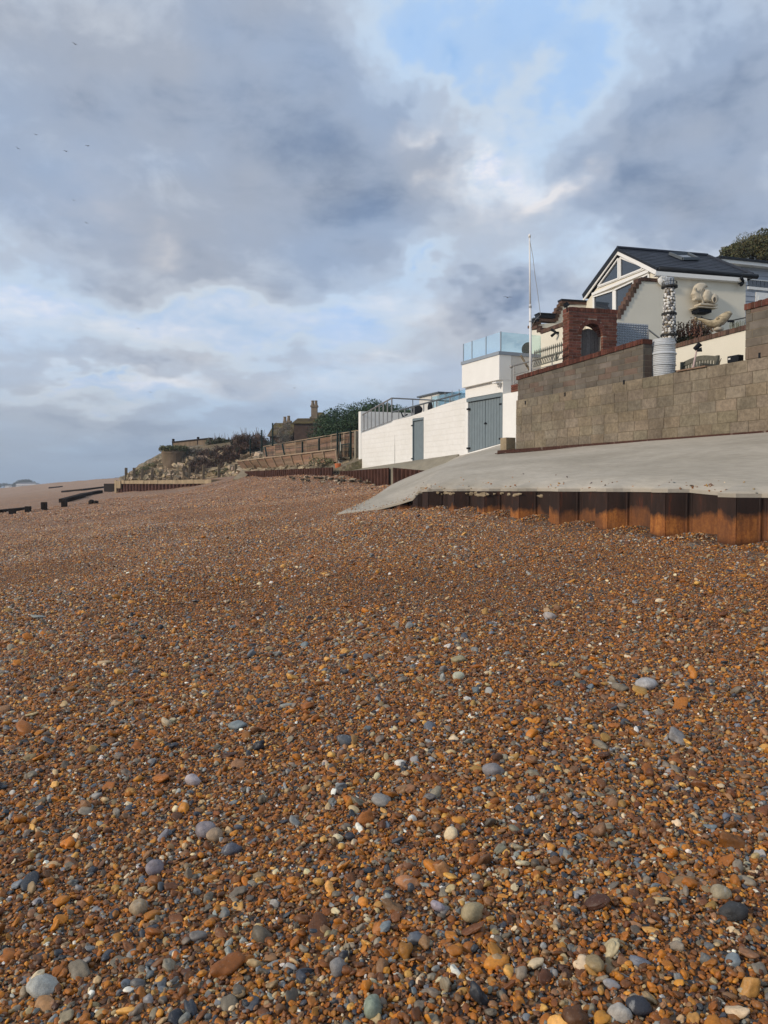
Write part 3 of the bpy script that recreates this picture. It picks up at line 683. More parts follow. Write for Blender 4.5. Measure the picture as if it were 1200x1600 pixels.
# ------------------------------------------------------------------ ramp
def pile_x(y):
    s = (PILE_Y - y) % 1.185
    if s < .28: return 7.93
    if s < .43: return 7.93 + .30 * (s - .28) / .15
    if s < 1.035: return 8.23
    return 8.23 - .30 * (s - 1.035) / .15
def ramp():
    rows = [  # control points from seaward lower edge to landward upper edge
        [(7.91, 3, 1.42), (9.3, 3, 1.80), (10.6, 3, 2.20), (11.80, 3, 2.50)],
        [(7.91, 7.2, 1.44), (9.3, 7.3, 1.80), (10.6, 7.3, 2.20), (11.80, 7.4, 2.50)],
        [(7.90, 7.95, 1.49), (9.3, 8.5, 1.84), (10.6, 9, 2.20), (11.80, 9.4, 2.50)],
        [(7.90, 10, 1.487), (9.3, 10.2, 1.86), (10.6, 10.5, 2.2), (11.80, 11, 2.49)],
        [(7.90, 13, 1.468), (9.3, 13.4, 1.86), (10.6, 14, 2.2), (11.82, 14.5, 2.48)],
        [(7.90, 15, 1.45), (9.2, 16, 1.86), (10.6, 17, 2.2), (12.4, 18.6, 2.52)],
        [(7.89, 15.6, 1.43), (9.1, 17.2, 1.78), (11.0, 19.2, 2.2), (15.3, 21.6, 3.10)],
        [(7.89, 15.95, 1.23), (9.0, 17.9, 1.60), (11.3, 20.8, 2.15), (15.3, 22.6, 3.08)],
        [(7.80, 16.6, 1.10), (8.8, 18.8, 1.36), (11.3, 22.2, 1.95), (15.3, 23.6, 3.02)],
        [(7.4, 17.3, .93), (8.8, 20.4, 1.16), (11.3, 23.4, 1.75), (15.3, 24.8, 2.88)],
        [(6.85, 18.0, .80), (9.0, 21.4, 1.05), (11.4, 24.4, 1.55), (13.4, 25.9, 2.05), ]]
    t0, t1, t2, t3 = on_beach(526, 805), on_beach(574, 783), onx(620, 757, 11.5), onx(675, 735, 13.3)
    print('ramp toe', t0, t1, t2, t3)
    rows[-1] = [(t0.x, t0.y, bz(t0.x, t0.y) + .03), (t1.x, t1.y, bz(t1.x, t1.y) + .05), tuple(t2), tuple(t3), (15.3, 26.6, 2.76)]
    def bez(p, t):
        n = len(p) - 1; f = t * n; i = min(int(f), n - 1); f -= i
        g = lambda j: Vector(p[max(0, min(n, j))]); a, b, c, d = g(i - 1), g(i), g(i + 1), g(i + 2)
        return .5 * ((2 * b) + (c - a) * f + (2 * a - 5 * b + 4 * c - d) * f * f + (3 * b - a - 3 * c + d) * f ** 3)
    nu, nv = 300, 24; V = []
    for i in range(nu + 1):
        s = i / nu * (len(rows) - 1)
        for j in range(nv + 1):
            t = j / nv; cols_ = [bez(r_, t) for r_ in rows]; k = min(int(s), len(rows) - 2); f = s - k
            g = lambda q: cols_[max(0, min(len(rows) - 1, q))]
            p = g(k).lerp(g(k + 1), f); edge = 1 - abs(2 * t - 1)
            wob = mnoise.noise(Vector((p.x * .5, p.y * .4, 3))) * .05 * edge + mnoise.noise(Vector((p.x * 2, p.y * .8, 7))) * .010
            p = p + Vector((0, 0, wob))
            if j == 0: p = p + Vector((mnoise.noise(Vector((p.y * 2.5, 0, 1))) * .012, 0, mnoise.noise(Vector((p.y * 1.7, 0, 9))) * .005))
            if j < 4 and 3 < p.y < 15.8: p = p + Vector((max(0, pile_x(p.y) - .03 - 7.90) * (1 - j / 4), 0, 0))
            V.append(p)
    W = nv + 1; m = MB(); th = .05; n = len(V)
    global STRAY; STRAY = []
    for _ in range(420):
        e = rng.random(); i = rng.uniform(0, nu - 1.01) if e < .5 else nu - 1.01 - abs(rng.gauss(0, 6)); j = min(nv - 1.01, abs(rng.gauss(0, 2.2))) if e < .5 else rng.uniform(0, nv * .8)
        i = max(0, i); a = V[int(i) * W + int(j)]; b = V[(int(i) + 1) * W + int(j) + 1]; c = V[(int(i) + 1) * W + int(j)]; u, v = sorted((rng.random(), rng.random()))
        q = a * u + c * (v - u) + b * (1 - v); STRAY.append(tuple(q))
    F_ = [(i * W + j, (i + 1) * W + j, (i + 1) * W + j + 1, i * W + j + 1) for i in range(nu) for j in range(nv)]
    B = [tuple(n + q for q in reversed(f)) for f in F_]; S = []
    for i in range(nu): S.append((i * W, n + i * W, n + (i + 1) * W, (i + 1) * W)); a = i * W + nv; S.append((a, a + W, n + a + W, n + a))
    for j in range(nv): S.append((j, j + 1, n + j + 1, n + j)); a = nu * W + j; S.append((a, n + a, n + a + 1, a + 1))
    bot = [v - Vector((0, 0, th + (.35 if k >= nu * W and (k % W) > 2 else 0))) for k, v in enumerate(V)]
    m.add(V + bot, F_ + B + S); o = m.build('ramp', M['concrete_ramp'], smooth=False)
    o.data.polygons.foreach_set("use_smooth", [k < len(F_) for k in range(len(o.data.polygons))])
    structure(o)
    # crumbly old concrete left under the slab edge
    m = MB()
    for k in range(70):
        y = rng.uniform(10.6, 15.2)
        if y < 12.2 and rng.random() < .5: continue
        m.blob((pile_x(y) - rng.uniform(.0, .03), y, 1.385 - rng.uniform(0, .05)), (rng.uniform(.02, .035), rng.uniform(.04, .11), rng.uniform(.015, .035)), n=7, m=5, jit=.3)
    tag(m.build('crumbled_concrete', M['concrete_old'], origin=(8.1, 13, 1.3)), 'beige crumbling concrete lumps under the smooth ramp edge on the rusty piles', 'rubble', kind='stuff')
ramp()
pebble_mat = pebbles()

# ------------------------------------------------------------------ sheet piles in front
def near_piles():
    root = thing('sheet_pile_wall', (8.1, 10, bz(8.1, 10)), 'tall rusty brown and orange corrugated steel piling under the front edge of the concrete ramp', 'sheet piling')
    X0 = 8.23; F0 = X0 - .30; per = 1.185; y0 = 9.10 - .42   # y of one outpan's far corner comes from the photograph
    pan, web, back = .28, .15, .605
    c = [Fr((0, 0), 0, 270)][0]
    ya = onx(1123, 800, F0).y
    for k in range(-3, 9):
        y = ya + k * per
        if y > 15.6 + .3: break
        top = float(np.interp(y, [7.2, 7.95, 10, 13, 15.2], [1.385, 1.435, 1.432, 1.413, 1.395]))
        pts = [(F0, y), (F0, y - pan), (X0, y - pan - web), (X0, y - pan - web - back)]   # far to near
        if y - pan - web - back < 3.2: continue
        m = MB(); th = .014
        nxt = (F0, y - per)
        pl = pts + [nxt]
        zb = -.2
        for (x0, a0), (x1, a1) in zip(pl[:-1], pl[1:]):
            d = Vector((x1 - x0, a1 - a0, 0)).normalized(); nn = Vector((-d.y, d.x, 0)) * th
            a, b = Vector((x0, a0, 0)), Vector((x1, a1, 0)); zz = Vector((0, 0, zb)); tt = Vector((0, 0, top + rng.uniform(-.006, .006)))
            m.hexa([a + zz, b + zz, b - nn + zz, a - nn + zz, a + tt, b + tt, b - nn + tt, a - nn + tt])
        # interlocks
        for (x, yy) in ((X0 - .004, y - pan - web - .03), (X0 - .05, y - pan - web + .02)):
            m.tube([(x, yy, zb), (x, yy, top - .004)], .021, 8)
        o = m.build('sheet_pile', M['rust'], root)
        for (x, yy) in ((F0, y - pan * .42), (X0, y - pan - web - back + .06)):
            b = MB(); b.blob((x - .004, yy, 1.16), (.008, .02, .02), n=8, m=5)
            if -2 <= k <= 5: b.build('bolt_head', M['white'], root)
    # short lower piles stepping down at the end of the ramp
    tf = lambda yy: float(np.interp(yy, [15, 15.6, 15.95, 16.6, 17.2], [1.45, 1.43, 1.23, 1.10, .90])) - .055
    yl = ya; 
    while yl + per <= 15.9: yl += per
    m = MB(); pts = [(F0, yl), (8.08, yl + .14), (8.08, 15.60), (7.90, 15.70), (7.90, 15.95), (8.0, 16.05), (8.0, 16.35), (7.80, 16.45), (7.78, 16.85)]
    for (xa, yA), (xb, yB) in zip(pts[:-1], pts[1:]):
        a, b = Vector((xa, yA, 0)), Vector((xb, yB, 0)); e = Vector((.014, 0, 0)); zA, zB = Vector((0, 0, tf(yA))), Vector((0, 0, tf(yB)))
        m.hexa([a, b, b + e, a + e, a + zA, b + zB, b + e + zB, a + e + zA])
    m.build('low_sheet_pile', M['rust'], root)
near_piles()

# ------------------------------------------------------------------ block sea wall, upper grey brick wall
FB = Fr((11.8, 0), 0, 270)
yR = FB.px(1165, 520)[0]; yP = FB.px(1004, 540)[0]; yL = FB.px(806.5, 640)[0]
def blockcol(): 
    k = rng.uniform(.90, 1.10); return (k * rng.uniform(.97, 1.05), k, k * rng.uniform(.92, 1.03))
def sea_wall():
    root = thing('block_wall', (11.9, 12, 2.4), 'long weathered concrete block sea wall above the concrete ramp', 'wall')
    m, mm = MB(), MB()
    zt = 2.49 + 6 * .222
    masonry(m, mm, FB, 3.2, yL, 2.49, zt, .222, .46, .011, .30, blockcol, jog=.10, proud=.009)
    m.build('blockwork', M['block'], root); mm.build('mortar_bed', M['mortar'], root)
    # end face of the wall, towards the garage
    # dark weep holes
    w = MB()
    for px, py in ((975, 597), (883, 616), (821, 629), (1187, 555)):
        a, z = FB.px(px, py); w = MB(); w.fbox(FB, a - .022, a + .022, z - .05, z + .045, .002, .010, (1, 1, 1)); w.build('weep_hole', M['black'], root)
    f = MB(); f.fbox(FB, 3.2, yL + .75, 2.40, 2.50, .11, .02); f.fbox(FB, 3.2, yL + .75, 2.405, 2.425, .19, .112)
    tag(f.build('steel_angle', M['flaky'], origin=(11.6, 12, 2.4)), 'rusty flaking steel angle along the foot of the block wall', 'steel edging')
    p = MB(); p.box((11.95, yL + .62, 2.60), (.30, .30, .50)); tag(p.build('kerb_block', M['concrete_old']), 'small brown concrete kerb block at the left end of the steel angle', 'kerb block')
    # upper wall
    zc0 = FB.px(807, 594)[1]; zc1 = FB.px(1004, 537)[1]; f_ = lambda a: zc0 + (zc1 - zc0) * (a - yL) / (yP - yL)
    root = thing('brick_wall', (11.9, 15, zt), 'dark grey brown brick wall with a red brick coping standing on the block wall', 'wall')
    m, mm = MB(), MB(); col_ = lambda: brickcol(.8, 1.2, .03) if rng.random() > .12 else (1.05, .88, .84)
    masonry(m, mm, FB, yP, yL - .04, zt + .003, f_, .128, .42, .010, .24, col_, d=-.02, jog=.12, zbot=lambda a: zt + .003)
    FE = Fr((11.82, yP), 90, 180); m2 = MB(); masonry(m, m2, FE, .055, .24, zt + .003, f_(yP) - .003, .128, .42, .010, .06, lambda: tuple(v * .9 for v in col_()), d=.001, bd=.03)  # end-face bricks darkened, painting the shade of that side
    m.build('brickwork', M['greybrick'], root); mm.build('mortar_bed', M['mortar'], root)
    c = MB(); soldiers(c, FB, yP - .02, yL, f_, .105, .074, .27, .012, lambda: brickcol(.4, .85)); 
    core = MB(); core.hexa([FB.P(a, f_(a) + h, d) for h in (.004, .095) for a, d in ((yP - .015, .002), (yL - .005, .002), (yL - .005, -.26), (yP - .015, -.26))])
    c.build('coping', M['redbrick'], root); core.build('coping_mortar', M['redmortar'], root)
    # right hand raised wall
    root = thing('raised_brick_wall', (11.9, 8, zt), 'brown brick wall with red coping rising at the right edge of the photo', 'wall')
    m, mm = MB(), MB(); z1 = FB.px(1165, 485)[1]
    masonry(m, mm, FB, 3.2, yR, zt + .003, zt + .225, .222, .46, .011, .28, lambda: (1.35, 1.2, 1.1), d=.003, bd=.05)
    masonry(m, mm, FB, 3.2, yR, zt + .229, z1, .150, .44, .012, .28, lambda: tuple(v * 1.18 for v in col_()), d=.003, jog=.08)
    m.build('brickwork', M['greybrick'], root); mm.build('mortar_bed', M['mortar'], root)
    c = MB(); soldiers(c, FB, 3.2, yR + .02, lambda a: z1, .11, .074, .33, .03, lambda: brickcol(.45, 1.15)); c.build('coping', M['redbrick'], root)
    core = MB(); core.fbox(FB, 3.2, yR + .015, z1 + .003, z1 + .10, .022, -.31); core.build('coping_mortar', M['redmortar'], root)
    return zt
ZT = sea_wall()
# raised garden ground behind the walls (hidden, keeps other viewpoints sound)
g = MB(); g.box((21, 10.2, 1.9), (17.7, 14.2, 3.6)); g.box((24, 19.6, 1.9), (11, 4.4, 3.6)); structure(g.build('garden_ground', M['slab']))
g = MB(); g.box((23.2, 29.3, 1.9), (15.2, 14.0, 3.9)); structure(g.build('terrace_ground', M['slab']))

# ------------------------------------------------------------------ garage and long white wall
FW = Fr((15.0, 0), 0, 270)
def garage():
    yA = FW.px(786, 580)[0]; yB = FW.px(727, 650)[0]; yB2 = FW.px(718.5, 600, .25)[0]
    yN = yA - 3.2
    zl = FW.px(786, 594)[1]; zl2 = FW.px(718.5, 608)[1]; zt0 = FW.px(786, 555)[1]; zt1 = FW.px(718.5, 573)[1]
    zlip = (zl + zl2) / 2; ztop = (zt0 + zt1) / 2; zbase = 2.4
    root = thing('garage', (15, (yA + yB) / 2, 2.7), 'white rendered beach garage with grey double doors under a glass sided balcony', 'garage')
    dA, dzA = FW.px(731.5, 624); dB, dzB = FW.px(783, 615); _, db0 = FW.px(731.5, 706.5); _, db1 = FW.px(783, 692)
    zdt = (dzA + dzB) / 2 - .0
    b = MB(); T = .35
    # wall with the door opening left free: piers, lintel and the near stretch
    b.fbox(FW, dA + .02, yB, zbase, zlip, 0, -T)
    b.poly(FW, [(dB - .02, zbase), (dA + .02, zbase), (dA + .02, db0 - .03), (dB - .02, db1 - .03)], -.001, -T + .01)
    b.poly(FW, [(dB - .02, dzB + .05), (dA + .02, dzA + .05), (dA + .02, zlip), (dB - .02, zlip)], -.001, -T + .01)
    zn = FW.px(800, 613)[1]
    b.fbox(FW, yA, dB - .02, zbase, zlip, 0, -T)
    b.fbox(FW, yN, yA - .002, zbase, zn, -.003, -T)
    b.build('wall', M['whiterender'], root)
    # body behind, and balcony parapet
    c = MB(); c.hexa([FW.P(a, z, d) for z in (zbase, ztop) for a, d in ((yA + .012, -.36), (yB - .01, -.36), (yB - .01, -4.5), (yA + .012, -4.5))]); c.build('side_wall', M['greyrender'], root)  # greyer than the front: this side's shade is in the colour, plus stains
    c = MB(); c.hexa([FW.P(a, z, d) for z in (zlip + .004, ztop) for a, d in ((yA - .004, .16), (yB2, .16), (yB2, -.34), (yA - .004, -.34))]); c.build('parapet', M['whiterender'], root)
    c = MB(); c.hexa([FW.P(a, z, d) for z in (ztop + .003, ztop + .12) for a, d in ((yA - .03, .19), (yB2 + .04, .19), (yB2 + .04, -4.6), (yA - .03, -4.6))]); c.build('coping', M['bluegrey_trim'], root)
    # doors
    for k, (p, q) in enumerate(((dB, (dA + dB) / 2 - .01), ((dA + dB) / 2 + .01, dA))):
        d = MB(); n = 6; w = (q - p) / n
        zf = lambda a: db0 + (db1 - db0) * (a - dA) / (dB - dA); tf = lambda a: (dzA + (dzB - dzA) * (a - dA) / (dB - dA)) - .12
        for i in range(n):
            x0, x1 = p + i * w + .008, p + (i + 1) * w - .008; P = FW.P
            d.hexa([P(x0, zf(x0), -.06), P(x1, zf(x1), -.06), P(x1, zf(x1), -.10), P(x0, zf(x0), -.10), P(x0, tf(x0), -.06), P(x1, tf(x1), -.06), P(x1, tf(x1), -.10), P(x0, tf(x0), -.10)])
        d.fbox(FW, p, q, zf(p) + .02, tf(q) - .02, -.085, -.12)
        do = d.build('door', M['bluegrey'], root)
        h = MB()
        if k == 0: h.blob(FW.P(q - .04, (zf(q) + tf(q)) / 2 + .02, -.03), (.03, .05, .04)); h.fbox(FW, q - .12, q + .06, (zf(q) + tf(q)) / 2 - .01, (zf(q) + tf(q)) / 2 + .02, -.03, -.055); h.build('lock', M['black'], do)
        e = p if k == 0 else q; s = 1 if k == 0 else -1
        for zz in (zf(e) + .12, tf(e) - .28): hh = MB(); hh.fbox(FW, min(e - s * .07, e + s * .09), max(e - s * .07, e + s * .09), zz, zz + .06, .03, -.055); hh.build('hinge', M['black'], do)
    fr_ = MB(); P = FW.P
    fr_.hexa([P(dB - .10, dzB - .10, .02), P(dA + .10, dzA - .10, .02), P(dA + .10, dzA - .10, -.12), P(dB - .10, dzB - .10, -.12), P(dB - .10, dzB + .03, .02), P(dA + .10, dzA + .03, .02), P(dA + .10, dzA + .03, -.12), P(dB - .10, dzB + .03, -.12)])
    fr_.hexa([P(dB - .10, db1 - .02, .018), P(dB - .005, db1 - .02, .018), P(dB - .005, db1 - .02, -.12), P(dB - .10, db1 - .02, -.12), P(dB - .10, dzB - .102, .018), P(dB - .005, dzB - .102, .018), P(dB - .005, dzB - .102, -.12), P(dB - .10, dzB - .102, -.12)])
    fr_.build('door_frame', M['bluegrey'], root)
    # glass balustrade
    gr = thing('glass_balustrade', FW.P((yA + yB2) / 2, ztop + .12, 0), 'clear frameless glass balustrade on top of the white garage balcony', 'balustrade')
    hg = FW.px(719, 545)[1] - ztop - .12; hg = max(.6, min(1.1, hg + .1)); zg = ztop + .125
    cuts = [yA, FW.px(763, 540)[0], FW.px(741, 540)[0], yB2]
    for a, c_ in zip(cuts[:-1], cuts[1:]):
        m = MB(); m.hexa([FW.P(x, z, d) for z in (zg, zg + hg) for x, d in ((a + .02, .10), (c_ - .02, .10), (c_ - .02, .085), (a + .02, .085))]); m.build('glass_panel', M['glass'], gr)
    for d0, d1 in ((.08, -1.7), (-1.74, -3.6)):
        m = MB(); m.hexa([FW.P(x, z, d) for z in (zg, zg + hg) for x, d in ((yA + .02, d0), (yA + .035, d0), (yA + .035, d1), (yA + .02, d1))]); m.build('glass_panel', M['glass'], gr)
    for x, d in [(c_, .092) for c_ in cuts[1:]] + [(yA + .01, .095), (yA + .028, -1.72)]:
        m = MB(); m.fbox(FW, x - .018, x + .018, zg - .003, zg + hg + .01, d + .016, d - .016); m.build('post', M['bluegrey_trim'], gr)
    # lamp
    a, z = FW.px(782, 601); m = MB(); lt = thing('flood_light', FW.P(a, z, .1), 'small white flood light on the wall right of the garage doors', 'outdoor light')
    m.fbox(FW, a - .13, a + .13, z + .03, z + .08, .28, .04); m.fbox(FW, a - .04, a + .04, z - .02, z + .028, .12, .003); m.build('lamp_housing', M['white'], lt, bevel=.01)
    m = MB(); m.blob(FW.P(a - .02, z - .05, .10), (.05, .05, .05)); m.build('sensor', M['greyrender'], lt, smooth=True)
    # red brick threshold and tube railing right of the garage, at the head of the steps
    FN = FW.shift(-.2)
    bb = MB(); a0 = FW.px(806.5, 608)[0]; a1 = FW.px(799, 608)[0]
    for r_ in range(3):
        bb.fbox(FW, yN + .3, a1 - .004, zn + .004 + r_ * .085, zn + .078 + r_ * .085, .02, -.28, brickcol())
    tag(bb.build('brick_kerb', M['redbrick']), 'small red brick kerb on top of the white wall beside the grey steel handrail', 'kerb')
    rr = thing('steel_handrail', FW.P(a1, zn + .02, -.1), 'grey steel tube handrail with a round end behind the brick wall corner', 'railing')
    za = FW.px(797, 571)[1]; m = MB(); e = FW.P(yN, za + .02, -.1)
    m.tube([FW.P(a1 + .1, za - .02, -.1), FW.P(yN, za + .02, -.1)], .03, 8); m.blob(FW.P(a1 + .16, za - .02, -.1), (.06, .07, .07)); m.build('top_rail', M['steel'], rr, smooth=True)
    m = MB(); m.tube([FW.P(a1 - .02, zn + .02, -.1), FW.P(a1 - .02, za, -.1)], .022, 8); m.build('post', M['steel'], rr); m = MB(); m.tube([FW.P(yN + .5, zn + .27, -.1), FW.P(yN + .5, za, -.1)], .022, 8); m.build('post', M['steel'], rr)
    for k in (.33, .66):
        m = MB(); zz = zn + (za - zn) * k; m.tube([FW.P(a1 - .02, zz, -.1), FW.P(yN, zz + .02, -.1)], .014, 6); m.build('middle_rail', M['steel'], rr)
    st = MB(); st.tube([on_plane(827, 578, (15.3, 0, 0), (1, 0, 0)), on_plane(814, 556, (15.3, 0, 0), (1, 0, 0))], .04, 7)
    tag(st.build('wooden_pole', M['post_timber']), 'reddish timber pole leaning over the handrail beside the flagpole', 'pole')
    # dark round chair back on the balcony
    return yA, yB, yB2, ztop, zlip
yA, yB, yB2, ZGT, ZGL = garage()
def white_wall():
    yE = FW.px(564, 700)[0]
    root = thing('white_wall', (15, 31, 2.3), 'long white painted block wall with a single narrow grey door left of the garage', 'wall')
    pts = [(564.5, 677), (612, 660), (614, 657), (640, 651), (690, 633), (724, 622)]
    top = [FW.px(*p) for p in pts]
    dA, dzA = FW.px(645, 654); dB, dzB = FW.px(662, 652); db = FW.px(653, 726)[1]
    def zt(a):
        for (a0, z0), (a1, z1) in zip(top[:-1], top[1:]):
            if a1 <= a <= a0: return z0 + (z1 - z0) * (a - a0) / (a1 - a0)
        return top[-1][1] if a < top[-1][0] else top[0][1]
    m = MB(); zb = 1.5; T = .3
    tl = [(a, z) for a, z in top]
    left = [(a, z) for a, z in tl if a > dA]; right = [(a, z) for a, z in tl if a < dB]
    m.poly(FW, [(yE, zb), (dA, zb), (dA, zt(dA))] + list(reversed(left)), 0, -T)
    m.poly(FW, [(dB, zb), (yB + .004, zb), (yB + .004, zt(yB))] + list(reversed(right)) + [(dB, zt(dB))], 0, -T)
    m.fbox(FW, dB + .001, dA - .001, zb, db, -.002, -T + .01); m.poly(FW, [(dB + .001, dzB), (dA - .001, dzA), (dA - .001, zt(dA)), (dB + .001, zt(dB))], -.002, -T + .01)
    m.build('wall', M['whitewall'], root)
    # vertical crack and pier joint
    d = MB(); n = 4; w = (dA - dB - .06) / n
    for i in range(n): d.fbox(FW, dB + .03 + i * w + .004, dB + .03 + (i + 1) * w - .004, db + .01, min(dzA, dzB) - .10, -.05, -.08)
    d.fbox(FW, dB + .03, dA - .03, db + .01, min(dzA, dzB) - .10, -.075, -.1); do = d.build('door', M['bluegrey'], root)
    f = MB(); f.fbox(FW, dB, dA, min(dzA, dzB) - .09, min(dzA, dzB) + .005, .02, -.1); f.fbox(FW, dB, dB + .028, db, min(dzA, dzB) - .092, .018, -.1); f.fbox(FW, dA - .028, dA, db, min(dzA, dzB) - .092, .018, -.1); f.build('door_frame', M['bluegrey'], root)
    for z in (db + .25, db + 1.7): h = MB(); h.fbox(FW, dA - .05, dA + .10, z, z + .05, .035, .019); h.build('hinge', M['black'], do)
    a, z = FW.px(617, 705); c = MB(); c.poly(FW, [(a - .02, 2.2), (a + .02, 2.2), (a + .015, z + .2), (a, z + .75)], .004, -.02); c.build('crack', M['black'], root)
    # white boundary wall that returns inland at the far end
    ew = MB(); zq = FW.px(562, 643)[1]; ew.hexa([Vector((x, y, z)) for z in (2.2, zq) for x, y in ((15.0, yE + .02), (22, yE - .6), (22, yE - .3), (15.0, yE + .32))])
    tag(ew.build('boundary_wall', M['whiterender']), 'plain white boundary wall behind the railing at the far end of the white terrace', 'wall')
    # handrail up the slope of the wall, far flight
    rail = thing('stair_railing', FW.P(yE, top[0][1], -.1), 'sloping steel railing of close posts above the left end of the white wall', 'railing')
    hand = [FW.px(563, 650, -.1), FW.px(612, 622, -.1)]
    foot = [FW.px(564, 676, -.1), FW.px(613, 658, -.1)]
    m = MB(); m.tube([FW.P(hand[0][0], hand[0][1], -.1), FW.P(hand[1][0], hand[1][1], -.1)], .035, 8); m.build('handrail', M['steel'], rail)
    m = MB(); m.tube([FW.P(foot[0][0], foot[0][1] + .03, -.1), FW.P(foot[1][0], foot[1][1] + .03, -.1)], .022, 6); m.build('bottom_rail', M['steel'], rail)
    n = 9
    for i in range(n):
        t = i / (n - 1); ah = hand[0][0] + (hand[1][0] - hand[0][0]) * t; zh = hand[0][1] + (hand[1][1] - hand[0][1]) * t; zf = foot[0][1] + (foot[1][1] - foot[0][1]) * t
        m = MB(); m.tube([FW.P(ah, zf, -.1), FW.P(ah, zh, -.1)], .028, 6); m.build('post', M['steel'], rail)
    # level rail running inland from the head of that flight
    r2 = thing('landing_railing', FW.P(hand[1][0], 4, -.1), 'level steel rail running inland from the top of the sloping railing', 'railing')
    a, z = hand[1]; m = MB(); m.tube([FW.P(a, z, -.1), FW.P(a, z, -3.4)], .033, 8); m.build('handrail', M['steel'], r2)
    for dd in (-.12, -1.2, -2.3, -3.35): m = MB(); m.tube([FW.P(a, z - .95, dd), FW.P(a, z, dd)], .022, 6); m.build('post', M['steel'], r2)
    # long handrail over the wall up to the garage
    r3 = thing('wall_railing', FW.P(30, zt(30), -.12), 'long steel handrail on short posts running along the white wall up to the garage', 'railing')
    p0 = FW.px(613, 644, -.12); p1 = FW.px(721, 615, -.12)
    m = MB(); m.tube([FW.P(p0[0], p0[1], -.12), FW.P(p1[0] + .1, p1[1], -.12)], .035, 8); m.build('handrail', M['darksteel'], r3)
    for px in (623, 632.5, 643, 647, 662, 682, 703):
        a = FW.px(px, 640, -.12)[0]; zh = p0[1] + (p1[1] - p0[1]) * (a - p0[0]) / (p1[0] - p0[0]); m = MB(); m.tube([FW.P(a, zt(a) - .05, -.12), FW.P(a, zh, -.12)], .026, 6); m.build('post', M['steel'], r3)
    # low glass screen and grey shed roof on the terrace behind
    g = thing('glass_screen', (17.6, 28, 4.2), 'low glass screen with thin uprights on the terrace behind the long handrail', 'balustrade')
    q0 = onx(675, 628, 17.4); q1 = onx(719, 612, 17.4); 
    m = MB(); ztp = 1.55 + (q1.z - 1.55); m.hexa([Vector((x, y, z)) for z in (q1.z - .62, q1.z + .05) for x, y in ((17.4, q0.y), (17.4, q1.y - 1), (17.42, q1.y - 1), (17.42, q0.y))]); m.build('glass_panel', M['glass'], g)
    for px in (675, 685, 696, 707, 718):
        y = onx(px, 620, 17.4).y; m = MB(); m.tube([(17.38, y, q1.z - .7), (17.38, y, q1.z + .12)], .018, 6); m.build('post', M['steel'], g)
    tb = MB(); za = onx(647, 621, 17.5); zb_ = onx(676, 624, 17.5); tb.hexa([Vector((x, y, z)) for z in (3.8, za.z) for x, y in ((17.8, zb_.y - .1), (17.8, za.y), (19.4, za.y), (19.4, zb_.y - .1))])
    sh = thing('planter_block', (18.4, za.y, 3.8), 'grey rendered block with a dark flat top on the terrace behind the railing', 'block'); tb.build('body', M['greyrender'], sh)
    tp = MB(); tp.hexa([Vector((x, y, z)) for z in (za.z + .002, za.z + .07) for x, y in ((17.7, zb_.y - .2), (17.7, za.y + .1), (19.5, za.y + .1), (19.5, zb_.y - .2))]); tp.build('top', M['darksteel'], sh)
    # round backed black chairs
    def chair(px, py, X_, w, h, rz, lab):
        c0 = onx(px, py, X_); t = thing('terrace_chair', (c0.x, c0.y, c0.z - h * .5 - .45), lab, 'chair', 'black chairs on the terrace')
        rz = rz; u = Vector((math.sin(rz), math.cos(rz), 0)); fr = Fr((c0.x, c0.y), math.degrees(rz), math.degrees(rz) + 90)
        pts = [(w / 2 * math.cos(a) * (1 if math.sin(a) > 0 else .95), c0.z + h / 2 * (math.sin(a) if math.sin(a) > 0 else .9 * math.sin(a))) for a in [2 * math.pi * k / 20 for k in range(20)]]
        m = MB(); m.pillow(fr, pts, .05, rings=3); m.build('backrest', M['black'], t, smooth=True)
        z0 = c0.z - h / 2; m = MB(); m.fbox(fr, -w * .42, w * .42, z0 - .02, z0 + .06, .05, .5); m.build('seat', M['black'], t, bevel=.02)
        for sx in (-.38, .38):
            for dd in (.08, .46): m = MB(); m.tube([fr.P(sx * w, z0 - .45, dd), fr.P(sx * w, z0 - .02, dd)], .018, 6); m.build('leg', M['black'], t)
        return t
    chair(652, 641, 15.9, .60, .46, R(-28), 'black round backed chair, left of the two behind the white wall railing')
    chair(672, 638, 15.7, .58, .60, R(8), 'black tall oval backed chair, right of the two behind the white wall railing')
    chair(825, 546, 17.2, .52, .56, R(-40), 'black round backed chair on the glass sided balcony beside the flagpole')
    # folded parasol base, small dark thing
    c = MB(); p = onx(631, 650, 15.6); c.tube([p + Vector((0, .3, .22)), p + Vector((0, .1, -.02)), p + Vector((0, -.35, .04))], .035, 6)
    tag(c.build('folded_strap', M['black']), 'small dark bent strap lying on the white wall top left of the black chairs', 'strap')
    return zt, yE
ZTW, YE = white_wall()

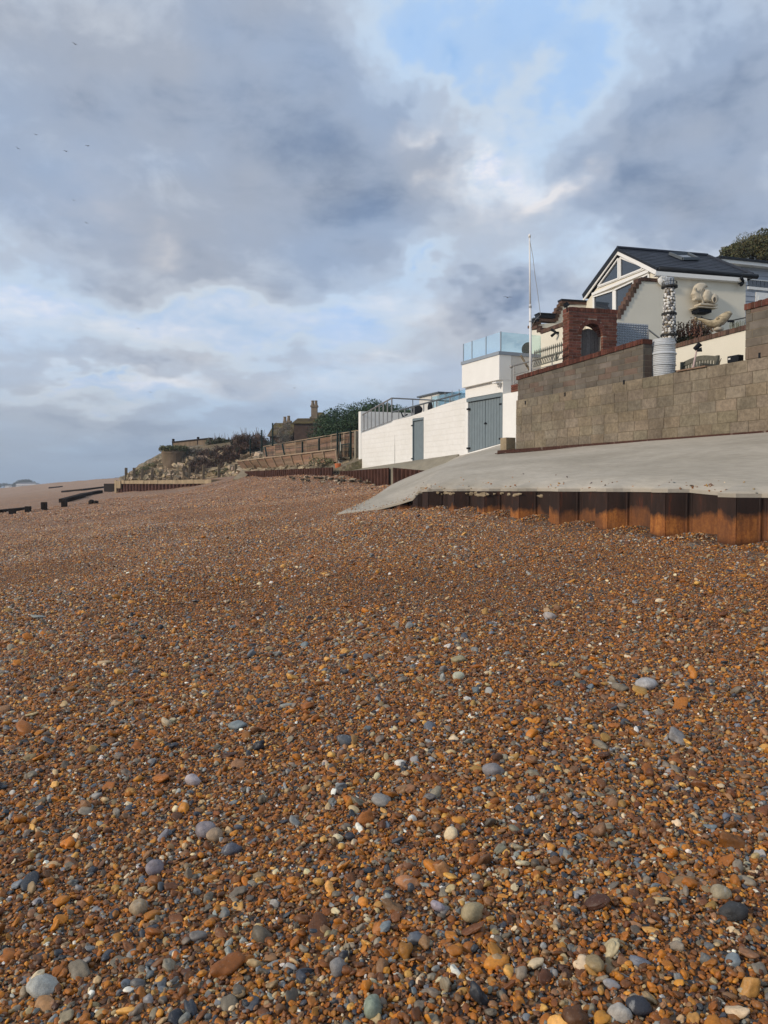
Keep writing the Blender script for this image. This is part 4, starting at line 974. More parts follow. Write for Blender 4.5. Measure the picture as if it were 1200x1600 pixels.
# ------------------------------------------------------------------ walkway slab and second piling
def pile_line(name, P0, P1, zt0, zt1, zb, period, dep, mat, label, side=1):
    P0, P1 = Vector((*P0, 0)), Vector((*P1, 0)); d = (P1 - P0); L = d.length; d.normalize(); n = Vector((d.y, -d.x, 0)) * side
    k = int(L / period); pts = []
    for i in range(k):
        s = i * period
        for f, o in ((0, 0), (.35, 0), (.5, dep), (.85, dep)): pts.append((s + f * period, o))
    m = MB(); vs = []; th = .03
    for s, o in pts:
        t = s / L; p = P0 + d * s + n * o; z1 = zt0 + (zt1 - zt0) * t
        vs += [p + Vector((0, 0, zb)), p + Vector((0, 0, z1)), p - n * th + Vector((0, 0, z1)), p - n * th + Vector((0, 0, zb))]
    fs = []
    for i in range(len(pts) - 1):
        a, b = i * 4, i * 4 + 4; fs += [(a, b, b + 1, a + 1), (a + 1, b + 1, b + 2, a + 2), (a + 2, b + 2, b + 3, a + 3)]
    fs += [(0, 1, 2, 3), (len(vs) - 4, len(vs) - 1, len(vs) - 2, len(vs) - 3)]
    m.add(vs, fs); return tag(m.build(name, mat), label, 'sheet piling')
def walkway():
    a = onx(614, 730.7, 13.9); b = onx(612, 731, 13.9)
    yc = a.y; zc = a.z
    f = onx(524, 737, 13.9)
    pile_line('sheet_pile_wall', (13.9, f.y), (13.9, yc), f.z, zc, .2, .36, .11, M['rust_dark'], 'low dark rusty piling in front of the left end of the white wall', side=1)
    g2 = onx(524, 730, 13.5); h2 = onx(384, 736.5, 13.5)
    pile_line('sheet_pile_wall', (13.5, h2.y), (13.5, g2.y), h2.z, g2.z, .2, .42, .14, M['rust_dark'], 'long dark brown ribbed piling below the leaning timber fence', side=1)
    e = Vector((14.3, 26.6))
    pile_line('sheet_pile_wall', (13.9, yc - .02), (14.1, 26.4), zc, 2.05, .5, .36, .11, M['rust_dark'], 'short shadowed piling turning from the corner towards the concrete ramp', side=1)
    m = MB(); P = [(13.92, f.y), (13.92, yc), (14.12, 26.2), (15.02, 26.2), (15.02, f.y)]; Z = [f.z - .02, zc - .015, 2.06, 2.75, 2.35]
    m.add([Vector((*p, z)) for p, z in zip(P, Z)] + [Vector((*p, .8)) for p in P], [(0, 1, 2, 3, 4), (9, 8, 7, 6, 5)] + [(i, (i + 1) % 5, 5 + (i + 1) % 5, 5 + i) for i in range(5)])
    structure(m.build('pavement', M['slab']))
walkway()
# ------------------------------------------------------------------ summer house
H0 = (18.4, 19.2)
FH = Fr(H0, 100, 190); FG = Fr(H0, 6, 276)
FGR = FG.shift(.12)
def house():
    root = thing('house', (*H0, 4), 'cream rendered gabled garden house with a dark slate roof above the sea wall', 'house')
    A = FGR.px(964.3, 388.5); E1 = FGR.px(1028, 418.5); E2 = FGR.px(911, 461.5)
    print('roof', A, E1, E2, 'side eave', FH.px(1030, 425), FH.px(1165, 430))
    W = FG.px(916, 460)[0]; ze = (E1[1] + E2[1]) / 2
    zE1, zE2, zA = E1[1], E2[1], A[1]
    eu = FH.u; A3 = FGR.P(*A); E13 = FGR.P(*E1); E23 = FGR.P(*E2)
    # length of ridge and eaves read along the inland direction
    def along(P0, px):
        lo, hi = 0, 20
        for _ in range(50):
            mid = (lo + hi) / 2
            if proj(P0 + eu * mid)[0] < px: lo = mid
            else: hi = mid
        return lo
    Lr = along(A3, 1105); Le = along(E13, 1176); print('Lr', Lr, 'Le', Le, proj(A3 + eu * Lr), proj(E13 + eu * Le))
    zr = 0.0
    B3 = A3 + eu * Lr; D1 = E13 + eu * Le; D2 = E23 + eu * (Le)
    def slope(name, P00, P01, P10, P11, nrow):
        """tiled plane: eave P00->P01, ridge P10->P11"""
        m = MB(); up = Vector((0, 0, 1)); nn = (P01 - P00).cross(P10 - P00).normalized(); nn = nn if nn.z > 0 else -nn
        for i in range(nrow):
            t0, t1 = i / nrow, (i + 1) / nrow; a, b = P00.lerp(P10, t0), P01.lerp(P11, t0); c, d = P01.lerp(P11, t1), P00.lerp(P10, t1); k = max(1, int((b - a).length / .30))
            for j in range(k):
                f0, f1 = (j + .01) / k, (j + .99) / k; th = .013 + rng.uniform(0, .004)
                q0, q1, q2, q3 = a.lerp(b, f0), a.lerp(b, f1), d.lerp(c, f1), d.lerp(c, f0)
                m.hexa([q0, q1, q2, q3, q0 + nn * th, q1 + nn * th, q2 + nn * .004, q3 + nn * .004], brickcol(.8, 1.25, .02))
        return m
    rf = MB(); dz = Vector((0, 0, -.16))
    e1, a_, e2, d1, b_, d2 = E13, A3, E23, D1, B3, D2
    # roof body
    vs = [e1, a_, e2, d1, b_, d2]; vs2 = [v + Vector((0, 0, -.12)) for v in vs]
    rf.add(vs + vs2, [(0, 1, 4, 3), (1, 2, 5, 4), (3, 4, 5), (6, 9, 10, 7), (7, 10, 11, 8), (9, 11, 10), (0, 6, 7, 1), (1, 7, 8, 2), (0, 3, 9, 6), (2, 8, 11, 5), (3, 5, 11, 9)], (1, 1, 1))
    r = rf.build('roof', M['roof'], root)
    lift = Vector((0, 0, .006))
    t1 = slope('', e1 + lift, d1 + lift, a_ + lift, b_ + lift, 11); t1.build('roof_tiles', M['roof'], r)
    t2 = slope('', e2 + lift, d2 + lift, a_ + lift, b_ + lift, 11); t2.build('roof_tiles', M['roof'], r)
    rg = MB(); rg.tube([a_ + Vector((0, 0, .03)), b_ + Vector((0, 0, .03))], .07, 8); rg.tube([b_ + Vector((0, 0, .02)), d1 + Vector((0, 0, .03))], .06, 8); rg.build('ridge_tiles', M['roof'], r)
    # verge boards, gutters, fascia
    g = MB()
    g.tube([e1 - eu * .02 + Vector((0, -.06, -.05)), d1 + eu * .12 + Vector((0, -.06, -.05))], .085, 10); g.build('gutter', M['gutter'], root, smooth=True)
    v = MB(); v.bar(e2 + Vector((0, 0, -.04)), a_ + Vector((0, 0, -.04)), .05, .17); v.bar(e1 + Vector((0, 0, -.03)), a_ + Vector((0, 0, -.03)), .05, .08); v.build('verge', M['gutter'], root)
    b = MB(); k = FG.n * -.04
    b.bar(e1 + k * .4 + Vector((0, .1, -.12)), a_ + k * .4 + Vector((0, 0, -.13)), .045, .13); b.bar(e2 + k * .4 + Vector((0, 0, -.17)), a_ + k * .4 + Vector((0, 0, -.135)), .04, .10); b.build('barge_board', M['white'], root)
    f = MB(); P0 = FH.P(-.26, 0, .14); P1 = FH.P(Le - .45, 0, .14); zf = zE1 - .14
    for (z0, z1, o0, o1) in ((zf - .13, zf, 0, .03),):
        f.hexa([FH.P(a, z, d) for z in (z0, z1) for a, d in ((-.26, .14), (Le - .42, .14), (Le - .42, .165), (-.26, .165))])
    f.hexa([FH.P(a, z, d) for z in (zf - .145, zf - .132) for a, d in ((-.26, .003), (Le - .42, .003), (Le - .42, .139), (-.26, .139))]); f.build('fascia', M['white'], root)
    # walls
    Ls = FH.px(1165, 460)[0]; ztop = zf - .14
    w = MB(); w.hexa([FH.P(a, z, d) for z in (3.5, ztop) for a, d in ((0, 0), (Ls, 0), (Ls, -.3), (0, -.3))]); w.build('side_wall', M['stucco'], root)
    zg = lambda a: zA - .26 - (zA - ze) * abs(a - A[0]) / abs(E1[0] - A[0])
    gw = MB(); gw.poly(FG, [(0.02, 3.5), (W, 3.5), (W, zg(W)), (A[0], zA - .30), (.02, zg(.02))], 0, -.25)
    gwo = gw.build('gable_wall', M['stucco'], root)
    bk = MB(); bk.hexa([Vector((*(FH.P(a, 0, d)).xy, z)) for z in (3.5, ze - .3) for a, d in ((.3, -.3), (Ls, -.3), (Ls, -W), (.3, -W))]); bk.build('back_wall', M['stucco'], root)
    # triangular windows
    def pane(pts_px, d, name='window', fr=FG, w_=.05):
        pts = [fr.px(*p) for p in pts_px]; m = MB(); n = len(pts); P = [fr.P(a, z, d + .03) for a, z in pts]
        for i in range(n): m.bar(P[i], P[(i + 1) % n], w_, .05)
        fo = m.build(name, M['white'], root); q = MB(); q.poly(fr, pts, d + .012, d + .003); q.build('pane', M['window'], fo); return fo
    Z = lambda x, y: (800 + x / 3, 360 + y / 3)
    pane([Z(408, 262), Z(503, 132), Z(503, 226)], 0, w_=.07)
    pane([Z(512, 128), Z(613, 168), Z(613, 182), Z(512, 222)], 0, w_=.07)
    pane([Z(387, 312), Z(480, 282), Z(480, 385), Z(387, 390)], 0, w_=.09)
    pane([Z(488, 279), Z(575, 238), Z(575, 375), Z(488, 385)], 0, w_=.09)
    pane([Z(582, 236), Z(645, 205), Z(645, 330), Z(582, 350)], 0, w_=.07)
    bd = MB(); p0 = FG.px(*Z(384, 301)); p1 = FG.px(*Z(650, 190)); bd.bar(FG.P(*p0, .05), FG.P(*p1, .05), .10, .10); p0 = FG.px(*Z(404, 268)); p1 = FG.px(*Z(640, 176)); bd.bar(FG.P(*p0, .03), FG.P(*p1, .03), .03, .04); bd.build('window_head', M['white'], root)
    # skylight on the camera side slope
    ed = (a_ - e1).normalized(); nn = (d1 - e1).cross(a_ - e1).normalized(); nn = nn if nn.z > 0 else -nn
    def onroof(px, py): return on_plane(px, py, e1 + nn * .05, nn)
    q = [onroof(*Z(800, 137)), onroof(*Z(872, 137)), onroof(*Z(822, 112)), onroof(*Z(738, 112))]
    s = MB(); 
    for i in range(4): s.bar(q[i] + nn * .03, q[(i + 1) % 4] + nn * .03, .07, .09)
    so = s.build('skylight', M['darksteel'], root); s = MB(); s.add([v + nn * .03 for v in q] + [v for v in q], [(0, 1, 2, 3), (7, 6, 5, 4), (0, 4, 5, 1), (1, 5, 6, 2), (2, 6, 7, 3), (3, 7, 4, 0)]); s.build('pane', M['window'], so)
    return W, Ls, zE1, ze
HW, HL, HZE, HZ2 = house()

def stepped_walls():
    Z = lambda x, y: (960 + x / 5, 380 + y / 5)
    # near one, running out towards the sea from the corner of the house; a runs inland so seaward is negative
    f = FH; t0 = (-.003, f.px(1027, 435)[1]); t1 = f.px(1001, 435); e = f.px(965.5, 496)
    n = 9; root = thing('stepped_wall', f.P(e[0], 3.8, 0), 'cream garden wall with brown brick steps along its sloping top, right of the brick arch', 'wall')
    m, c = MB(), MB(); da = (t1[0] - e[0]) / n; dz = (t1[1] - e[1]) / n
    pts = [(e[0] - .3, 3.5), (t0[0], 3.5), (t0[0], t0[1] - .12), (t1[0], t0[1] - .12)]
    for i in range(n):
        a = t1[0] - da * i; z = t1[1] - dz * i; a1 = a - da; pts += [(a, z - .12 - dz * .3), (a1, z - .12 - dz * .3)]
        c.fbox(f, a1 - da * .25, a + .012, z - dz * 1.0 - .045, z - dz * .05, .03 + .004 * (i % 2), -.24, brickcol(.6, 1.2))
    pts += [(e[0] - .3, e[1] - .15)]
    m.poly(f, pts, 0, -.2); m.build('wall', M['stucco'], root)
    soldiers(c, f, t1[0] - .01, t0[0], lambda a: t0[1] - .12, .11, .2, .26, .035, lambda: brickcol(.5, 1.0)); c.build('coping', M['brownbrick'], root)
    # far one
    PF = FG.P(HW, 0, 0); f2 = Fr((PF.x, PF.y), 100, 190); Y = lambda x, y: (820 + x / 5, 440 + y / 5)
    root = thing('stepped_wall', f2.P(-1, 4, 0), 'cream garden wall with stepped brown brick top and dark capping, left of the brick arch', 'wall')
    q = [Y(527, 152), Y(290, 152), Y(270, 185), Y(243, 240), Y(243, 292), Y(130, 300), Y(60, 325)]
    qq = [f2.px(*p) for p in q]; m, c = MB(), MB()
    end = f2.px(*Y(56, 600)); pts = [(qq[0][0] + .05, 3.6), (qq[0][0] + .05, qq[0][1] - .12)] + [(a, z - .14) for a, z in qq[1:]] + [(end[0], qq[-1][1] - .14), (end[0], 3.6)]
    m.poly(f2, pts, 0, -.22); m.build('wall', M['stucco'], root)
    # brick coping pieces
    c.fbox(f2, qq[1][0] - .02, qq[0][0] + .05, qq[0][1] - .16, qq[0][1] - .062, .03, -.25, brickcol(.7, 1))
    steps = [(290, 168), (268, 198), (256, 226), (245, 254), (236, 280)]
    for i, (x, y) in enumerate(steps):
        a, z = f2.px(*Y(x, y)); c.fbox(f2, a - .09, a + .12, z - .12, z - .012, .035 + .004 * (i % 2), -.25, brickcol(.6, 1.1))
    a0, z0 = f2.px(*Y(245, 296)); a1, z1 = f2.px(*Y(110, 300)); c.fbox(f2, a1, a0, z0 - .10, z0 - .002, .03, -.25, brickcol(.7, 1.1))
    for x, y in ((100, 318), (78, 330), (60, 342)): a, z = f2.px(*Y(x, y)); c.fbox(f2, a - .08, a + .12, z - .07, z + .02, .04, -.25, brickcol(.6, 1.1))
    c.build('coping', M['brownbrick'], root)
    k = MB(); k.fbox(f2, qq[1][0] - .04, qq[0][0] + .05, qq[0][1] - .06, qq[0][1] + .0, .05, -.27); k.build('capping', M['gutter'], root)
    # front wall of the terrace facing the sea
    f3 = Fr((end and f2.P(end[0], 0, 0).x, f2.P(end[0], 0, 0).y), 6, 276)
    p = [f3.px(*Y(58, 380)), f3.px(*Y(100, 372)), f3.px(*Y(128, 408)), f3.px(*Y(312, 345))]
    root = thing('terrace_wall', f3.P(-1, 4, 0), 'cream terrace wall with sloping brown brick coping, behind the spiked railing', 'wall')
    m, c = MB(), MB(); m.poly(f3, [(p[0][0], 3.6), (p[0][0], p[0][1])] + [(a, z - .02) for a, z in p[1:]] + [(p[3][0] - .4, p[3][1] - .02), (p[3][0] - .4, 3.6)], .01, -.2); m.build('wall', M['stucco'], root)
    A_, B_ = p[3], p[2]
    fz = lambda a: B_[1] + (A_[1] - B_[1]) * (a - B_[0]) / (A_[0] - B_[0])
    soldiers(c, f3, A_[0] - .3, B_[0], fz, .13, .20, .26, .035, lambda: brickcol(.6, 1.05))
    c.fbox(f3, p[1][0] + .002, p[0][0], p[0][1] + .003, p[0][1] + .10, .04, -.2, brickcol(.7, 1.1)); c.fbox(f3, B_[0] + .004, p[1][0] - .002, p[1][1] - .12, p[1][1] + .01, .04, -.2, brickcol(.7, 1.1)); c.build('coping', M['brownbrick'], root)
    # black covered boxes on the wall
    for (x0, y0, x1, y1, lab) in ((66, 283, 104, 318, 'small black box on top of the stepped wall nearest the flagpole'), (106, 243, 236, 292, 'larger black box on top of the stepped wall beside the small one')):
        a0, z1_ = f2.px(*Y(x0, y0), .0); a1, z0_ = f2.px(*Y(x1, y1)); r = thing('storage_box', f2.P((a0 + a1) / 2, z0_, -.1), lab, 'box')
        b = MB(); b.fbox(f2, a0, a1, z0_, z1_ - .05, .04, -.30); b.build('body', M['gutter'], r, bevel=.012); b = MB(); b.fbox(f2, a0 - .02, a1 + .02, z1_ - .048, z1_, .06, -.32); b.build('lid', M['darksteel'] if x0 < 70 else M['gutter'], r, bevel=.01)
    return f2, f3
F2, F3 = stepped_walls()

def chevron(fr, px, py, s, lab, flip=1):
    a, z = fr.px(px, py, .05); t = thing('wall_spotlight', fr.P(a, z - s, .05), lab, 'wall light', 'black twin spotlights on the cream walls')
    for k, sg in enumerate((1, -1)):
        m = MB(); c0 = Vector((a + flip * s * .35, z)); c1 = Vector((a - flip * s * .55, z + sg * s * .75))
        m.tube([fr.P(c0.x, c0.y + sg * s * .12, .16), fr.P(c1.x, c1.y, .24)], [s * .26, s * .34], 10); m.build('spotlight', M['black'], t)
    m = MB(); m.fbox(fr, a + flip * s * .1 - s * .2, a + flip * s * .1 + s * .25, z - s * .22, z + s * .22, .14, -.045); m.build('bracket', M['black'], t)
chevron(FH, 1155.5, 442, .16, 'black twin spotlight high on the side wall of the house, right of the head sculpture')
chevron(F3, 871, 520, .15, 'black twin spotlight on the low terrace wall above the spiked railing', -1)

def arch():
    P = depth(889, 560, 19.6); fr = Fr((P.x, P.y), 100, 190)
    a1, _ = fr.px(964.5, 500); _, zt = fr.px(925, 481.5); ac, zs = fr.px(925.4, 524); r = (fr.px(942, 524)[0] - fr.px(908.6, 524)[0]) / 2
    root = thing('brick_arch', fr.P(a1 / 2, 3.8, 0), 'red brick gateway with a round arch behind the grey brick wall', 'gateway')
    T = .36; ring = .105
    def holes(z):
        if z < zs: return [(ac - r, ac + r)]
        R_ = r + ring; d = z - zs
        return [(ac - math.sqrt(R_ * R_ - d * d), ac + math.sqrt(R_ * R_ - d * d))] if d < R_ else []
    b, mm = MB(), MB(); cf = lambda: brickcol(.65, 1.3)
    masonry(b, mm, fr, 0, a1, 3.8, zt - .11, .0745, .225, .010, T, cf, holes=holes, bd=.1)
    FL = Fr((P.x, P.y), 10, 280); masonry(b, mm, FL, .003, T, 3.8, zt - .11, .0745, .225, .010, T, cf, holes=lambda z: [], bd=.1, d=.001)
    soldiers(b, fr, -.005, a1 + .005, lambda a: zt - .108, .105, .0745, T, .01, cf)
    n = 17
    for i in range(n):
        t0, t1 = math.pi * (i + .05) / n, math.pi * (i + .95) / n; q = [(ac + rr * math.cos(t), zs + rr * math.sin(t)) for rr in (r, r + ring - .006) for t in (t0, t1)]
        b.hexa([fr.P(*q[0], .004), fr.P(*q[1], .004), fr.P(*q[1], -T), fr.P(*q[0], -T), fr.P(*q[2], .004), fr.P(*q[3], .004), fr.P(*q[3], -T), fr.P(*q[2], -T)], cf())
    b.build('brickwork', M['redbrick'], root)
    # mortar body with the opening
    R2 = r + .004; arc = [(ac + R2 * math.cos(t), zs + R2 * math.sin(t)) for t in [math.pi * k / 20 for k in range(21)]]
    L_ = [(.008, 3.8)] + [(ac - R2, 3.8)] + list(reversed(arc))[:11] + [(ac, zt - .11), (.008, zt - .11)]
    R_ = [(a1 - .008, 3.8), (a1 - .008, zt - .11), (ac, zt - .11)] + list(reversed(arc))[10:] + [(ac + R2, 3.8)]
    m2 = MB(); m2.poly(fr, L_, -.008, -T + .004); m2.poly(fr, R_, -.008, -T + .004); m2.build('mortar_bed', M['redmortar'], root)
    # weathered plank gate set back in the opening
    g = MB(); rg = r - .01; n = 5; zz = zs - .06
    for i in range(n):
        x0, x1 = ac - rg + 2 * rg * i / n + .003, ac - rg + 2 * rg * (i + 1) / n - .003
        h = lambda x: zz + math.sqrt(max(0, rg * rg - (x - ac) ** 2)) * .92
        P_ = fr.P; d0, d1 = -.20, -.235; c = brickcol(.75, 1.3, .03)
        xm = (x0 + x1) / 2; v = [P_(x, 3.8, d) for d in (d0, d1) for x in (x0, x1)]
        pts = [(x0, 3.8), (x1, 3.8), (x1, h(x1)), (xm, h(xm)), (x0, h(x0))]; g.poly(fr, pts, d0, d1, c)
    tag(g.build('gate', M['wood_grey']), 'grey weathered arched plank gate inside the red brick archway', 'gate')
    # spotlight on its top left corner
    a, z = fr.px(883.5, 478); s = thing('corner_spotlight', fr.P(a, z - .1, 0), 'black spotlight clipped to the top left corner of the brick arch', 'wall light')
    m = MB(); m.tube([fr.P(a - .02, z + .07, .02), fr.P(a + .03, z - .02, .03)], [.06, .075], 10); m.build('spotlight', M['black'], s); m = MB(); m.tube([fr.P(a + .03, z - .02, .02), fr.P(a + .04, z - .16, .02)], .018, 6); m.build('bracket', M['black'], s)
    # patterned sheet to its right
    P2 = depth(990, 520, 20.6); f2 = Fr((P2.x, P2.y), 97, 187); a0, z1 = f2.px(963, 503.5); a1_, z0 = f2.px(1012.5, 540)
    m = MB(); m.fbox(f2, a0, a1_, z0 - .4, z1, 0, -.03); nx, nz = 13, 9; w = (a1_ - a0) / nx; hh = (z1 - z0) / nz
    for i in range(nx):
        for j in range(nz):
            c = (a0 + (i + .5) * w, z0 + (j + .5) * hh); m.add([f2.P(c[0] - w * .38, c[1] - hh * .38, .001), f2.P(c[0] + w * .38, c[1] - hh * .38, .001), f2.P(c[0] + w * .38, c[1] + hh * .38, .001), f2.P(c[0] - w * .38, c[1] + hh * .38, .001), f2.P(c[0] - w * .1, c[1] - hh * .05, .03), f2.P(c[0] + w * .1, c[1] - hh * .05, .03), f2.P(c[0] + w * .1, c[1] + hh * .1, .03), f2.P(c[0] - w * .1, c[1] + hh * .1, .03)], [(3, 2, 1, 0), (4, 5, 6, 7), (0, 1, 5, 4), (1, 2, 6, 5), (2, 3, 7, 6), (3, 0, 4, 7)], (1, 1, 1))
    tag(m.build('patterned_screen', M['panel']), 'pale blue grey embossed screen panel standing right of the brick arch', 'screen')
    q0, q1 = f2.px(1013, 515, .1), f2.px(1036, 533, .1); m = MB(); m.tube([f2.P(*q0, .1), f2.P(*q1, .1)], .022, 8); m.tube([f2.P(q0[0], q0[1] - .7, .1), f2.P(*q0, .1)], .02, 6)
    tag(m.build('handrail', M['steel']), 'short sloping grey handrail between the patterned screen and the stone lighthouse', 'railing')
arch()

def garden():
    # barrel shaped ribbed pot
    c = depth(1036, 590, 16.6); r_ = 18 / F * 16.6; zb = ZT + .003; h = depth(1036, 531.5, 16.6).z - zb; cx, cy = c.x, c.y
    pr = []; n = 44
    for i in range(n + 1):
        t = i / n; r = r_ * (.78 + .24 * math.sin(math.pi * min(1, .15 + t * .72)) ** .8); r *= 1.0
        groove = .006 * (1 if i % 2 else -1); 
        if abs(t - .62) < .02 or abs(t - .84) < .02 or abs(t - .34) < .02: groove = .022
        pr.append((t * h, r + groove))
    pr += [(h + .003, r_ * .93), (h - .08, r_ * .90)]
    m = MB(); m.lathe((cx, cy, zb), pr, 40); p = m.build('garden_pot', M['ceramic'], smooth=False, origin=(cx, cy, zb)); tag(p, 'tall pale grey ribbed barrel pot standing on the block wall beside the brick wall end', 'pot')
    # stone lighthouse
    X_ = 13.55; b = onx(1045, 530, X_); top = onx(1045.5, 434, X_); Z = (b - Vector((0, 0, CZ))).length * math.cos(R(20)); u = Z / F
    root = thing('lighthouse_ornament', (b.x, b.y, 4.3), 'model lighthouse clad in black and white stones beside the ribbed pot', 'ornament')
    z = lambda py: onx(1045, py, X_).z
    zb, zg = 4.3, z(450); rb, rt = 11.8 * u, 7.6 * u
    core = MB(); core.lathe((b.x, b.y, 0), [(zb, rb - .02), (zg, rt - .02)], 20, (.14, .13, .12)); st = MB(); r = random.Random(3)
    rad = lambda zz: rb + (rt - rb) * (zz - zb) / (zg - zb)
    zz = zb
    while zz < zg - .02:
        k = int(2 * math.pi * rad(zz) / .085); o = r.random()
        for i in range(k):
            a = 2 * math.pi * (i + o) / k; z_ = zz + r.uniform(-.02, .02); R_ = rad(z_) - .01; cc = r.choice([(.62, .60, .56), (.70, .68, .63), (.45, .43, .40), (.32, .31, .30), (.75, .73, .70), (.12, .12, .13)])
            rot = Matrix.Rotation(a, 3, 'Z'); st.blob((b.x + R_ * math.cos(a), b.y + R_ * math.sin(a), z_), (.022, r.uniform(.030, .05), r.uniform(.026, .045)), rot, n=7, m=5, col=cc, jit=.15)
        zz += .068
    t = core.build('tower', M['mortar'], root); st.build('stone_cladding', M['flint'], t, smooth=True)
    for py in (491, 524): m = MB(); q = z(py); m.lathe((b.x, b.y, 0), [(q - .02, rad(q) + .005), (q - .02, rad(q) + .035), (q + .02, rad(q) + .035), (q + .02, rad(q) + .005)], 20); m.build('band', M['dark_iron'], root)
    m = MB(); m.lathe((b.x, b.y, 0), [(zg, rt), (zg, rt + .07), (zg + .04, rt + .07), (zg + .04, rt - .03)], 20); m.build('gallery', M['dark_iron'], root)
    m = MB(); zt = z(436)
    for i in range(10):
        a = 2 * math.pi * i / 10; m.tube([(b.x + (rt + .05) * math.cos(a), b.y + (rt + .05) * math.sin(a), zg + .04), (b.x + (rt + .05) * math.cos(a), b.y + (rt + .05) * math.sin(a), zg + .13)], .006, 5)
    m.tube([(b.x + (rt + .05) * math.cos(2 * math.pi * i / 20), b.y + (rt + .05) * math.sin(2 * math.pi * i / 20), zg + .125) for i in range(21)], .007, 5)
    m.build('gallery_railing', M['dark_iron'], root)
    m = MB(); m.lathe((b.x, b.y, 0), [(zg + .042, rt * .72), (zt - .03, rt * .66)], 14); l = m.build('lantern', M['panel'], root)
    m = MB()
    for i in range(8):
        a = 2 * math.pi * i / 8; c_ = (b.x + rt * .76 * math.cos(a), b.y + rt * .76 * math.sin(a)); m.tube([(*c_, zg + .043), (*c_, zt)], .012, 5)
    m.lathe((b.x, b.y, 0), [(zt - .03, rt * .70), (zt, rt * .82), (zt + .02, rt * .75)], 14); m.build('lantern_frame', M['panel'], l)
    # white carved wall ornament
    f = FH.shift(.03); a0, z0 = f.px(1034, 437.5); s = .17; w = thing('wall_ornament', f.P(a0, z0 - s, 0), 'round white ridged wall ornament under the eave above the stone lighthouse', 'ornament')
    m = MB(); m.pillow(f, [(a0 + s * math.cos(t), z0 + s * 1.15 * math.sin(t)) for t in [2 * math.pi * k / 24 for k in range(24)]], .09, .05, rings=3); m.build('disc', M['white'], w, smooth=True)
    m = MB()
    for k in range(4): m.tube([f.P(a0 + (s * (.95 - .22 * k)) * math.cos(t), z0 - .02 + (s * 1.05 * (.95 - .22 * k)) * math.sin(t), .06 + .03 * k) for t in [math.pi * (.9 + 1.2 * q / 14) for q in range(15)]], .016, 6)
    for k in range(4): m.tube([f.P(a0 - .09 + .055 * k, z0 + .02, .14), f.P(a0 - .09 + .055 * k, z0 + .22 - .03 * abs(k - 1.5), .08)], .019, 6)
    m.build('ridges', M['whiterender'], w, smooth=True)
    # garden wall with brick coping
    FGW = Fr((13.5, 0), 0, 270); q0 = FGW.px(1054, 538.5); q1 = FGW.px(1165, 509); q2 = FGW.px(1200, 500)
    fz = lambda a: q0[1] + (q1[1] - q0[1]) * (a - q0[0]) / (q1[0] - q0[0]) - .09
    root = thing('garden_wall', FGW.P(11, 3.7, 0), 'low cream garden wall with a brown brick on edge coping behind the bench', 'wall')
    m = MB(); aS, aE = q0[0] + .25, q2[0] - 3.0; m.hexa([FGW.P(a, z, d) for z, d_ in ((3.7, 0),) for a, d in ((aE, 0), (aS, 0), (aS, -.2), (aE, -.2))] + [FGW.P(a, fz(a), d) for a, d in ((aE, 0), (aS, 0), (aS, -.2), (aE, -.2))]); m.build('wall', M['stucco'], root)
    m = MB(); soldiers(m, FGW, aE, aS, lambda a: fz(a) + .001, .10, .076, .26, .03, lambda: brickcol(.55, 1.2)); m.build('coping', M['brownbrick'], root)
    m = MB(); m.hexa([FGW.P(a, fz(a) + h, d) for h in (.002, .092) for a, d in ((aE + .005, .02), (aS - .005, .02), (aS - .005, -.22), (aE + .005, -.22))]); m.build('coping_mortar', M['mortar'], root)
    # head sculpture: three nested profile slices on a plinth
    fs = FH.shift(.05); Zs = lambda x, y: (1070 + x / 13.333, 430 + y / 13.333)
    root = thing('head_sculpture', fs.P(*fs.px(1104, 483), 0), 'cast stone sculpture of nested face profiles looking left, on a dark wall bracket', 'sculpture')
    def prof(pts, d=0): return [fs.px(*Zs(*p), d) for p in pts]
    face = [(355, 175), (300, 165), (245, 178), (205, 210), (182, 255), (172, 300), (160, 335), (138, 388), (128, 410), (150, 420), (148, 440), (165, 452), (160, 470), (172, 485), (160, 510), (165, 535), (200, 552), (290, 545), (310, 570), (305, 625), (360, 625), (370, 560), (350, 480), (345, 400), (350, 330), (365, 275), (410, 250), (440, 262), (430, 215), (400, 185)]
    m = MB(); m.pillow(fs, prof(face, .15), .12, .19, rings=4, sq=.16); fo = m.build('large_head', M['stone_sculpt'], root, smooth=True)
    e = MB(); a, z = fs.px(*Zs(222, 300), .33); e.pillow(fs, [(a + .055 * math.cos(t), z + .022 * math.sin(t)) for t in [2 * math.pi * k / 12 for k in range(12)]], .03, .335, rings=2)
    e.tube([fs.P(*fs.px(*Zs(195, 275), .33), .33), fs.P(*fs.px(*Zs(215, 262), .36), .36), fs.P(*fs.px(*Zs(245, 275), .36), .36)], .014, 6); e.tube([fs.P(*fs.px(*Zs(165, 462), .30), .30), fs.P(*fs.px(*Zs(200, 462), .345), .345)], .012, 6); e.build('eye_and_brow', M['stone_sculpt'], fo, smooth=True)
    def slice_(cx_, cy_, rx, ry, d, D, nm, nose=True):
        pts = []
        for k in range(28):
            t = 2 * math.pi * k / 28; x = cx_ + rx * math.cos(t); y = cy_ - ry * math.sin(t)
            if nose and abs(t - math.pi * 1.02) < .30: x -= rx * .22 * (1 - abs(t - math.pi * 1.02) / .30)
            if nose and abs(t - math.pi * 1.26) < .18: x -= rx * .12
            pts.append((x, y))
        m = MB(); m.pillow(fs, prof(pts, d), D, d, rings=4); return m.build(nm, M['stone_sculpt'], root, smooth=True)
    slice_(450, 440, 90, 140, .25, .15, 'middle_head'); slice_(590, 495, 90, 105, .28, .14, 'small_head')
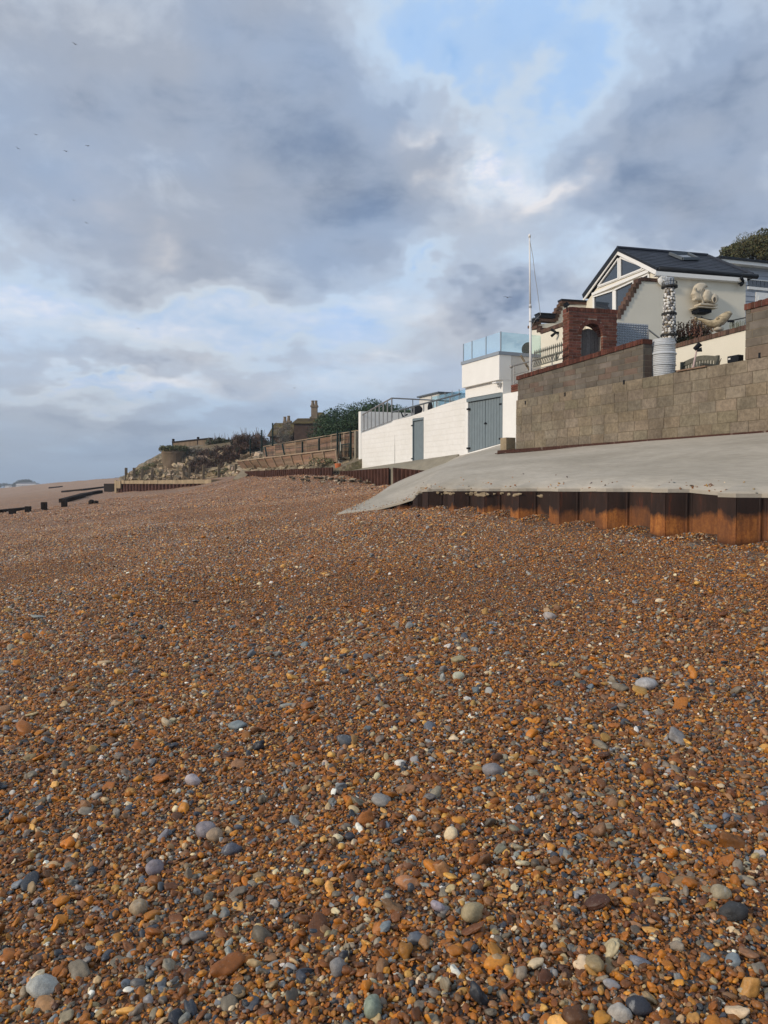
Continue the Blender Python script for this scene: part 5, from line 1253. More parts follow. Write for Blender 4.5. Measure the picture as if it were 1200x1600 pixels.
    def hollow_shade(cx_, cy_, rx, ry, d, nm='hollow_shade'):
        pts = prof([(cx_ + rx * math.cos(t), cy_ - ry * math.sin(t)) for t in [2 * math.pi * k / 22 for k in range(22)]], d); m = MB(); m.poly(fs, pts, d, d - .02); m.build(nm, M['shade_and_jaw'], root)  # flat dark disc stands in for the shade inside the opening
        r_ = MB(); P_ = [fs.P(a, z, d) for a, z in pts]; r_.tube(P_ + [P_[0]], .012, 6, cap=False); r_.build('rim', M['stone_sculpt'], root, smooth=True)
    hollow_shade(385, 390, 55, 120, .30); hollow_shade(515, 455, 45, 80, .375); hollow_shade(620, 512, 36, 60, .425)
    m = MB(); 
    for (x0, x1, y0, y1, dd) in ((330, 690, 572, 640, .33), (262, 690, 640, 690, .42)):
        (a0, z1), (a1, z0) = fs.px(*Zs(x0, y0), dd), fs.px(*Zs(x1, y1), dd); m.fbox(fs, a0, a1, z0, z1 - .002, dd, -.03)
    m.build('plinth', M['stone_sculpt'], root, bevel=.02)
    (a0, z1), (a1, z0) = fs.px(*Zs(285, 693), .34), fs.px(*Zs(562, 780), .34); m = MB(); m.poly(fs, [(a0 + .03, z0), (a1 - .01, z0), (a1, z1), (a0, z1)], .34, -.03); m.build('bracket', M['black'], root)
    # whale sculpture on the coping
    P3 = onx(1116, 505, 13.62); fw = Fr((P3.x, P3.y), 108, 198); q = lambda x, y, d=0: fw.P(*fw.px(*Zs(x, y), d), d)
    root = thing('whale_sculpture', q(690, 1130), 'carved pale wood whale with its head raised, mounted on the brick coping', 'sculpture')
    path = [(245, 925), (300, 918), (350, 930), (420, 962), (500, 1005), (580, 1020), (660, 1005), (740, 950), (820, 878), (890, 820), (945, 790), (972, 782)]
    rad_ = [10, 20, 32, 46, 62, 80, 94, 100, 92, 72, 44, 14]; Zz = (P3 - Vector((0, 0, CZ))).length * .93; k = Zz / F / 13.333
    m = MB(); m.tube([q(*p) for p in path], [r * k for r in rad_], 14); bo = m.build('body', M['driftwood'], root, smooth=True)
    m = MB(); m.tube([q(690, 920, .06), q(675, 880, .05), q(668, 868, .03)], [.045, .03, .008], 8); m.tube([q(255, 925), q(232, 900, .1), q(228, 885, .14)], [.02, .03, .008], 8); m.tube([q(255, 925), q(236, 930, -.1), q(225, 925, -.14)], [.02, .03, .008], 8); m.build('fin', M['driftwood'], root, smooth=True)
    m = MB(); m.tube([q(985, 800, .07), q(900, 910, .10), q(800, 1020, .085), q(700, 1070, .05)], [.012, .02, .02, .01], 6); m.build('jaw', M['shade_and_jaw'], root)
    m = MB(); m.blob(q(700, 1125, -.02), (.13, .10, .06), n=12, m=7, jit=.08); m.build('base', M['stone_sculpt'], root, smooth=True)
    # thin black rail with a little plate behind the whale
    f4 = Fr((P3.x + .35, P3.y + .35), 100, 190); r2 = thing('iron_rail', f4.P(0, 4.9, 0), 'thin black iron rail with a small dark plate behind the wooden whale', 'railing')
    q4 = lambda x, y: f4.P(*f4.px(*Zs(x, y)), 0); m = MB(); m.tube([q4(345, 870), q4(390, 905), q4(540, 935), q4(820, 952), q4(1000, 940), q4(1330, 870)], .014, 6); m.build('rail', M['dark_iron'], r2)
    m = MB()
    for x, y0, y1 in ((345, 860, 1100), (1005, 935, 1060), (1330, 865, 1010)): m.tube([q4(x, y1), q4(x, y0)], .012, 6)
    m.build('post', M['dark_iron'], r2)
    (a0, z1), (a1, z0) = f4.px(*Zs(875, 950)), f4.px(*Zs(1005, 990)); m = MB(); m.fbox(f4, a0, a1, z0, z1, .035, .015); m.build('plate', M['black'], r2)
    # stout stemmed succulent clump behind the coping
    PB = onx(1082, 531, 14.2); root = thing('succulent_shrub', (PB.x, PB.y, 4.5), 'clump of upright reddish stems with dark leafy tips behind the brick coping', 'plant')
    st = MB(); r = random.Random(9); C, S, K = [], [], []
    fp = Fr((PB.x, PB.y), 108, 198)
    for i in range(34):
        px = r.uniform(1057, 1113); dd = r.uniform(-.25, .2); py = r.uniform(498, 512) + abs(px - 1086) * .28; a, z = fp.px(px, py, dd); b_ = Vector(fp.P(fp.px(1084 + (px - 1084) * .45, 540)[0], 4.55, dd * .5)); t = fp.P(a, z, dd)
        mid = b_.lerp(t, .5) + Vector((r.uniform(-.03, .03), 0, 0)); st.tube([b_, mid, t], [.016, .014, .010], 5)
        for j in range(46):
            f = .45 + .6 * j / 46; p = b_.lerp(t, min(f, 1.03)); C.append([p.x + r.gauss(0, .028), p.y + r.gauss(0, .028), p.z + r.gauss(0, .02)]); S.append(r.uniform(.04, .085)); g = r.uniform(.4, 1.3); K.append((g, g * (1.0 if j < 28 else 1.3), g))
    st.build('stem', M['succulent'], root); leaf_mesh('leaves', np.array(C), np.array(S), np.array(K), M['succulent'], root, up=.6, seed=4)
    lowc = []; 
    for i in range(6): a, z = fp.px(1050 + i * 9, 532 - i * 2.2, .0); p = fp.P(a, z - .08, 0); lowc.append((p.x, p.y, p.z, .16, .16, .13))
    pts, cc = crown_points(lowc, 1600, 31, .2); leaf_mesh('low_leaves', pts, np.random.default_rng(1).uniform(.03, .07, len(pts)), cc, M['hedge'], root, seed=5)
    gs = []
    for i in range(40):
        px = rng.uniform(1140, 1165); a, z = fp.px(px, rng.uniform(499, 508), -.1); gs.append((a, z))
    m = MB()
    for a, z in gs: m.tube([fp.P(a + rng.uniform(-.05, .05), z - .25, -.1), fp.P(a, z, -.1)], .004, 4)
    tag(m.build('dry_grass', M['scrub']), 'sparse dry grass stems on the coping between the whale and the raised brick wall', 'grass', kind='stuff')
    # bench
    FBn = Fr((12.75, 0), 0, 270); Zb = lambda x, y: (1040 + x / 7.5, 500 + y / 7.5); pf = lambda x, y: FBn.px(*Zb(x, y))
    L0, L1, R0, R1 = pf(212, 500), pf(240, 580), pf(560, 420), pf(600, 545)
    root = thing('garden_bench', FBn.P((L0[0] + R0[0]) / 2, 3.7, 0), 'grey wooden garden bench with a curved slatted back seen over the block wall', 'bench')
    aL, aR = L0[0], pf(600, 430)[0]; zl, zr_ = L0[1], pf(585, 425)[1]; zmid = max(zl, zr_); zt_ = (zl + zr_) / 2; n = 14
    top = lambda a: zt_ + .07 * math.sin(math.pi * (a - aR) / (aL - aR))
    m = MB()
    for i in range(n):
        a0 = aR + (aL - aR) * i / n; a1 = aR + (aL - aR) * (i + 1) / n; m.hexa([FBn.P(a0, top(a0) - .10, .03), FBn.P(a1, top(a1) - .10, .03), FBn.P(a1, top(a1) - .10, -.01), FBn.P(a0, top(a0) - .10, -.01), FBn.P(a0, top(a0), .03), FBn.P(a1, top(a1), .03), FBn.P(a1, top(a1), -.01), FBn.P(a0, top(a0), -.01)])
    m.build('top_rail', M['wood_bench'], root); m = MB()
    for i in range(12): a0 = aR + (aL - aR) * (i + .5) / 12; m.fbox(FBn, a0 - .022, a0 + .022, top(a0) - .40, top(a0) - .10, .02, 0)
    m.build('back_slats', M['wood_bench'], root)
    m = MB(); m.fbox(FBn, aR, aL, zt_ - .46, zt_ - .41, .03, -.01); m.fbox(FBn, aR, aL, zt_ - .52, zt_ - .48, .40, -.03); m.build('seat', M['wood_bench'], root)
    for a0 in (aR - .03, aL + .03):
        m = MB(); m.fbox(FBn, a0 - .03, a0 + .03, 3.7, top(aR) + .01, .04, -.02); m.fbox(FBn, a0 - .03, a0 + .03, 3.7, zt_ - .22, .46, .40); m.fbox(FBn, a0 - .035, a0 + .035, zt_ - .219, zt_ - .18, .47, -.02); m.build('leg', M['wood_bench'], root)
    # plank on the wall top
    pl = FB.shift(-.06); p0, p1 = pl.px(1062, 581.5), pl.px(1108, 573.5); m = MB(); m.hexa([pl.P(a, z + h, d) for h in (0, .028) for (a, z), d in ((p0, .10), (p1, .10), (p1, -.12), (p0, -.12))]); tag(m.build('plank', M['wood_brown']), 'loose reddish brown plank lying on top of the block wall in front of the bench', 'plank')
    # garden spotlight on a leaning pink rod
    s0, s1 = onx(1082.5, 577, 12.1), onx(1089, 545, 12.1); root = thing('garden_spotlight', s0, 'black twin garden spotlight on a pinkish rod rising in front of the bench', 'garden light')
    m = MB(); m.tube([s0, s1], [.022, .013], 8); m.build('rod', M['rod'], root); m = MB(); m.tube([s1 + Vector((-.03, .04, -.01)), s1 + Vector((.04, -.05, .10))], [.04, .052], 10); m.build('spotlight', M['black'], root)
    m = MB(); m.tube([s1 + Vector((0, .0, -.03)), s1 + Vector((.06, -.07, -.02))], [.03, .045], 10); m.build('spotlight', M['black'], root)
    b0, b1 = pl.px(1138.5, 569.5), pl.px(1156, 561); root = thing('junction_box', pl.P(b0[0], b0[1], 0), 'small black box on the block wall top between the bench and the raised brick wall', 'box')
    m = MB(); m.fbox(pl, min(b0[0], b1[0]), max(b0[0], b1[0]), ZT + .004, ZT + .13, .04, -.1); m.build('case', M['black'], root, bevel=.01); m = MB(); m.fbox(pl, b0[0] - .08, b0[0] - .03, ZT + .06, ZT + .09, .052, .041); m.build('switch', M['greyrender'], root)
    m = MB(); m.tube([pl.P(pl.px(1123, 573)[0], ZT, 0), pl.P(pl.px(1128, 565)[0], ZT + .12, .02)], .008, 5); tag(m.build('stick', M['post_timber']), 'thin short stick leaning up from the block wall right of the bench', 'stick')
M['shade_and_jaw'] = rough_mat('hollow_shade_and_jaw', (.12, .10, .075), .2, 10, .9, .3)
M['wood_bench'] = rough_mat('bench_timber', (.13, .125, .10), .25, 14, .85, .4)
M['rod'] = rough_mat('pink_rod', (.55, .42, .40), .1, 14, .6, 0)
garden()

def flagpole():
    X_ = 12.35; b = onx(829.5, 590, X_); t = onx(827.5, 371, X_); u = .5 * 3.9 / F * 21.2
    root = thing('flagpole', (b.x, b.y, b.z), 'tall thin white flagpole with a rope rising behind the left end of the brick wall', 'flagpole')
    m = MB(); k = b.lerp(t, .52); m.tube([b + Vector((0, 0, -.3)), k], [u, u * .95], 12); m.tube([k, t], [u * .74, u * .6], 12); m.build('pole', M['pole'], root, smooth=True)
    m = MB(); m.lathe(t, [(0, u * .9), (.05, u * 1.05), (.09, u * .6), (.10, .005)], 12); m.build('finial', M['white'], root, smooth=True)
    m = MB(); c = b.lerp(t, .505); 
    m.lathe(c, [(-.03, u * 1.15), (.03, u * 1.15)], 12); m.lathe(b.lerp(t, .40), [(-.015, u * 1.2), (.015, u * 1.2)], 12); m.build('collar', M['steel'], root)
    r = [t + Vector((0, 0, -.06))] + [onx(px, py, X_ - .02) for px, py in ((832.5, 400), (836, 430), (840.5, 460), (844.5, 492), (836, 500), (830, 512))]; m = MB(); m.tube(r, .008, 5); m.build('rope', M['steel'], root)
    # spiked railing
    fr = Fr((12.2, 0), 0, 270); root = thing('spiked_railing', fr.P(fr.px(856, 570)[0], 4.4, 0), 'grey green spiked metal railing with slanted bars on the brick wall behind the flagpole', 'railing')
    Zr = lambda x, y: (820 + x / 5, 440 + y / 5); q = lambda x, y: fr.P(*fr.px(*Zr(x, y)), 0)
    m = MB(); m.bar(q(66, 613), q(296, 545), .03); m.bar(q(66, 665), q(296, 600), .03); m.build('rail', M['rail_green'], root)
    m = MB()
    for i in range(14): x = 72 + i * 14.5; y = 612 - (x - 66) * .296; m.bar(q(x + 12, y + 3), q(x - 2, y + 48), .018)
    m.build('slanted_bars', M['rail_green'], root)
    for i in range(14):
        x = 78 + i * 16; y = 610 - (x - 66) * .296; p = q(x, y); m = MB(); m.tube([p, p + Vector((0, 0, .13))], .010, 6); m.tube([p + Vector((0, 0, .12)), p + Vector((0, 0, .16)), p + Vector((0, 0, .25))], [.012, .028, .002], 6); m.build('spike', M['rail_green'], root)
    m = MB(); m.bar(q(246, 620), q(246, 552), .05); m.build('post', M['rail_green'], root)
M['rail_green'] = rough_mat('grey_green_metal', (.17, .17, .14), .2, 14, .6, .2)
flagpole()

def neighbour():
    P = depth(1170, 430, 31); f = Fr((P.x, P.y), 97, 187); root = thing('clad_house', (P.x, P.y, 3.7), 'grey clapboard neighbouring house with a white fascia at the right edge of the photo', 'house')
    a1 = 7; zt = f.px(1180, 414)[1]; z = 3.7; m = MB(); n = int((zt - z) / .21)
    for i in range(n):
        z0 = z + i * .21; P_ = f.P; m.hexa([P_(-.5, z0, .02), P_(a1, z0, .02), P_(a1, z0, -.1), P_(-.5, z0, -.1), P_(-.5, z0 + .205, 0), P_(a1, z0 + .205, 0), P_(a1, z0 + .205, -.1), P_(-.5, z0 + .205, -.1)])
    m.build('cladding', M['clap'], root); m = MB(); m.fbox(f, -.4, a1, 3.7, zt - .1, -.101, -5); m.build('wall', M['clap'], root)
    q = lambda x, y: f.px(1100 + x / 12, 360 + y / 12)
    m = MB(); z1 = q(900, 640)[1]; z0 = q(900, 700)[1]; m.fbox(f, -1.6, a1, z0, z1, .30, -5.1); m.build('fascia', M['white'], root)
    m = MB(); m.hexa([f.P(a, zz, d) for (a, zz, d) in ((-1.7, z1 + .003, .35), (a1, z1 + .003, .35), (a1, z1 + .003, -5.2), (-1.7, z1 + .003, -5.2), (-1.7, z1 + .10, .35), (a1, z1 + .10, .35), (a1, z1 + .5, -5.2), (-1.7, z1 + .5, -5.2))]); m.build('roof', M['gutter'], root)
    (a0, zz1), (_, zz0) = q(822, 935), q(822, 1050); w = MB(); w.fbox(f, a0 - .03, a1, zz0 - .12, zz0 - .01, .06, 0.021); w.fbox(f, a0 - .03, a1, zz1 + .01, zz1 + .05, .06, .021); wo = w.build('window', M['white'], root)
    for i in range(11): g = MB(); g.fbox(f, a0 + i * .20 + .01, a0 + i * .20 + .175, zz0, zz1, .035, .021); g.build('pane', M['window'], wo)
    (a0, zz1), (_, zz0) = q(960, 1160), q(960, 1420); m = MB(); m.fbox(f, a0, a0 + 2.4, 3.7, zz1, .05, .021); do = m.build('shutter', M['white'], root)
    m = MB(); m.fbox(f, a0 + .10, a0 + 2.3, 3.75, q(960, 1225)[1], .065, .051); m.build('panel', M['whiterender'], do)
neighbour()
# ------------------------------------------------------------------ evergreen crowns
def tree(name, lab, cat, base, c, rad, n, leafsize, mat, seed, nclump=60, csize=.5, zmin=-.3, group=None, trunk=True):
    root = thing(name, base, lab, cat, group)
    cl = sub_clumps(c, rad, nclump, csize, seed, zmin) + sub_clumps(c, tuple(r * .6 for r in rad), nclump // 3, csize * 1.3, seed + 1)
    p, k = crown_points(cl, n, seed); s = np.random.default_rng(seed).uniform(.6, 1.4, len(p)) * leafsize
    leaf_mesh('crown', p, s, k, mat, root, seed=seed)
    if trunk:
        m = MB(); b = Vector(base); t = Vector(c); m.tube([b, b.lerp(t, .5) + Vector((.1, 0, 0)), t], [rad[0] * .09, rad[0] * .07, rad[0] * .03], 8)
        r = random.Random(seed)
        for i in range(6):
            q = cl[r.randrange(len(cl))]; m.tube([b.lerp(t, .5), (b.lerp(t, .7) + Vector(q[:3])) / 2, Vector(q[:3])], [rad[0] * .04, rad[0] * .03, rad[0] * .012], 6)
        m.build('trunk', M['trunk'], root)
    return root
c = depth(1186, 402, 46); tree('oak_tree', 'rounded evergreen tree with speckled olive leaves behind the roofs at the right edge', 'tree', (c.x, c.y, 3.7), c, (2.3, 2.2, 1.45), 24000, .13, M['olive'], 21, 70, .45)
c = depth(580, 688, 62); tree('evergreen_bush', 'big dense dark green bush behind the fence, left of the white wall', 'bush', (c.x, c.y, 4.0), c, (5.0, 4.2, 3.1), 105000, .165, M['evergreen'], 5, 520, .62)
c = depth(598, 668, 60); tree('evergreen_bush', 'lower dark green bush seen over the white boundary wall behind the stair railing', 'bush', (c.x, c.y, 4.0), c, (2.6, 2.6, 1.75), 15000, .17, M['evergreen'], 6, 80, .5)
c = depth(640, 655, 70); tree('distant_hedge', 'dark low hedge line between the landing railing and the grey block', 'hedge', (c.x, c.y, 4.0), c, (3.4, 2.4, .85), 9000, .16, M['hedge'], 8, 60, .4, trunk=False)

# ------------------------------------------------------------------ headland
def toe(y):
    y = np.asarray(y, float)
    return np.interp(y, [30, 56, 62, 75, 83, 90, 130, 170], [13.75, 13.75, 15.2, 16.2, 8.2, 8.6, 13.0, 19.0])
def hill_z(x, y):
    xt = toe(y); run = np.interp(y, [30, 56, 70, 90], [9.0, 9.0, 7.5, 6.0]); t = np.clip((x - xt) / run, 0, 1)
    base = np.interp(y, [30, 56, 62, 90], [2.35, 2.35, 2.25, 2.15]); amp = np.interp(y, [30, 50, 65, 90, 120], [2.2, 2.6, 3.4, 3.5, 2.6])
    z = base + amp * (1 - (1 - t) ** 1.6)
    z = z + .16 * np.sin(x * 2.1 + y * .9) * np.sin(y * 1.3 + x * .4) * np.clip(t * 4, 0, 1) * (1 - t * .6) + .10 * np.sin(x * 4.3 + 1) * np.sin(y * 3.1)* np.clip(t * 4, 0, 1)
    z = np.where(x < xt, base - (xt - x) * np.where(y < 58, 18., 3.0), z); z = np.where(y < 36.08, .4, z); z = np.where(y > 150, z - (y - 150) * .08, z)
    return z
def headland():
    t = NT('eroded_bank'); n = t.noise(.9, 6, .65, mul=(1, 1, 2.2)); base = t.ramp(n, [(.32, (.10, .08, .05)), (.45, (.24, .19, .13)), (.60, (.35, .285, .20)), (.75, (.26, .215, .15))])
    base = t.mix(t.ramp(t.noise(.6, 5, .7), [(.56, 0.), (.64, .8)]), base, (.075, .085, .035)); base = t.mix(t.ramp(t.noise(5.5, 6, .7, mul=(1, 1, 1.6)), [(.42, .75), (.56, 0.)]), base, (.10, .08, .05)); t.bump(t.noise(2.2, 7, .7), 1.0, .25); mat = t.fin(base, .95, .2)
    ys = list(np.concatenate([[36.05, 36.1], np.arange(36.15, 110, .45), np.arange(110, 185, 2.)])); X = np.stack([toe(y) - (.10 if y < 58 else .6) + np.linspace(0, 1, 90) ** 1.5 * 60 for y in ys])
    structure(grid_mesh('hill', X, ys, hill_z, mat))
headland()
hz_ = lambda x, y: float(hill_z(np.array(float(x)), np.array(float(y))))
def on_hill(px, py):
    d = ray(px, py); o = Vector((0, 0, CZ)); t = 35.
    while t < 160:
        p = o + d * t
        if p.z <= hz_(p.x, p.y) and p.x > toe(p.y): return p
        t += .15
    return None
# rubble on the slopes
def rubble():
    r = random.Random(17); m = MB(); n = 0
    def slab(p, s, c):
        rot = Matrix.Rotation(r.uniform(0, 6.28), 3, 'Z') @ Matrix.Rotation(r.uniform(-.6, .6), 3, 'X') @ Matrix.Rotation(r.uniform(-.5, .3), 3, 'Y')
        h = [Vector((x * s * r.uniform(.7, 1.1), y * s * r.uniform(.5, .9), z * s * r.uniform(.18, .38))) for z in (-1, 1) for x, y in ((-1, -1), (1, -1), (1, 1), (-1, 1))]
        m.hexa([p + rot @ v for v in h], c)
    while n < 1900:
        px = r.uniform(188, 415); lo = np.interp(px, [188, 240, 300, 380, 415], [752, 748, 748, 742, 738]); hi = np.interp(px, [188, 215, 255, 300, 360, 415], [745, 733, 715, 716, 704, 698])
        p = on_hill(px, r.uniform(hi, lo)); n += 1
        if p is None: continue
        g = r.uniform(.6, 1.45); slab(p, r.uniform(.08, .30) * (1 if r.random() < .9 else 2), (g, g * r.uniform(.94, 1.02), g * r.uniform(.85, 1.05)))
    n = 0
    while n < 260:
        y = r.uniform(37.5, 60); x = r.uniform(13.7, 15.2); g = r.uniform(.35, 1.3); slab(Vector((x, y, hz_(x, y))), r.uniform(.07, .25), (g, g, g * .95)); n += 1
    tag(m.build('rubble', M['rock'], origin=(15, 70, 2)), 'pale broken stone slabs scattered down the eroded headland bank', 'rubble', kind='stuff')
    m = MB()
    for i in range(80):
        px = r.uniform(455, 600); py = np.interp(px, [425, 470, 520, 612], [748, 750, 751, 757]) + r.gauss(0, 2.2); p = on_beach(px, py)
        p.z = bz(p.x, p.y) + .07; g = r.choice([.15, .2, .3, .5, .9, 1.7]); m_ = m; s = r.uniform(.03, .14)
        rot = Matrix.Rotation(r.uniform(0, 6.28), 3, 'Z') @ Matrix.Rotation(r.uniform(-.5, .5), 3, 'X'); h = [Vector((x * s * r.uniform(.7, 1.3), y * s * r.uniform(.4, .8), z * s * r.uniform(.2, .4))) for z in (-1, 1) for x, y in ((-1, -1), (1, -1), (1, 1), (-1, 1))]
        m.hexa([p + rot @ v for v in h], (g, g, g * 1.02))
    tag(m.build('beach_debris', M['rock'], origin=(13, 35, 1)), 'dark and white stone and driftwood debris on the shingle below the long piling', 'debris', kind='stuff')
rubble()
def scrubs():
    r = random.Random(3)
    # bare brown brambles hanging down the bank
    def thicket(poly, n, mat, lab, name, h, seed, twig=False, group=None, leafs=.2):
        rr = random.Random(seed); C = []
        while len(C) < n:
            px = rr.uniform(min(p[0] for p in poly), max(p[0] for p in poly)); up = np.interp(px, [p[0] for p in poly], [p[1] for p in poly]); lo = np.interp(px, [p[0] for p in poly], [p[2] for p in poly]); py = rr.uniform(up, lo)
            p = on_hill(px, py)
            if p is None: p = None
            if p is None:
                C.append(None); continue
            C.append((p.x, p.y, p.z + rr.uniform(0, h), .35, .35, .25))
        C = [c_ for c_ in C if c_]
        if not C: print('empty thicket', name); return
        base = C[0]; root = thing(name, (base[0], base[1], base[2]), lab, 'shrub', group)
        p, k = crown_points(C, n * 22, seed, .1)
        leaf_mesh('foliage', p, np.random.default_rng(seed).uniform(.5, 1.5, len(p)) * leafs, k, mat, root, seed=seed, aspect=.12 if twig else .5, up=.6 if twig else 0)
        m = MB()
        for i in range(min(60, len(C))):
            c_ = C[i]; q = Vector(c_[:3]); m.tube([q - Vector((0, 0, .5)), q, q + Vector((rr.uniform(-.3, .3), rr.uniform(-.3, .3), rr.uniform(.2, .6 if twig else .3)))], [.03, .02, .006], 4)
        m.build('stem', M['bramble'] if twig else M['trunk'], root)
    thicket([(296, 735, 742), (318, 712, 740), (345, 702, 732), (378, 700, 716)], 300, M['bramble'], 'large dark reddish brown bare bramble patch on the middle of the bank', 'bramble', .5, 1, True, leafs=.5)
    thicket([(280, 712, 722), (296, 706, 730), (315, 708, 728)], 120, M['driedscrub'], 'grey brown scrub beside the round bastion', 'shrub', .4, 2, True, leafs=.4)
    thicket([(372, 700, 712), (392, 692, 712), (412, 690, 712), (430, 692, 708)], 150, M['hedge2'], 'grey green tangled shrub at the head of the bank, left of the plank fence', 'shrub', .5, 3, leafs=.18)
    for i, (px, py, lab) in enumerate(((213, 741, 'green tuft of beach plants lowest on the left edge of the bank'), (228, 734, 'green leafy tuft halfway up the left edge of the bank'), (241, 728, 'green leafy tuft just below the round bastion'), (357, 737, 'low green plant cushion on the rubble right of the bramble patch'), (338, 741, 'green plant cushion on the rubble behind the timber posts'), (640 - 120, 724, 'small green tuft growing at the foot of the leaning plank fence'))):
        p = on_hill(px, py) or onx(px, py, 14.6); rt = thing('beach_plant', (p.x, p.y, p.z), lab, 'plant', 'green plants on the bank'); pp, k = crown_points([(p.x + r.gauss(0, .3), p.y + r.gauss(0, .4), p.z + .1, .35, .35, .22) for _ in range(8)], 500, 40 + i); leaf_mesh('leaves', pp, np.full(len(pp), .13), k * 1.1, M['scrub'], rt, seed=i)
M['driedscrub'] = leaf('grey_scrub', (.11, .095, .075), (.17, .15, .12))
M['hedge2'] = leaf('grey_green_scrub', (.055, .07, .055), (.10, .115, .09))
scrubs()

# things along the skyline of the headland
def skyline():
    # round bastion
    hp = on_hill(272, 727); Z = (hp.x * math.sin(YAW) + hp.y * math.cos(YAW)) if hp else 84; print('bastion', hp, Z); c = depth(272, 712, Z + .6); r = 18.5 / F * Z; zt = depth(272, 704, Z).z; zb = depth(272, 727, Z).z
    root = thing('round_bastion', (c.x, c.y, zb), 'round brown stone bastion with weeds on its rim at the left end of the headland', 'tower')
    m = MB(); m.lathe((c.x, c.y, 0), [(zb - 2, r * .96), (zb, r * .98), (zt - .35, r), (zt - .34, r * 1.04), (zt - .1, r * 1.04), (zt, r * .96)], 28, jit=.012); m.build('wall', M['bastion'], root)
    C = [(c.x + r * .9 * math.cos(a), c.y + r * .9 * math.sin(a), zt + .2, .45, .45, .32) for a in [2 * math.pi * k / 26 for k in range(26)]] + [(c.x + rng.uniform(-.6, .6), c.y + rng.uniform(-.6, .6), zt + .2, .5, .5, .35) for _ in range(12)]
    p, k = crown_points(C, 2600, 3, .1); leaf_mesh('weeds', p, np.full(len(p), .22), k, M['scrub'], root, seed=3)
    # parapet wall
    a, b = depth(270, 692, 96), depth(328, 692, 88); f = Fr((a.x, a.y), math.degrees(math.atan2(b.x - a.x, b.y - a.y)), math.degrees(math.atan2(b.x - a.x, b.y - a.y)) + 90); L = (b - a).length
    root = thing('parapet_wall', a - Vector((0, 0, 1)), 'long low brown parapet with a dark top rail on the headland skyline', 'wall'); zt = a.z
    n_ = f.n if f.n.dot(Vector((0, 0, 0)) - a) > 0 else -f.n; f.n = n_
    m = MB(); m.fbox(f, 0, L, zt - 1.6, zt - .02, 0, -.3); m.build('wall', M['bastion'], root); m = MB(); m.fbox(f, -.1, L, zt, zt + .16, .08, -.38); m.build('top_rail', M['old_timber'], root)
    m = MB(); m.fbox(f, -.12, .10, zt - 1.2, zt + .5, .05, -.2); m.fbox(f, L * .68, L * .68 + .15, zt - .5, zt + .4, .05, -.2); m.build('post', M['old_timber'], root)
    # pale kerb line running along the bank top
    m = MB(); q = [on_hill(px, py) for px, py in ((300, 704), (330, 699), (360, 695), (388, 691), (415, 689))]; q = [v + Vector((0, 0, .12)) for v in q if v]
    if len(q) > 1:
        for u, v in zip(q[:-1], q[1:]): m.bar(u, v, .35, .3)
        tag(m.build('kerb', M['concrete_old']), 'pale weathered kerb running along the top edge of the brambly bank', 'kerb')
    # brambles on skyline
    for i, (x0, x1, y0, y1, Zd, mat, lab, tw) in enumerate(((326, 372, 684, 694, 84, 'bramble', 'low brown bramble mound on the skyline right of the parapet', True), (368, 412, 676, 692, 76, 'bramble', 'tall bare reddish brown bramble thicket on the skyline left of the old house', True))):
        C = []
        for _ in range(90): px = rng.uniform(x0, x1); p = depth(px, rng.uniform(y0 + 6, y1 + 5), Zd + rng.uniform(-1.5, 1.5)); C.append((p.x, p.y, p.z, .5, .5, .35))
        rt = thing('bramble', (C[0][0], C[0][1], C[0][2] - 1), lab, 'shrub', 'brambles on the skyline'); p, k = crown_points(C, 4000, 60 + i, .1); leaf_mesh('foliage', p, np.random.default_rng(i).uniform(.15, .6, len(p)), k, M['bramble'] if i else M['hedge'], rt, aspect=.12 if i else .4, up=.7, seed=70 + i)
        m = MB()
        for _ in range(60): c_ = C[rng.randrange(len(C))]; q = Vector(c_[:3]); m.tube([q, q + Vector((rng.uniform(-.3, .3), rng.uniform(-.3, .3), rng.uniform(.5, 1.1)))], [.03, .008], 4)
        m.build('stem', M['bramble'], rt)
M['bastion'] = rough_mat('bastion_stone', (.17, .125, .085), .35, 1.2, .95, .6, .05, 6, stain=(1.1, (.09, .08, .05), .5, .8))
skyline()

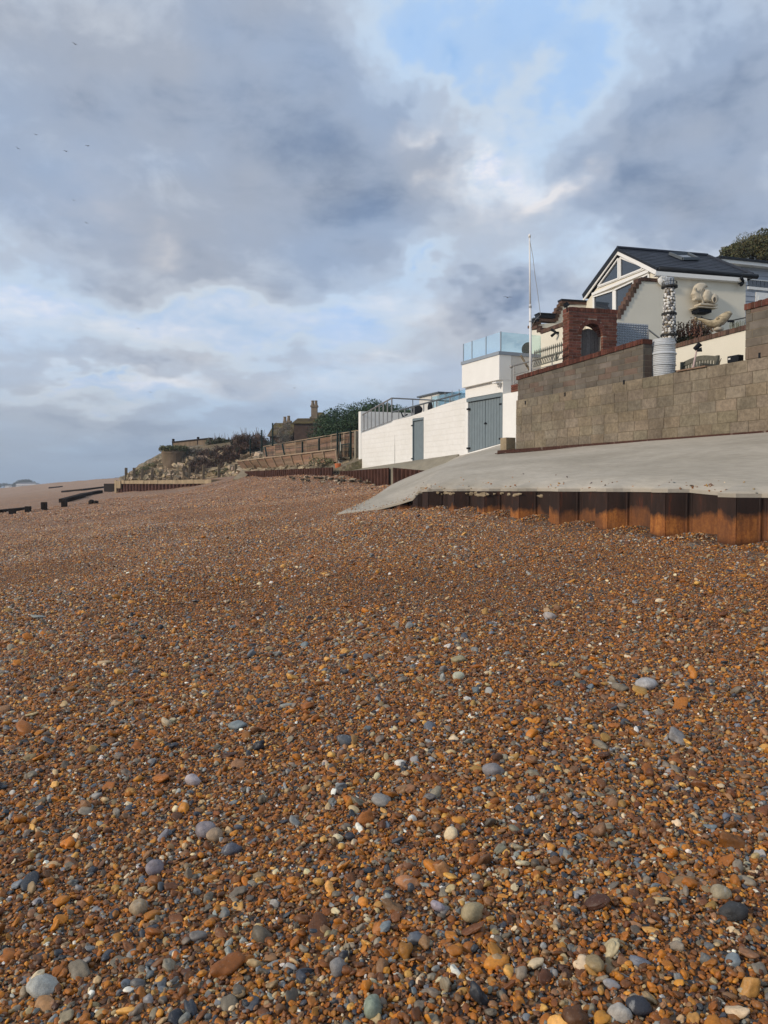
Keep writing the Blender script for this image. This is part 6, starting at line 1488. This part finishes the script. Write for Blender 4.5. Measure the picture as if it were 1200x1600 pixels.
def old_house():
    Z = 108; root = thing('old_house', depth(460, 690, Z), 'old dark brick house with mossy tiled roofs and tall chimneys on the headland', 'house')
    def gx(px, py, z_=Z): return depth(px, py, z_)
    fr = Fr((gx(418, 690).x, gx(418, 690).y), 24.2 + 90 + 2, 24.2 + 180 + 2); q = lambda px, py, d=0: fr.px(px, py, d)
    def roofblock(x0, x1, xr0, xr1, ye, yr, d0, dep, name, hip):
        (a0, ze), (a1, _) = q(x0, ye, d0), q(x1, ye, d0); (r0, zr) = q(xr0, yr, d0); r1 = q(xr1, yr, d0)[0]
        w = MB(); w.fbox(fr, a0 + .3, a1 - .1, 3.0, ze, d0, d0 - dep); w.build('wall', M['hidebrick'], root)
        vs = [fr.P(a0, ze, d0 + .3), fr.P(a1, ze, d0 + .3), fr.P(a1, ze, d0 - dep - .3), fr.P(a0, ze, d0 - dep - .3), fr.P(r0, zr, d0 - dep / 2), fr.P(r1, zr, d0 - dep / 2)]
        m = MB(); m.add(vs, [(0, 1, 5, 4), (1, 2, 5), (2, 3, 4, 5), (3, 0, 4), (3, 2, 1, 0)])
        n = 9
        for i in range(n):
            t0 = i / n; a_, b_ = vs[0].lerp(vs[4], t0), vs[1].lerp(vs[5], t0); c_, d_ = vs[1].lerp(vs[5], t0 + 1 / n), vs[0].lerp(vs[4], t0 + 1 / n); k = int((b_ - a_).length / .4)
            for j in range(k): g = brickcol(.7, 1.35, .05); p0, p1, p2, p3 = a_.lerp(b_, j / k), a_.lerp(b_, (j + .95) / k), d_.lerp(c_, (j + .95) / k), d_.lerp(c_, j / k); up = Vector((0, 0, .09)); m.hexa([p0, p1, p2, p3, p0 + up, p1 + up, p2 + up * .3, p3 + up * .3], g)
        return m.build('roof', M['mossroof'], root)
    roofblock(418, 458, 423.5, 457, 682, 658.5, 0, 6, 'left', True)
    r2 = roofblock(456, 514, 459, 504, 662, 650, 1.2, 8, 'right', True)
    roofblock(484, 510, 494, 503, 653, 642.5, -4, 4, 'gable', False)
    def chimney(px, w, y0, y1, pots, r):
        (a, zt), (_, zb) = q(px, y0), q(px, y1); u = Z / F; m = MB(); ww = w * u
        m.fbox(fr, a - ww / 2, a + ww / 2, zb - .8, zt - .45, -2.6, -3.4); m.fbox(fr, a - ww / 2 - .1, a + ww / 2 + .1, zt - .448, zt - .2, -2.5, -3.5); c_ = m.build('chimney', M['chim'], root)
        for i in range(pots): m = MB(); m.lathe(fr.P(a - ww * .28 + i * ww * .56, zt - .198, -3.0), [(0, .26), (.5, .20), (.7, .24), (.72, .15)], 10); m.build('chimney_pot', M['chim'], c_)
    chimney(487, 9.5, 628, 652, 2, None); chimney(441, 5, 654, 660, 1, None); chimney(447, 4.5, 652.5, 660, 1, None)
    m = MB(); (a0, z1), (a1, z0) = q(437, 664, .0), q(441, 674, .0)
    # bare climber on the roof
    C = [tuple(fr.P(*q(rng.uniform(432, 454), rng.uniform(664, 690), .8), .8 + rng.uniform(-.3, .4))) + (.5, .5, .5) for _ in range(40)]; p, k = crown_points(C, 1600, 12, .1); leaf_mesh('climber', p, np.random.default_rng(1).uniform(.1, .5, len(p)), k * 1.3, M['driedscrub'], root, aspect=.15)
M['chim'] = rough_mat('chimney_stone', (.20, .155, .11), .3, 2, .95, .5, .03, 8)
old_house()

# ------------------------------------------------------------------ fences below the headland
def fences():
    Fx = Fr((15.6, 0), 0, 270); zt = lambda px: Fx.px(px, np.interp(px, [413, 560], [697.5, 678]))[1]
    root = thing('plank_fence', Fx.P(50, 3.2, 0), 'upright brown horizontal plank fence in front of the evergreen bush', 'fence', None)
    xs = [412, 430, 446, 462, 479, 498, 518, 538, 560]; zz = (zt(420) + zt(550)) / 2 + .05; r = random.Random(1)
    for i in range(len(xs) - 1):
        a1, a0 = Fx.px(xs[i], 700)[0], Fx.px(xs[i + 1], 690)[0]; m = MB()
        for k in range(7): m.fbox(Fx, a0 + .05, a1 - .05, zz - .02 - (k + 1) * .19, zz - .03 - k * .19, r.uniform(-.01, .01), -.04, brickcol(.6, 1.35, .1))
        m.build('fence_panel', M['wood_brown'], root); m = MB(); m.fbox(Fx, a0 - .05, a0 + .045, 2.8, zz + .03, .03, -.08); m.build('post', M['wood_pale'], root)
    m = MB(); m.fbox(Fx, Fx.px(560, 690)[0], Fx.px(412, 700)[0], zz + .032, zz + .07, .04, -.08); m.build('top_rail', M['wood_pale'], root)
    # leaning revetment of panels
    Fl = Fr((14.5, 0), 0, 270); root = thing('leaning_fence', Fl.P(48, 2.9, 0), 'outward leaning orange brown board revetment with pale slanting battens', 'fence')
    aN, aF = Fl.px(527, 710)[0], Fl.px(380, 725)[0]; zN1, zN0 = Fl.px(527, 703)[1], Fl.px(527, 719)[1]; zF1, zF0 = Fl.px(380, 722)[1], Fl.px(386, 731)[1]
    n = 11
    for i in range(n):
        t0, t1 = i / n, (i + 1) / n; a0, a1 = aN + (aF - aN) * t0, aN + (aF - aN) * t1; z1 = zN1 + (zF1 - zN1) * t0; z0 = z1 - .62; lean = .05 + .5 * t0; P = Fl.P; m = MB()
        for k in range(4):
            f0, f1 = k / 4, (k + .94) / 4; m.hexa([P(a0 + .03, z0 + (z1 - z0) * f0, lean * f0), P(a1 - .03, z0 + (z1 - z0) * f0, lean * f0), P(a1 - .03, z0 + (z1 - z0) * f0, lean * f0 - .05), P(a0 + .03, z0 + (z1 - z0) * f0, lean * f0 - .05), P(a0 + .03, z0 + (z1 - z0) * f1, lean * f1), P(a1 - .03, z0 + (z1 - z0) * f1, lean * f1), P(a1 - .03, z0 + (z1 - z0) * f1, lean * f1 - .05), P(a0 + .03, z0 + (z1 - z0) * f1, lean * f1 - .05)], brickcol(1.0, 1.6, .08))
        m.build('board_panel', M['wood_brown'], root); m = MB(); m.bar(P(a0, z0 - .1, -.02), P(a0, z1 + .02, lean + .03), .08); m.build('batten', M['wood_pale'], root)
    m = MB(); m.bar(Fl.P(aN, zN1 + .03, .08), Fl.P(aF, zF1 + .05, .55), .09, .06); m.build('top_rail', M['wood_pale'], root)
    # pale struts under its far end
    for px, lab in ((384, 'pale short timber strut under the far end of the leaning revetment'), (397, 'pale short timber strut under the leaning revetment, second from its far end')):
        p = Fl.P(Fl.px(px, 733)[0], Fl.px(px, 736)[1], .1); m = MB(); m.bar(p + Vector((-.1, 0, -.3)), p + Vector((.3, .2, .45)), .35, .25); tag(m.build('timber_strut', M['wood_pale']), lab, 'timber')
    # dark green posts with wire mesh
    Fm = Fr((15.0, 0), 0, 270); root = thing('wire_fence', Fm.P(48, 2.9, 0), 'dark green metal post and wire mesh fence standing between the two plank fences', 'fence')
    P_ = [(409, 672, 706), (426, 661, 697), (417, 698, 713), (444.5, 694, 710), (472.5, 690, 708), (498.5, 685, 705), (527.5, 673, 718), (531.5, 677, 716), (548, 674, 718), (391, 686, 712)]
    for (px, y0, y1) in P_:
        p0, p1 = onx(px, y1, 15.1), onx(px, y0, 15.1); m = MB(); tilt = Vector((0, .5, 0)) if px in (417, 444.5) else Vector((0, 0, 0)); m.bar(p0, p1 + tilt, .09); m.build('post', M['green_post'], root)
    m = MB(); p = [onx(px, py, 15.1) for px, py in ((391, 700), (409, 694), (426, 694), (444.5, 692), (472.5, 689), (498.5, 684), (527.5, 676), (548, 674))]
    for u, v in zip(p[:-1], p[1:]):
        for h in (0, -.4, -.8): m.tube([u + Vector((0, 0, h)), v + Vector((0, 0, h))], .012, 4)
    m.build('wire_mesh', M['green_post'], root)
    # gate mesh and sign
    m = MB(); f = Fm.shift(-.1); a0, a1 = f.px(548, 700)[0], f.px(532, 700)[0]; z0, z1 = f.px(540, 717)[1], f.px(540, 694)[1]
    gt = thing('mesh_gate', f.P(a0, z0, 0), 'narrow dark green mesh gate between two tall green posts near the white wall', 'gate')
    for k in range(9): a = a0 + (a1 - a0) * k / 8; m.bar(f.P(a, z0, 0), f.P(a, z1, 0), .03)
    m.build('bars', M['green_post'], gt); m = MB(); m.bar(f.P(a0, z0, 0), f.P(a1, z0, 0), .05); m.bar(f.P(a0, z1, 0), f.P(a1, z1, 0), .05); m.build('frame', M['green_post'], gt)
    c = onx(532, 702, 14.8); m = MB(); fs = Fr((c.x, c.y), 20, 290); m.poly(fs, [(-.28, c.z - .1), (.02, c.z - .42), (.24, c.z + .02), (-.02, c.z + .40)], .02, -.01); tag(m.build('warning_sign', M['sign']), 'small pale tilted sign plate hanging on the green gate post', 'sign')
    c = onx(528, 728, 14.0); bt = thing('bucket', (c.x, c.y, c.z - .2), 'small orange bucket on the earth bank below the gate', 'bucket'); m = MB(); m.lathe((c.x, c.y, c.z - .2), [(0, .13), (.32, .17), (.33, .15), (.05, .10)], 12); m.build('bucket_body', M['orange'], bt); m = MB(); m.tube([Vector((c.x, c.y, c.z + .13)) + Vector((0, .16 * math.cos(a), .15 * math.sin(a))) for a in [math.pi * k / 8 for k in range(9)]], .01, 4); m.build('handle', M['steel'], bt)
    # concrete post at the corner of the white wall
    p = onx(558.5, 690, 15.3); m = MB(); m.box((15.3, p.y + .1, 3.4), (.2, .22, 1.9)); tag(m.build('concrete_post', M['slab']), 'grey concrete post where the plank fence meets the white wall', 'post')
    # slabs of broken concrete steps leaning at the end of long piling
    a, b = on_beach(372, 749), onx(387, 735, 14.0); 
    m = MB(); m.bar(Vector((a.x, a.y, a.z - .1)), b, .7, .22); tag(m.build('broken_beam', M['concrete_old']), 'dark tilted beam sloping down to the shingle at the far end of the long piling', 'beam')
    a, b = on_hill(350, 728), on_hill(368, 713)
    if a and b: m = MB(); m.bar(a + Vector((0, 0, .2)), b + Vector((0, 0, .35)), .5, .12); tag(m.build('broken_slab', M['concrete_old']), 'long pale broken slab lying up the bank right of the bramble patch', 'slab')
fences()

# ------------------------------------------------------------------ far retaining wall with posts
def far_wall():
    P0 = on_beach(186, 769); P1 = on_beach(336, 752); d = Vector((P1.x - P0.x, P1.y - P0.y, 0)); L = d.length; print('far wall', P0, P1)
    pa = on_plane(186, 756, P0, d.normalized().cross(Vector((0, 0, 1)))); pb = on_plane(336, 751, P0, d.normalized().cross(Vector((0, 0, 1)))); zt = pa.z; zt2 = zt - .05
    pile_line('sheet_pile_wall', (P0.x, P0.y), (P1.x, P1.y), zt, zt2, -1, .75, .25, M['rust_far'], 'far dark reddish ribbed piling under a pale concrete beam below the headland', side=1)
    az = math.degrees(math.atan2(d.x, d.y)); f = Fr((P0.x, P0.y), az, az - 90)
    if f.n.dot(Vector((0, 0, 0)) - P0) < 0: f.n = -f.n
    m = MB(); N = 26; 
    for i in range(N):
        t0, t1 = i / N, (i + 1) / N; o = rng.uniform(-.02, .02); m.fbox(f, L * t0 + .01, L * t1 - .004, zt + .003, zt + .30 + o, .30 + o, -1.4)
    tag(m.build('capping_beam', M['concrete_tan']), 'pale tan weathered concrete beam on top of the far ribbed piling', 'beam')
    m = MB(); m.fbox(f, -.05, .45, P0.z - .8, zt + .34, .42, .303); m.fbox(f, .452, 1.5, zt - .42, zt + .26, .40, .303); 
    tag(m.build('broken_block', M['concrete_tan']), 'broken tan concrete block at the seaward end of the far wall', 'block')
    # walkway strip behind the beam
    g_ = []
    for i, (x, y0, y1, lean) in enumerate([(197, 731, 750, 0), (209.5, 731, 750, 0), (222.5, 733, 750, 0), (236, 734, 750, .15), (250, 737, 749, 0), (268, 736, 749, 0), (287, 729, 748, 0), (291, 731, 748, -.35), (296, 729, 747, .0), (301, 733, 746, .45), (318, 726, 746, 0), (341.5, 726, 746, .05), (368.5, 725, 741, 0)]):
        hp = on_hill(x, y1 - 1); Zd = (hp.x * math.sin(YAW) + hp.y * math.cos(YAW)) - .25 if hp else np.interp(x, [197, 368], [84, 72]); b, t = depth(x, y1, Zd), depth(x, y0, Zd); m = MB(); w = .24 if i > 3 else .26
        m.bar(b - Vector((0, 0, .4)), t + Vector((lean, 0, 0)), w)
        labs = ['tall weathered timber post, leftmost of the row above the far piling', 'timber post, second from the left of the row above the far piling', 'timber post, third from the left above the far piling', 'timber post leaning slightly, below the green tufts', 'short timber post in front of the round bastion', 'thin timber post on the rubble right of the bastion', 'thick timber post left of the braced trio', 'slanting brace against the thick timber post', 'upright timber of the braced pair below the brambles', 'slanting brace right of the braced pair below the brambles', 'timber post in front of the right end of the bramble patch', 'timber post standing between two green cushions on the rubble', 'stout timber post nearest the leaning fence'][i]
        tag(m.build('timber_post', M['post_timber']), labs, 'post', 'timber posts above the far piling')
    # dark section of wall left of the block
    A = on_beach(163, 768); B = on_beach(186, 768); m = MB(); m.hexa([Vector((x, y, z)) for z in (A.z - .5, A.z + .85) for x, y in ((A.x, A.y), (B.x, B.y), (B.x, B.y + .6), (A.x, A.y + .6))]); tag(m.build('plank_wall', M['old_timber']), 'short dark timber wall left of the broken tan block', 'wall')
M['rust_far'] = rough_mat('far_rusted_steel', (.085, .040, .030), .4, 2, .9, .4, .02, 8)
M['concrete_tan'] = rough_mat('tan_concrete', (.34, .26, .165), .3, 1.2, .95, .7, .05, 6, stain=(1.5, (.16, .12, .08), .5, .85))
far_wall()

# ------------------------------------------------------------------ groynes
def groynes():
    L = [(19.5, 795, 804, 9, 'dark square groyne post, leftmost on the shingle by the left edge'), (44, 791.5, 800.5, 8, 'dark square groyne post at the right end of the leftmost rail'), (69, 785, 797, 8, 'dark groyne post standing alone between two groyne rails'), (100.5, 782, 792.5, 8, 'dark groyne post at the near end of the longer rail')]
    for px, y0, y1, w, lab in L:
        b = on_beach(px, y1); Z = (b - Vector((0, 0, CZ))).length * .95; h = (y1 - y0) / F * Z; ww = w / F * Z; m = MB(); m.box((b.x, b.y, b.z + h / 2 - .25), (ww, ww, h + .5), rz=-.2); o = m.build('groyne_post', M['old_timber'], bevel=.02); tag(o, lab, 'groyne post', 'old groyne posts in the shingle')
    def rail(pts, w, h, lab, name='groyne_rail'):
        m = MB(); q = [on_beach(*p) for p in pts]
        for u, v in zip(q[:-1], q[1:]): m.bar(u + Vector((0, 0, h / 2 - .05)), v + Vector((0, 0, h / 2 - .05)), w, h)
        tag(m.build(name, M['old_timber']), lab, 'groyne')
    rail([(-40, 808), (0, 801.5), (42, 797)], .2, .25, 'dark timber groyne rail running off the left edge of the photo')
    rail([(97, 785.5), (118, 780), (131, 775.5), (140, 774), (157, 770.5)], .5, .35, 'longer dark timber groyne slanting away up the beach')
    rail([(97, 769.5), (130, 766.5), (163, 762.5)], .3, .30, 'thin faint far groyne ending at the short dark timber wall')
    rail([(77, 763), (97, 761)], .5, .35, 'tiny far groyne stub on the distant beach')
    for px, py, s, lab in ((143, 787.5, .18, 'rounded dark stump, larger of two beyond the groyne post'), (150, 787, .13, 'small dark stump, smaller of two beyond the groyne post')):
        b = on_beach(px, py); m = MB(); m.lathe((b.x, b.y, b.z - .3), [(0, s * 1.1), (.3 + s, s), (.3 + s * 1.5, s * .5)], 9, jit=.12); tag(m.build('timber_stump', M['old_timber']), lab, 'stump')
groynes()

# ------------------------------------------------------------------ far shore
def far_shore():
    def bld(x0, x1, y0, y1, Z, name, lab, grp=None, roofc=None):
        a, b = depth(x0, y1, Z), depth(x1, y0, Z); u = ray(1200, 800) - ray(600, 800); u.z = 0; u.normalize(); v = Vector((-u.y, u.x, 0)); w = (Vector((b.x - a.x, b.y - a.y, 0))).length; h = b.z - a.z
        root = thing(name, (a.x, a.y, a.z - 2), lab, 'house', grp); f = Fr((a.x, a.y), 114.2, 204.2); m = MB(); m.fbox(f, 0, w, a.z - 3, a.z + h * .72, 0, -w * .5); m.build('wall', M['white_small'], root)
        m = MB(); P = f.P; z0, z1 = a.z + h * .722, b.z; m.add([P(-.2, z0, .3), P(w + .2, z0, .3), P(w + .2, z0, -w * .5 - .3), P(-.2, z0, -w * .5 - .3), P(w * .1, z1, -w * .25), P(w * .9, z1, -w * .25)], [(0, 1, 5, 4), (1, 2, 5), (2, 3, 4, 5), (3, 0, 4), (3, 2, 1, 0)]); m.build('roof', M['slate_far'], root)
        k = max(2, int((x1 - x0) / 3)); 
        for i in range(k): m = MB(); c_ = w * (i + .5) / k; m.fbox(f, c_ - w / k * .22, c_ + w / k * .22, a.z + h * .28, a.z + h * .52, .02, 0.002); m.build('window', M['window'], root)
    bld(25, 56, 754, 761.5, 900, 'white_building', 'long low white building on the hazy far shore at the left')
    bld(8, 17, 758, 762, 880, 'white_building', 'tiny white building left of the long low one on the far shore')
    bld(187, 199, 744, 753, 190, 'far_house', 'white house beside the far end of the headland, right of a pair')
    bld(179, 186, 746, 751.5, 230, 'far_house', 'small pale house left of the white one by the headland')
    bld(157, 172, 748, 751.5, 260, 'far_house', 'low grey roofed house farthest left on the shingle ridge')
    # wooded rise and tree line
    def wood(x0, x1, yt, yb, Z, n, s, lab, seed):
        C = []; r = random.Random(seed)
        for _ in range(130): px = r.uniform(x0, x1); t = (px - x0) / (x1 - x0); top = yb + (yt - yb) * math.sin(math.pi * min(1, max(0, t))) ** .6; p = depth(px, r.uniform(top + 1, yb), Z + r.uniform(-20, 20)); C.append((p.x, p.y, p.z, s * 2, s * 2, s * 1.3))
        p, k = crown_points(C, n, seed, .2); o = leaf_mesh('wood', p, np.full(len(p), s * .8), k, M['hedge'], seed=seed); tag(o, lab, 'wood', kind='stuff')
    wood(22, 56, 749, 758, 1000, 5000, 1.6, 'hazy wooded rise behind the long white building on the far shore', 1)
    wood(-30, 26, 755, 760, 1050, 3000, 1.6, 'faint tree line at the left edge of the far shore', 2)
    wood(56, 150, 755.5, 760, 1000, 5000, 1.3, 'low faint tree line on the horizon right of the white building', 3)
far_shore()

# ------------------------------------------------------------------ gulls
def gulls():
    m = t = None; B = [(117, 69, 6.5, 110, 'largest bird in the upper left sky, alone above the others', .5), (56, 210.5, 6, 150, 'bird above and between the two leftmost of the small flock', .3), (28, 232, 8.5, 130, 'bird at the far left of the small flock, wings tilted down to the right', .55), (103, 236.5, 9, 150, 'faint bird in the middle of the small flock', .25), (137, 228, 9, 130, 'bird at the right of the small flock with level wings', .15), (115, 313, 6, 150, 'tiny bird below the small flock', .4), (135, 348.5, 8, 140, 'lowest bird of the left flock', .4), (793, 465, 9.5, 80, 'dark bird left of the flagpole', .1), (216, 513.5, 4, 160, 'tiny bird low in the left cloud', .2), (235, 613, 4, 160, 'tiny bird just above the headland on the left', .2), (460, 606.5, 4.5, 160, 'tiny bird above the old house chimneys', .0)]
    first = None
    for i, (px, py, w, Z, lab, roll) in enumerate(B):
        p = depth(px, py, Z); span = max(.9, w / F * Z)
        if first is None:
            m = MB(); m.tube([(0, -.30, 0), (0, -.18, .02), (0, 0, .0), (0, .16, .01), (0, .24, .02)], [.02, .06, .075, .055, .01], 8); m.add([(0, -.25, 0), (.08, -.42, 0), (-.08, -.42, 0), (0, -.25, .02), (.08, -.42, .015), (-.08, -.42, .015)], [(0, 1, 2), (5, 4, 3), (0, 3, 4, 1), (1, 4, 5, 2), (2, 5, 3, 0)])
            first = m.build('bird', M['bird'], smooth=True, origin=(0, 0, 0))
            for s in (-1, 1):
                k = MB(); pl = [(.04, -.08, .02), (.04, .10, .02), (.28, .12, .15), (.28, -.05, .15), (.60, -.06, .05), (.58, -.14, .05)]; v = [(s * a, b, c_) for a, b, c_ in pl] + [(s * a, b, c_ - .02) for a, b, c_ in pl]
                k.add(v, [(0, 1, 2, 3), (3, 2, 4, 5), (6, 9, 8, 7), (9, 11, 10, 8), (1, 7, 8, 2), (2, 8, 10, 4), (4, 10, 11, 5), (5, 11, 9, 3), (3, 9, 6, 0), (0, 6, 7, 1)]); k.build('wing', M['bird'], first)
            o = first; kids = list(first.children)
        else:
            o = first.copy(); col.objects.link(o)
            for ch in kids: c2 = ch.copy(); col.objects.link(c2); c2.parent = o
        sc = span / 1.2; o.location = p; o.scale = (sc, sc, sc); o.rotation_euler = (0.1, roll, -YAW + rng.uniform(-.3, .3)); tag(o, lab, 'bird', 'birds flying in the sky')
M['bird'] = rough_mat('dark_feather', (.10, .10, .11), .2, 5, .8, 0)
gulls()
# ------------------------------------------------------------------ thin haze
def haze():
    m = MB(); m.box((100, 950, 26), (3400, 2300, 67)); t = NT('haze'); t.nt.nodes.remove(t.b)
    v = t.n('ShaderNodeVolumePrincipled'); v.inputs['Color'].default_value = (.78, .87, 1, 1); v.inputs['Density'].default_value = .0004; v.inputs['Anisotropy'].default_value = .2
    t.L.new(v.outputs[0], t.out.inputs['Volume'])
    tag(m.build('haze', t.m), 'thin sea haze between the beach and the far shore', 'haze', kind='stuff')
haze()
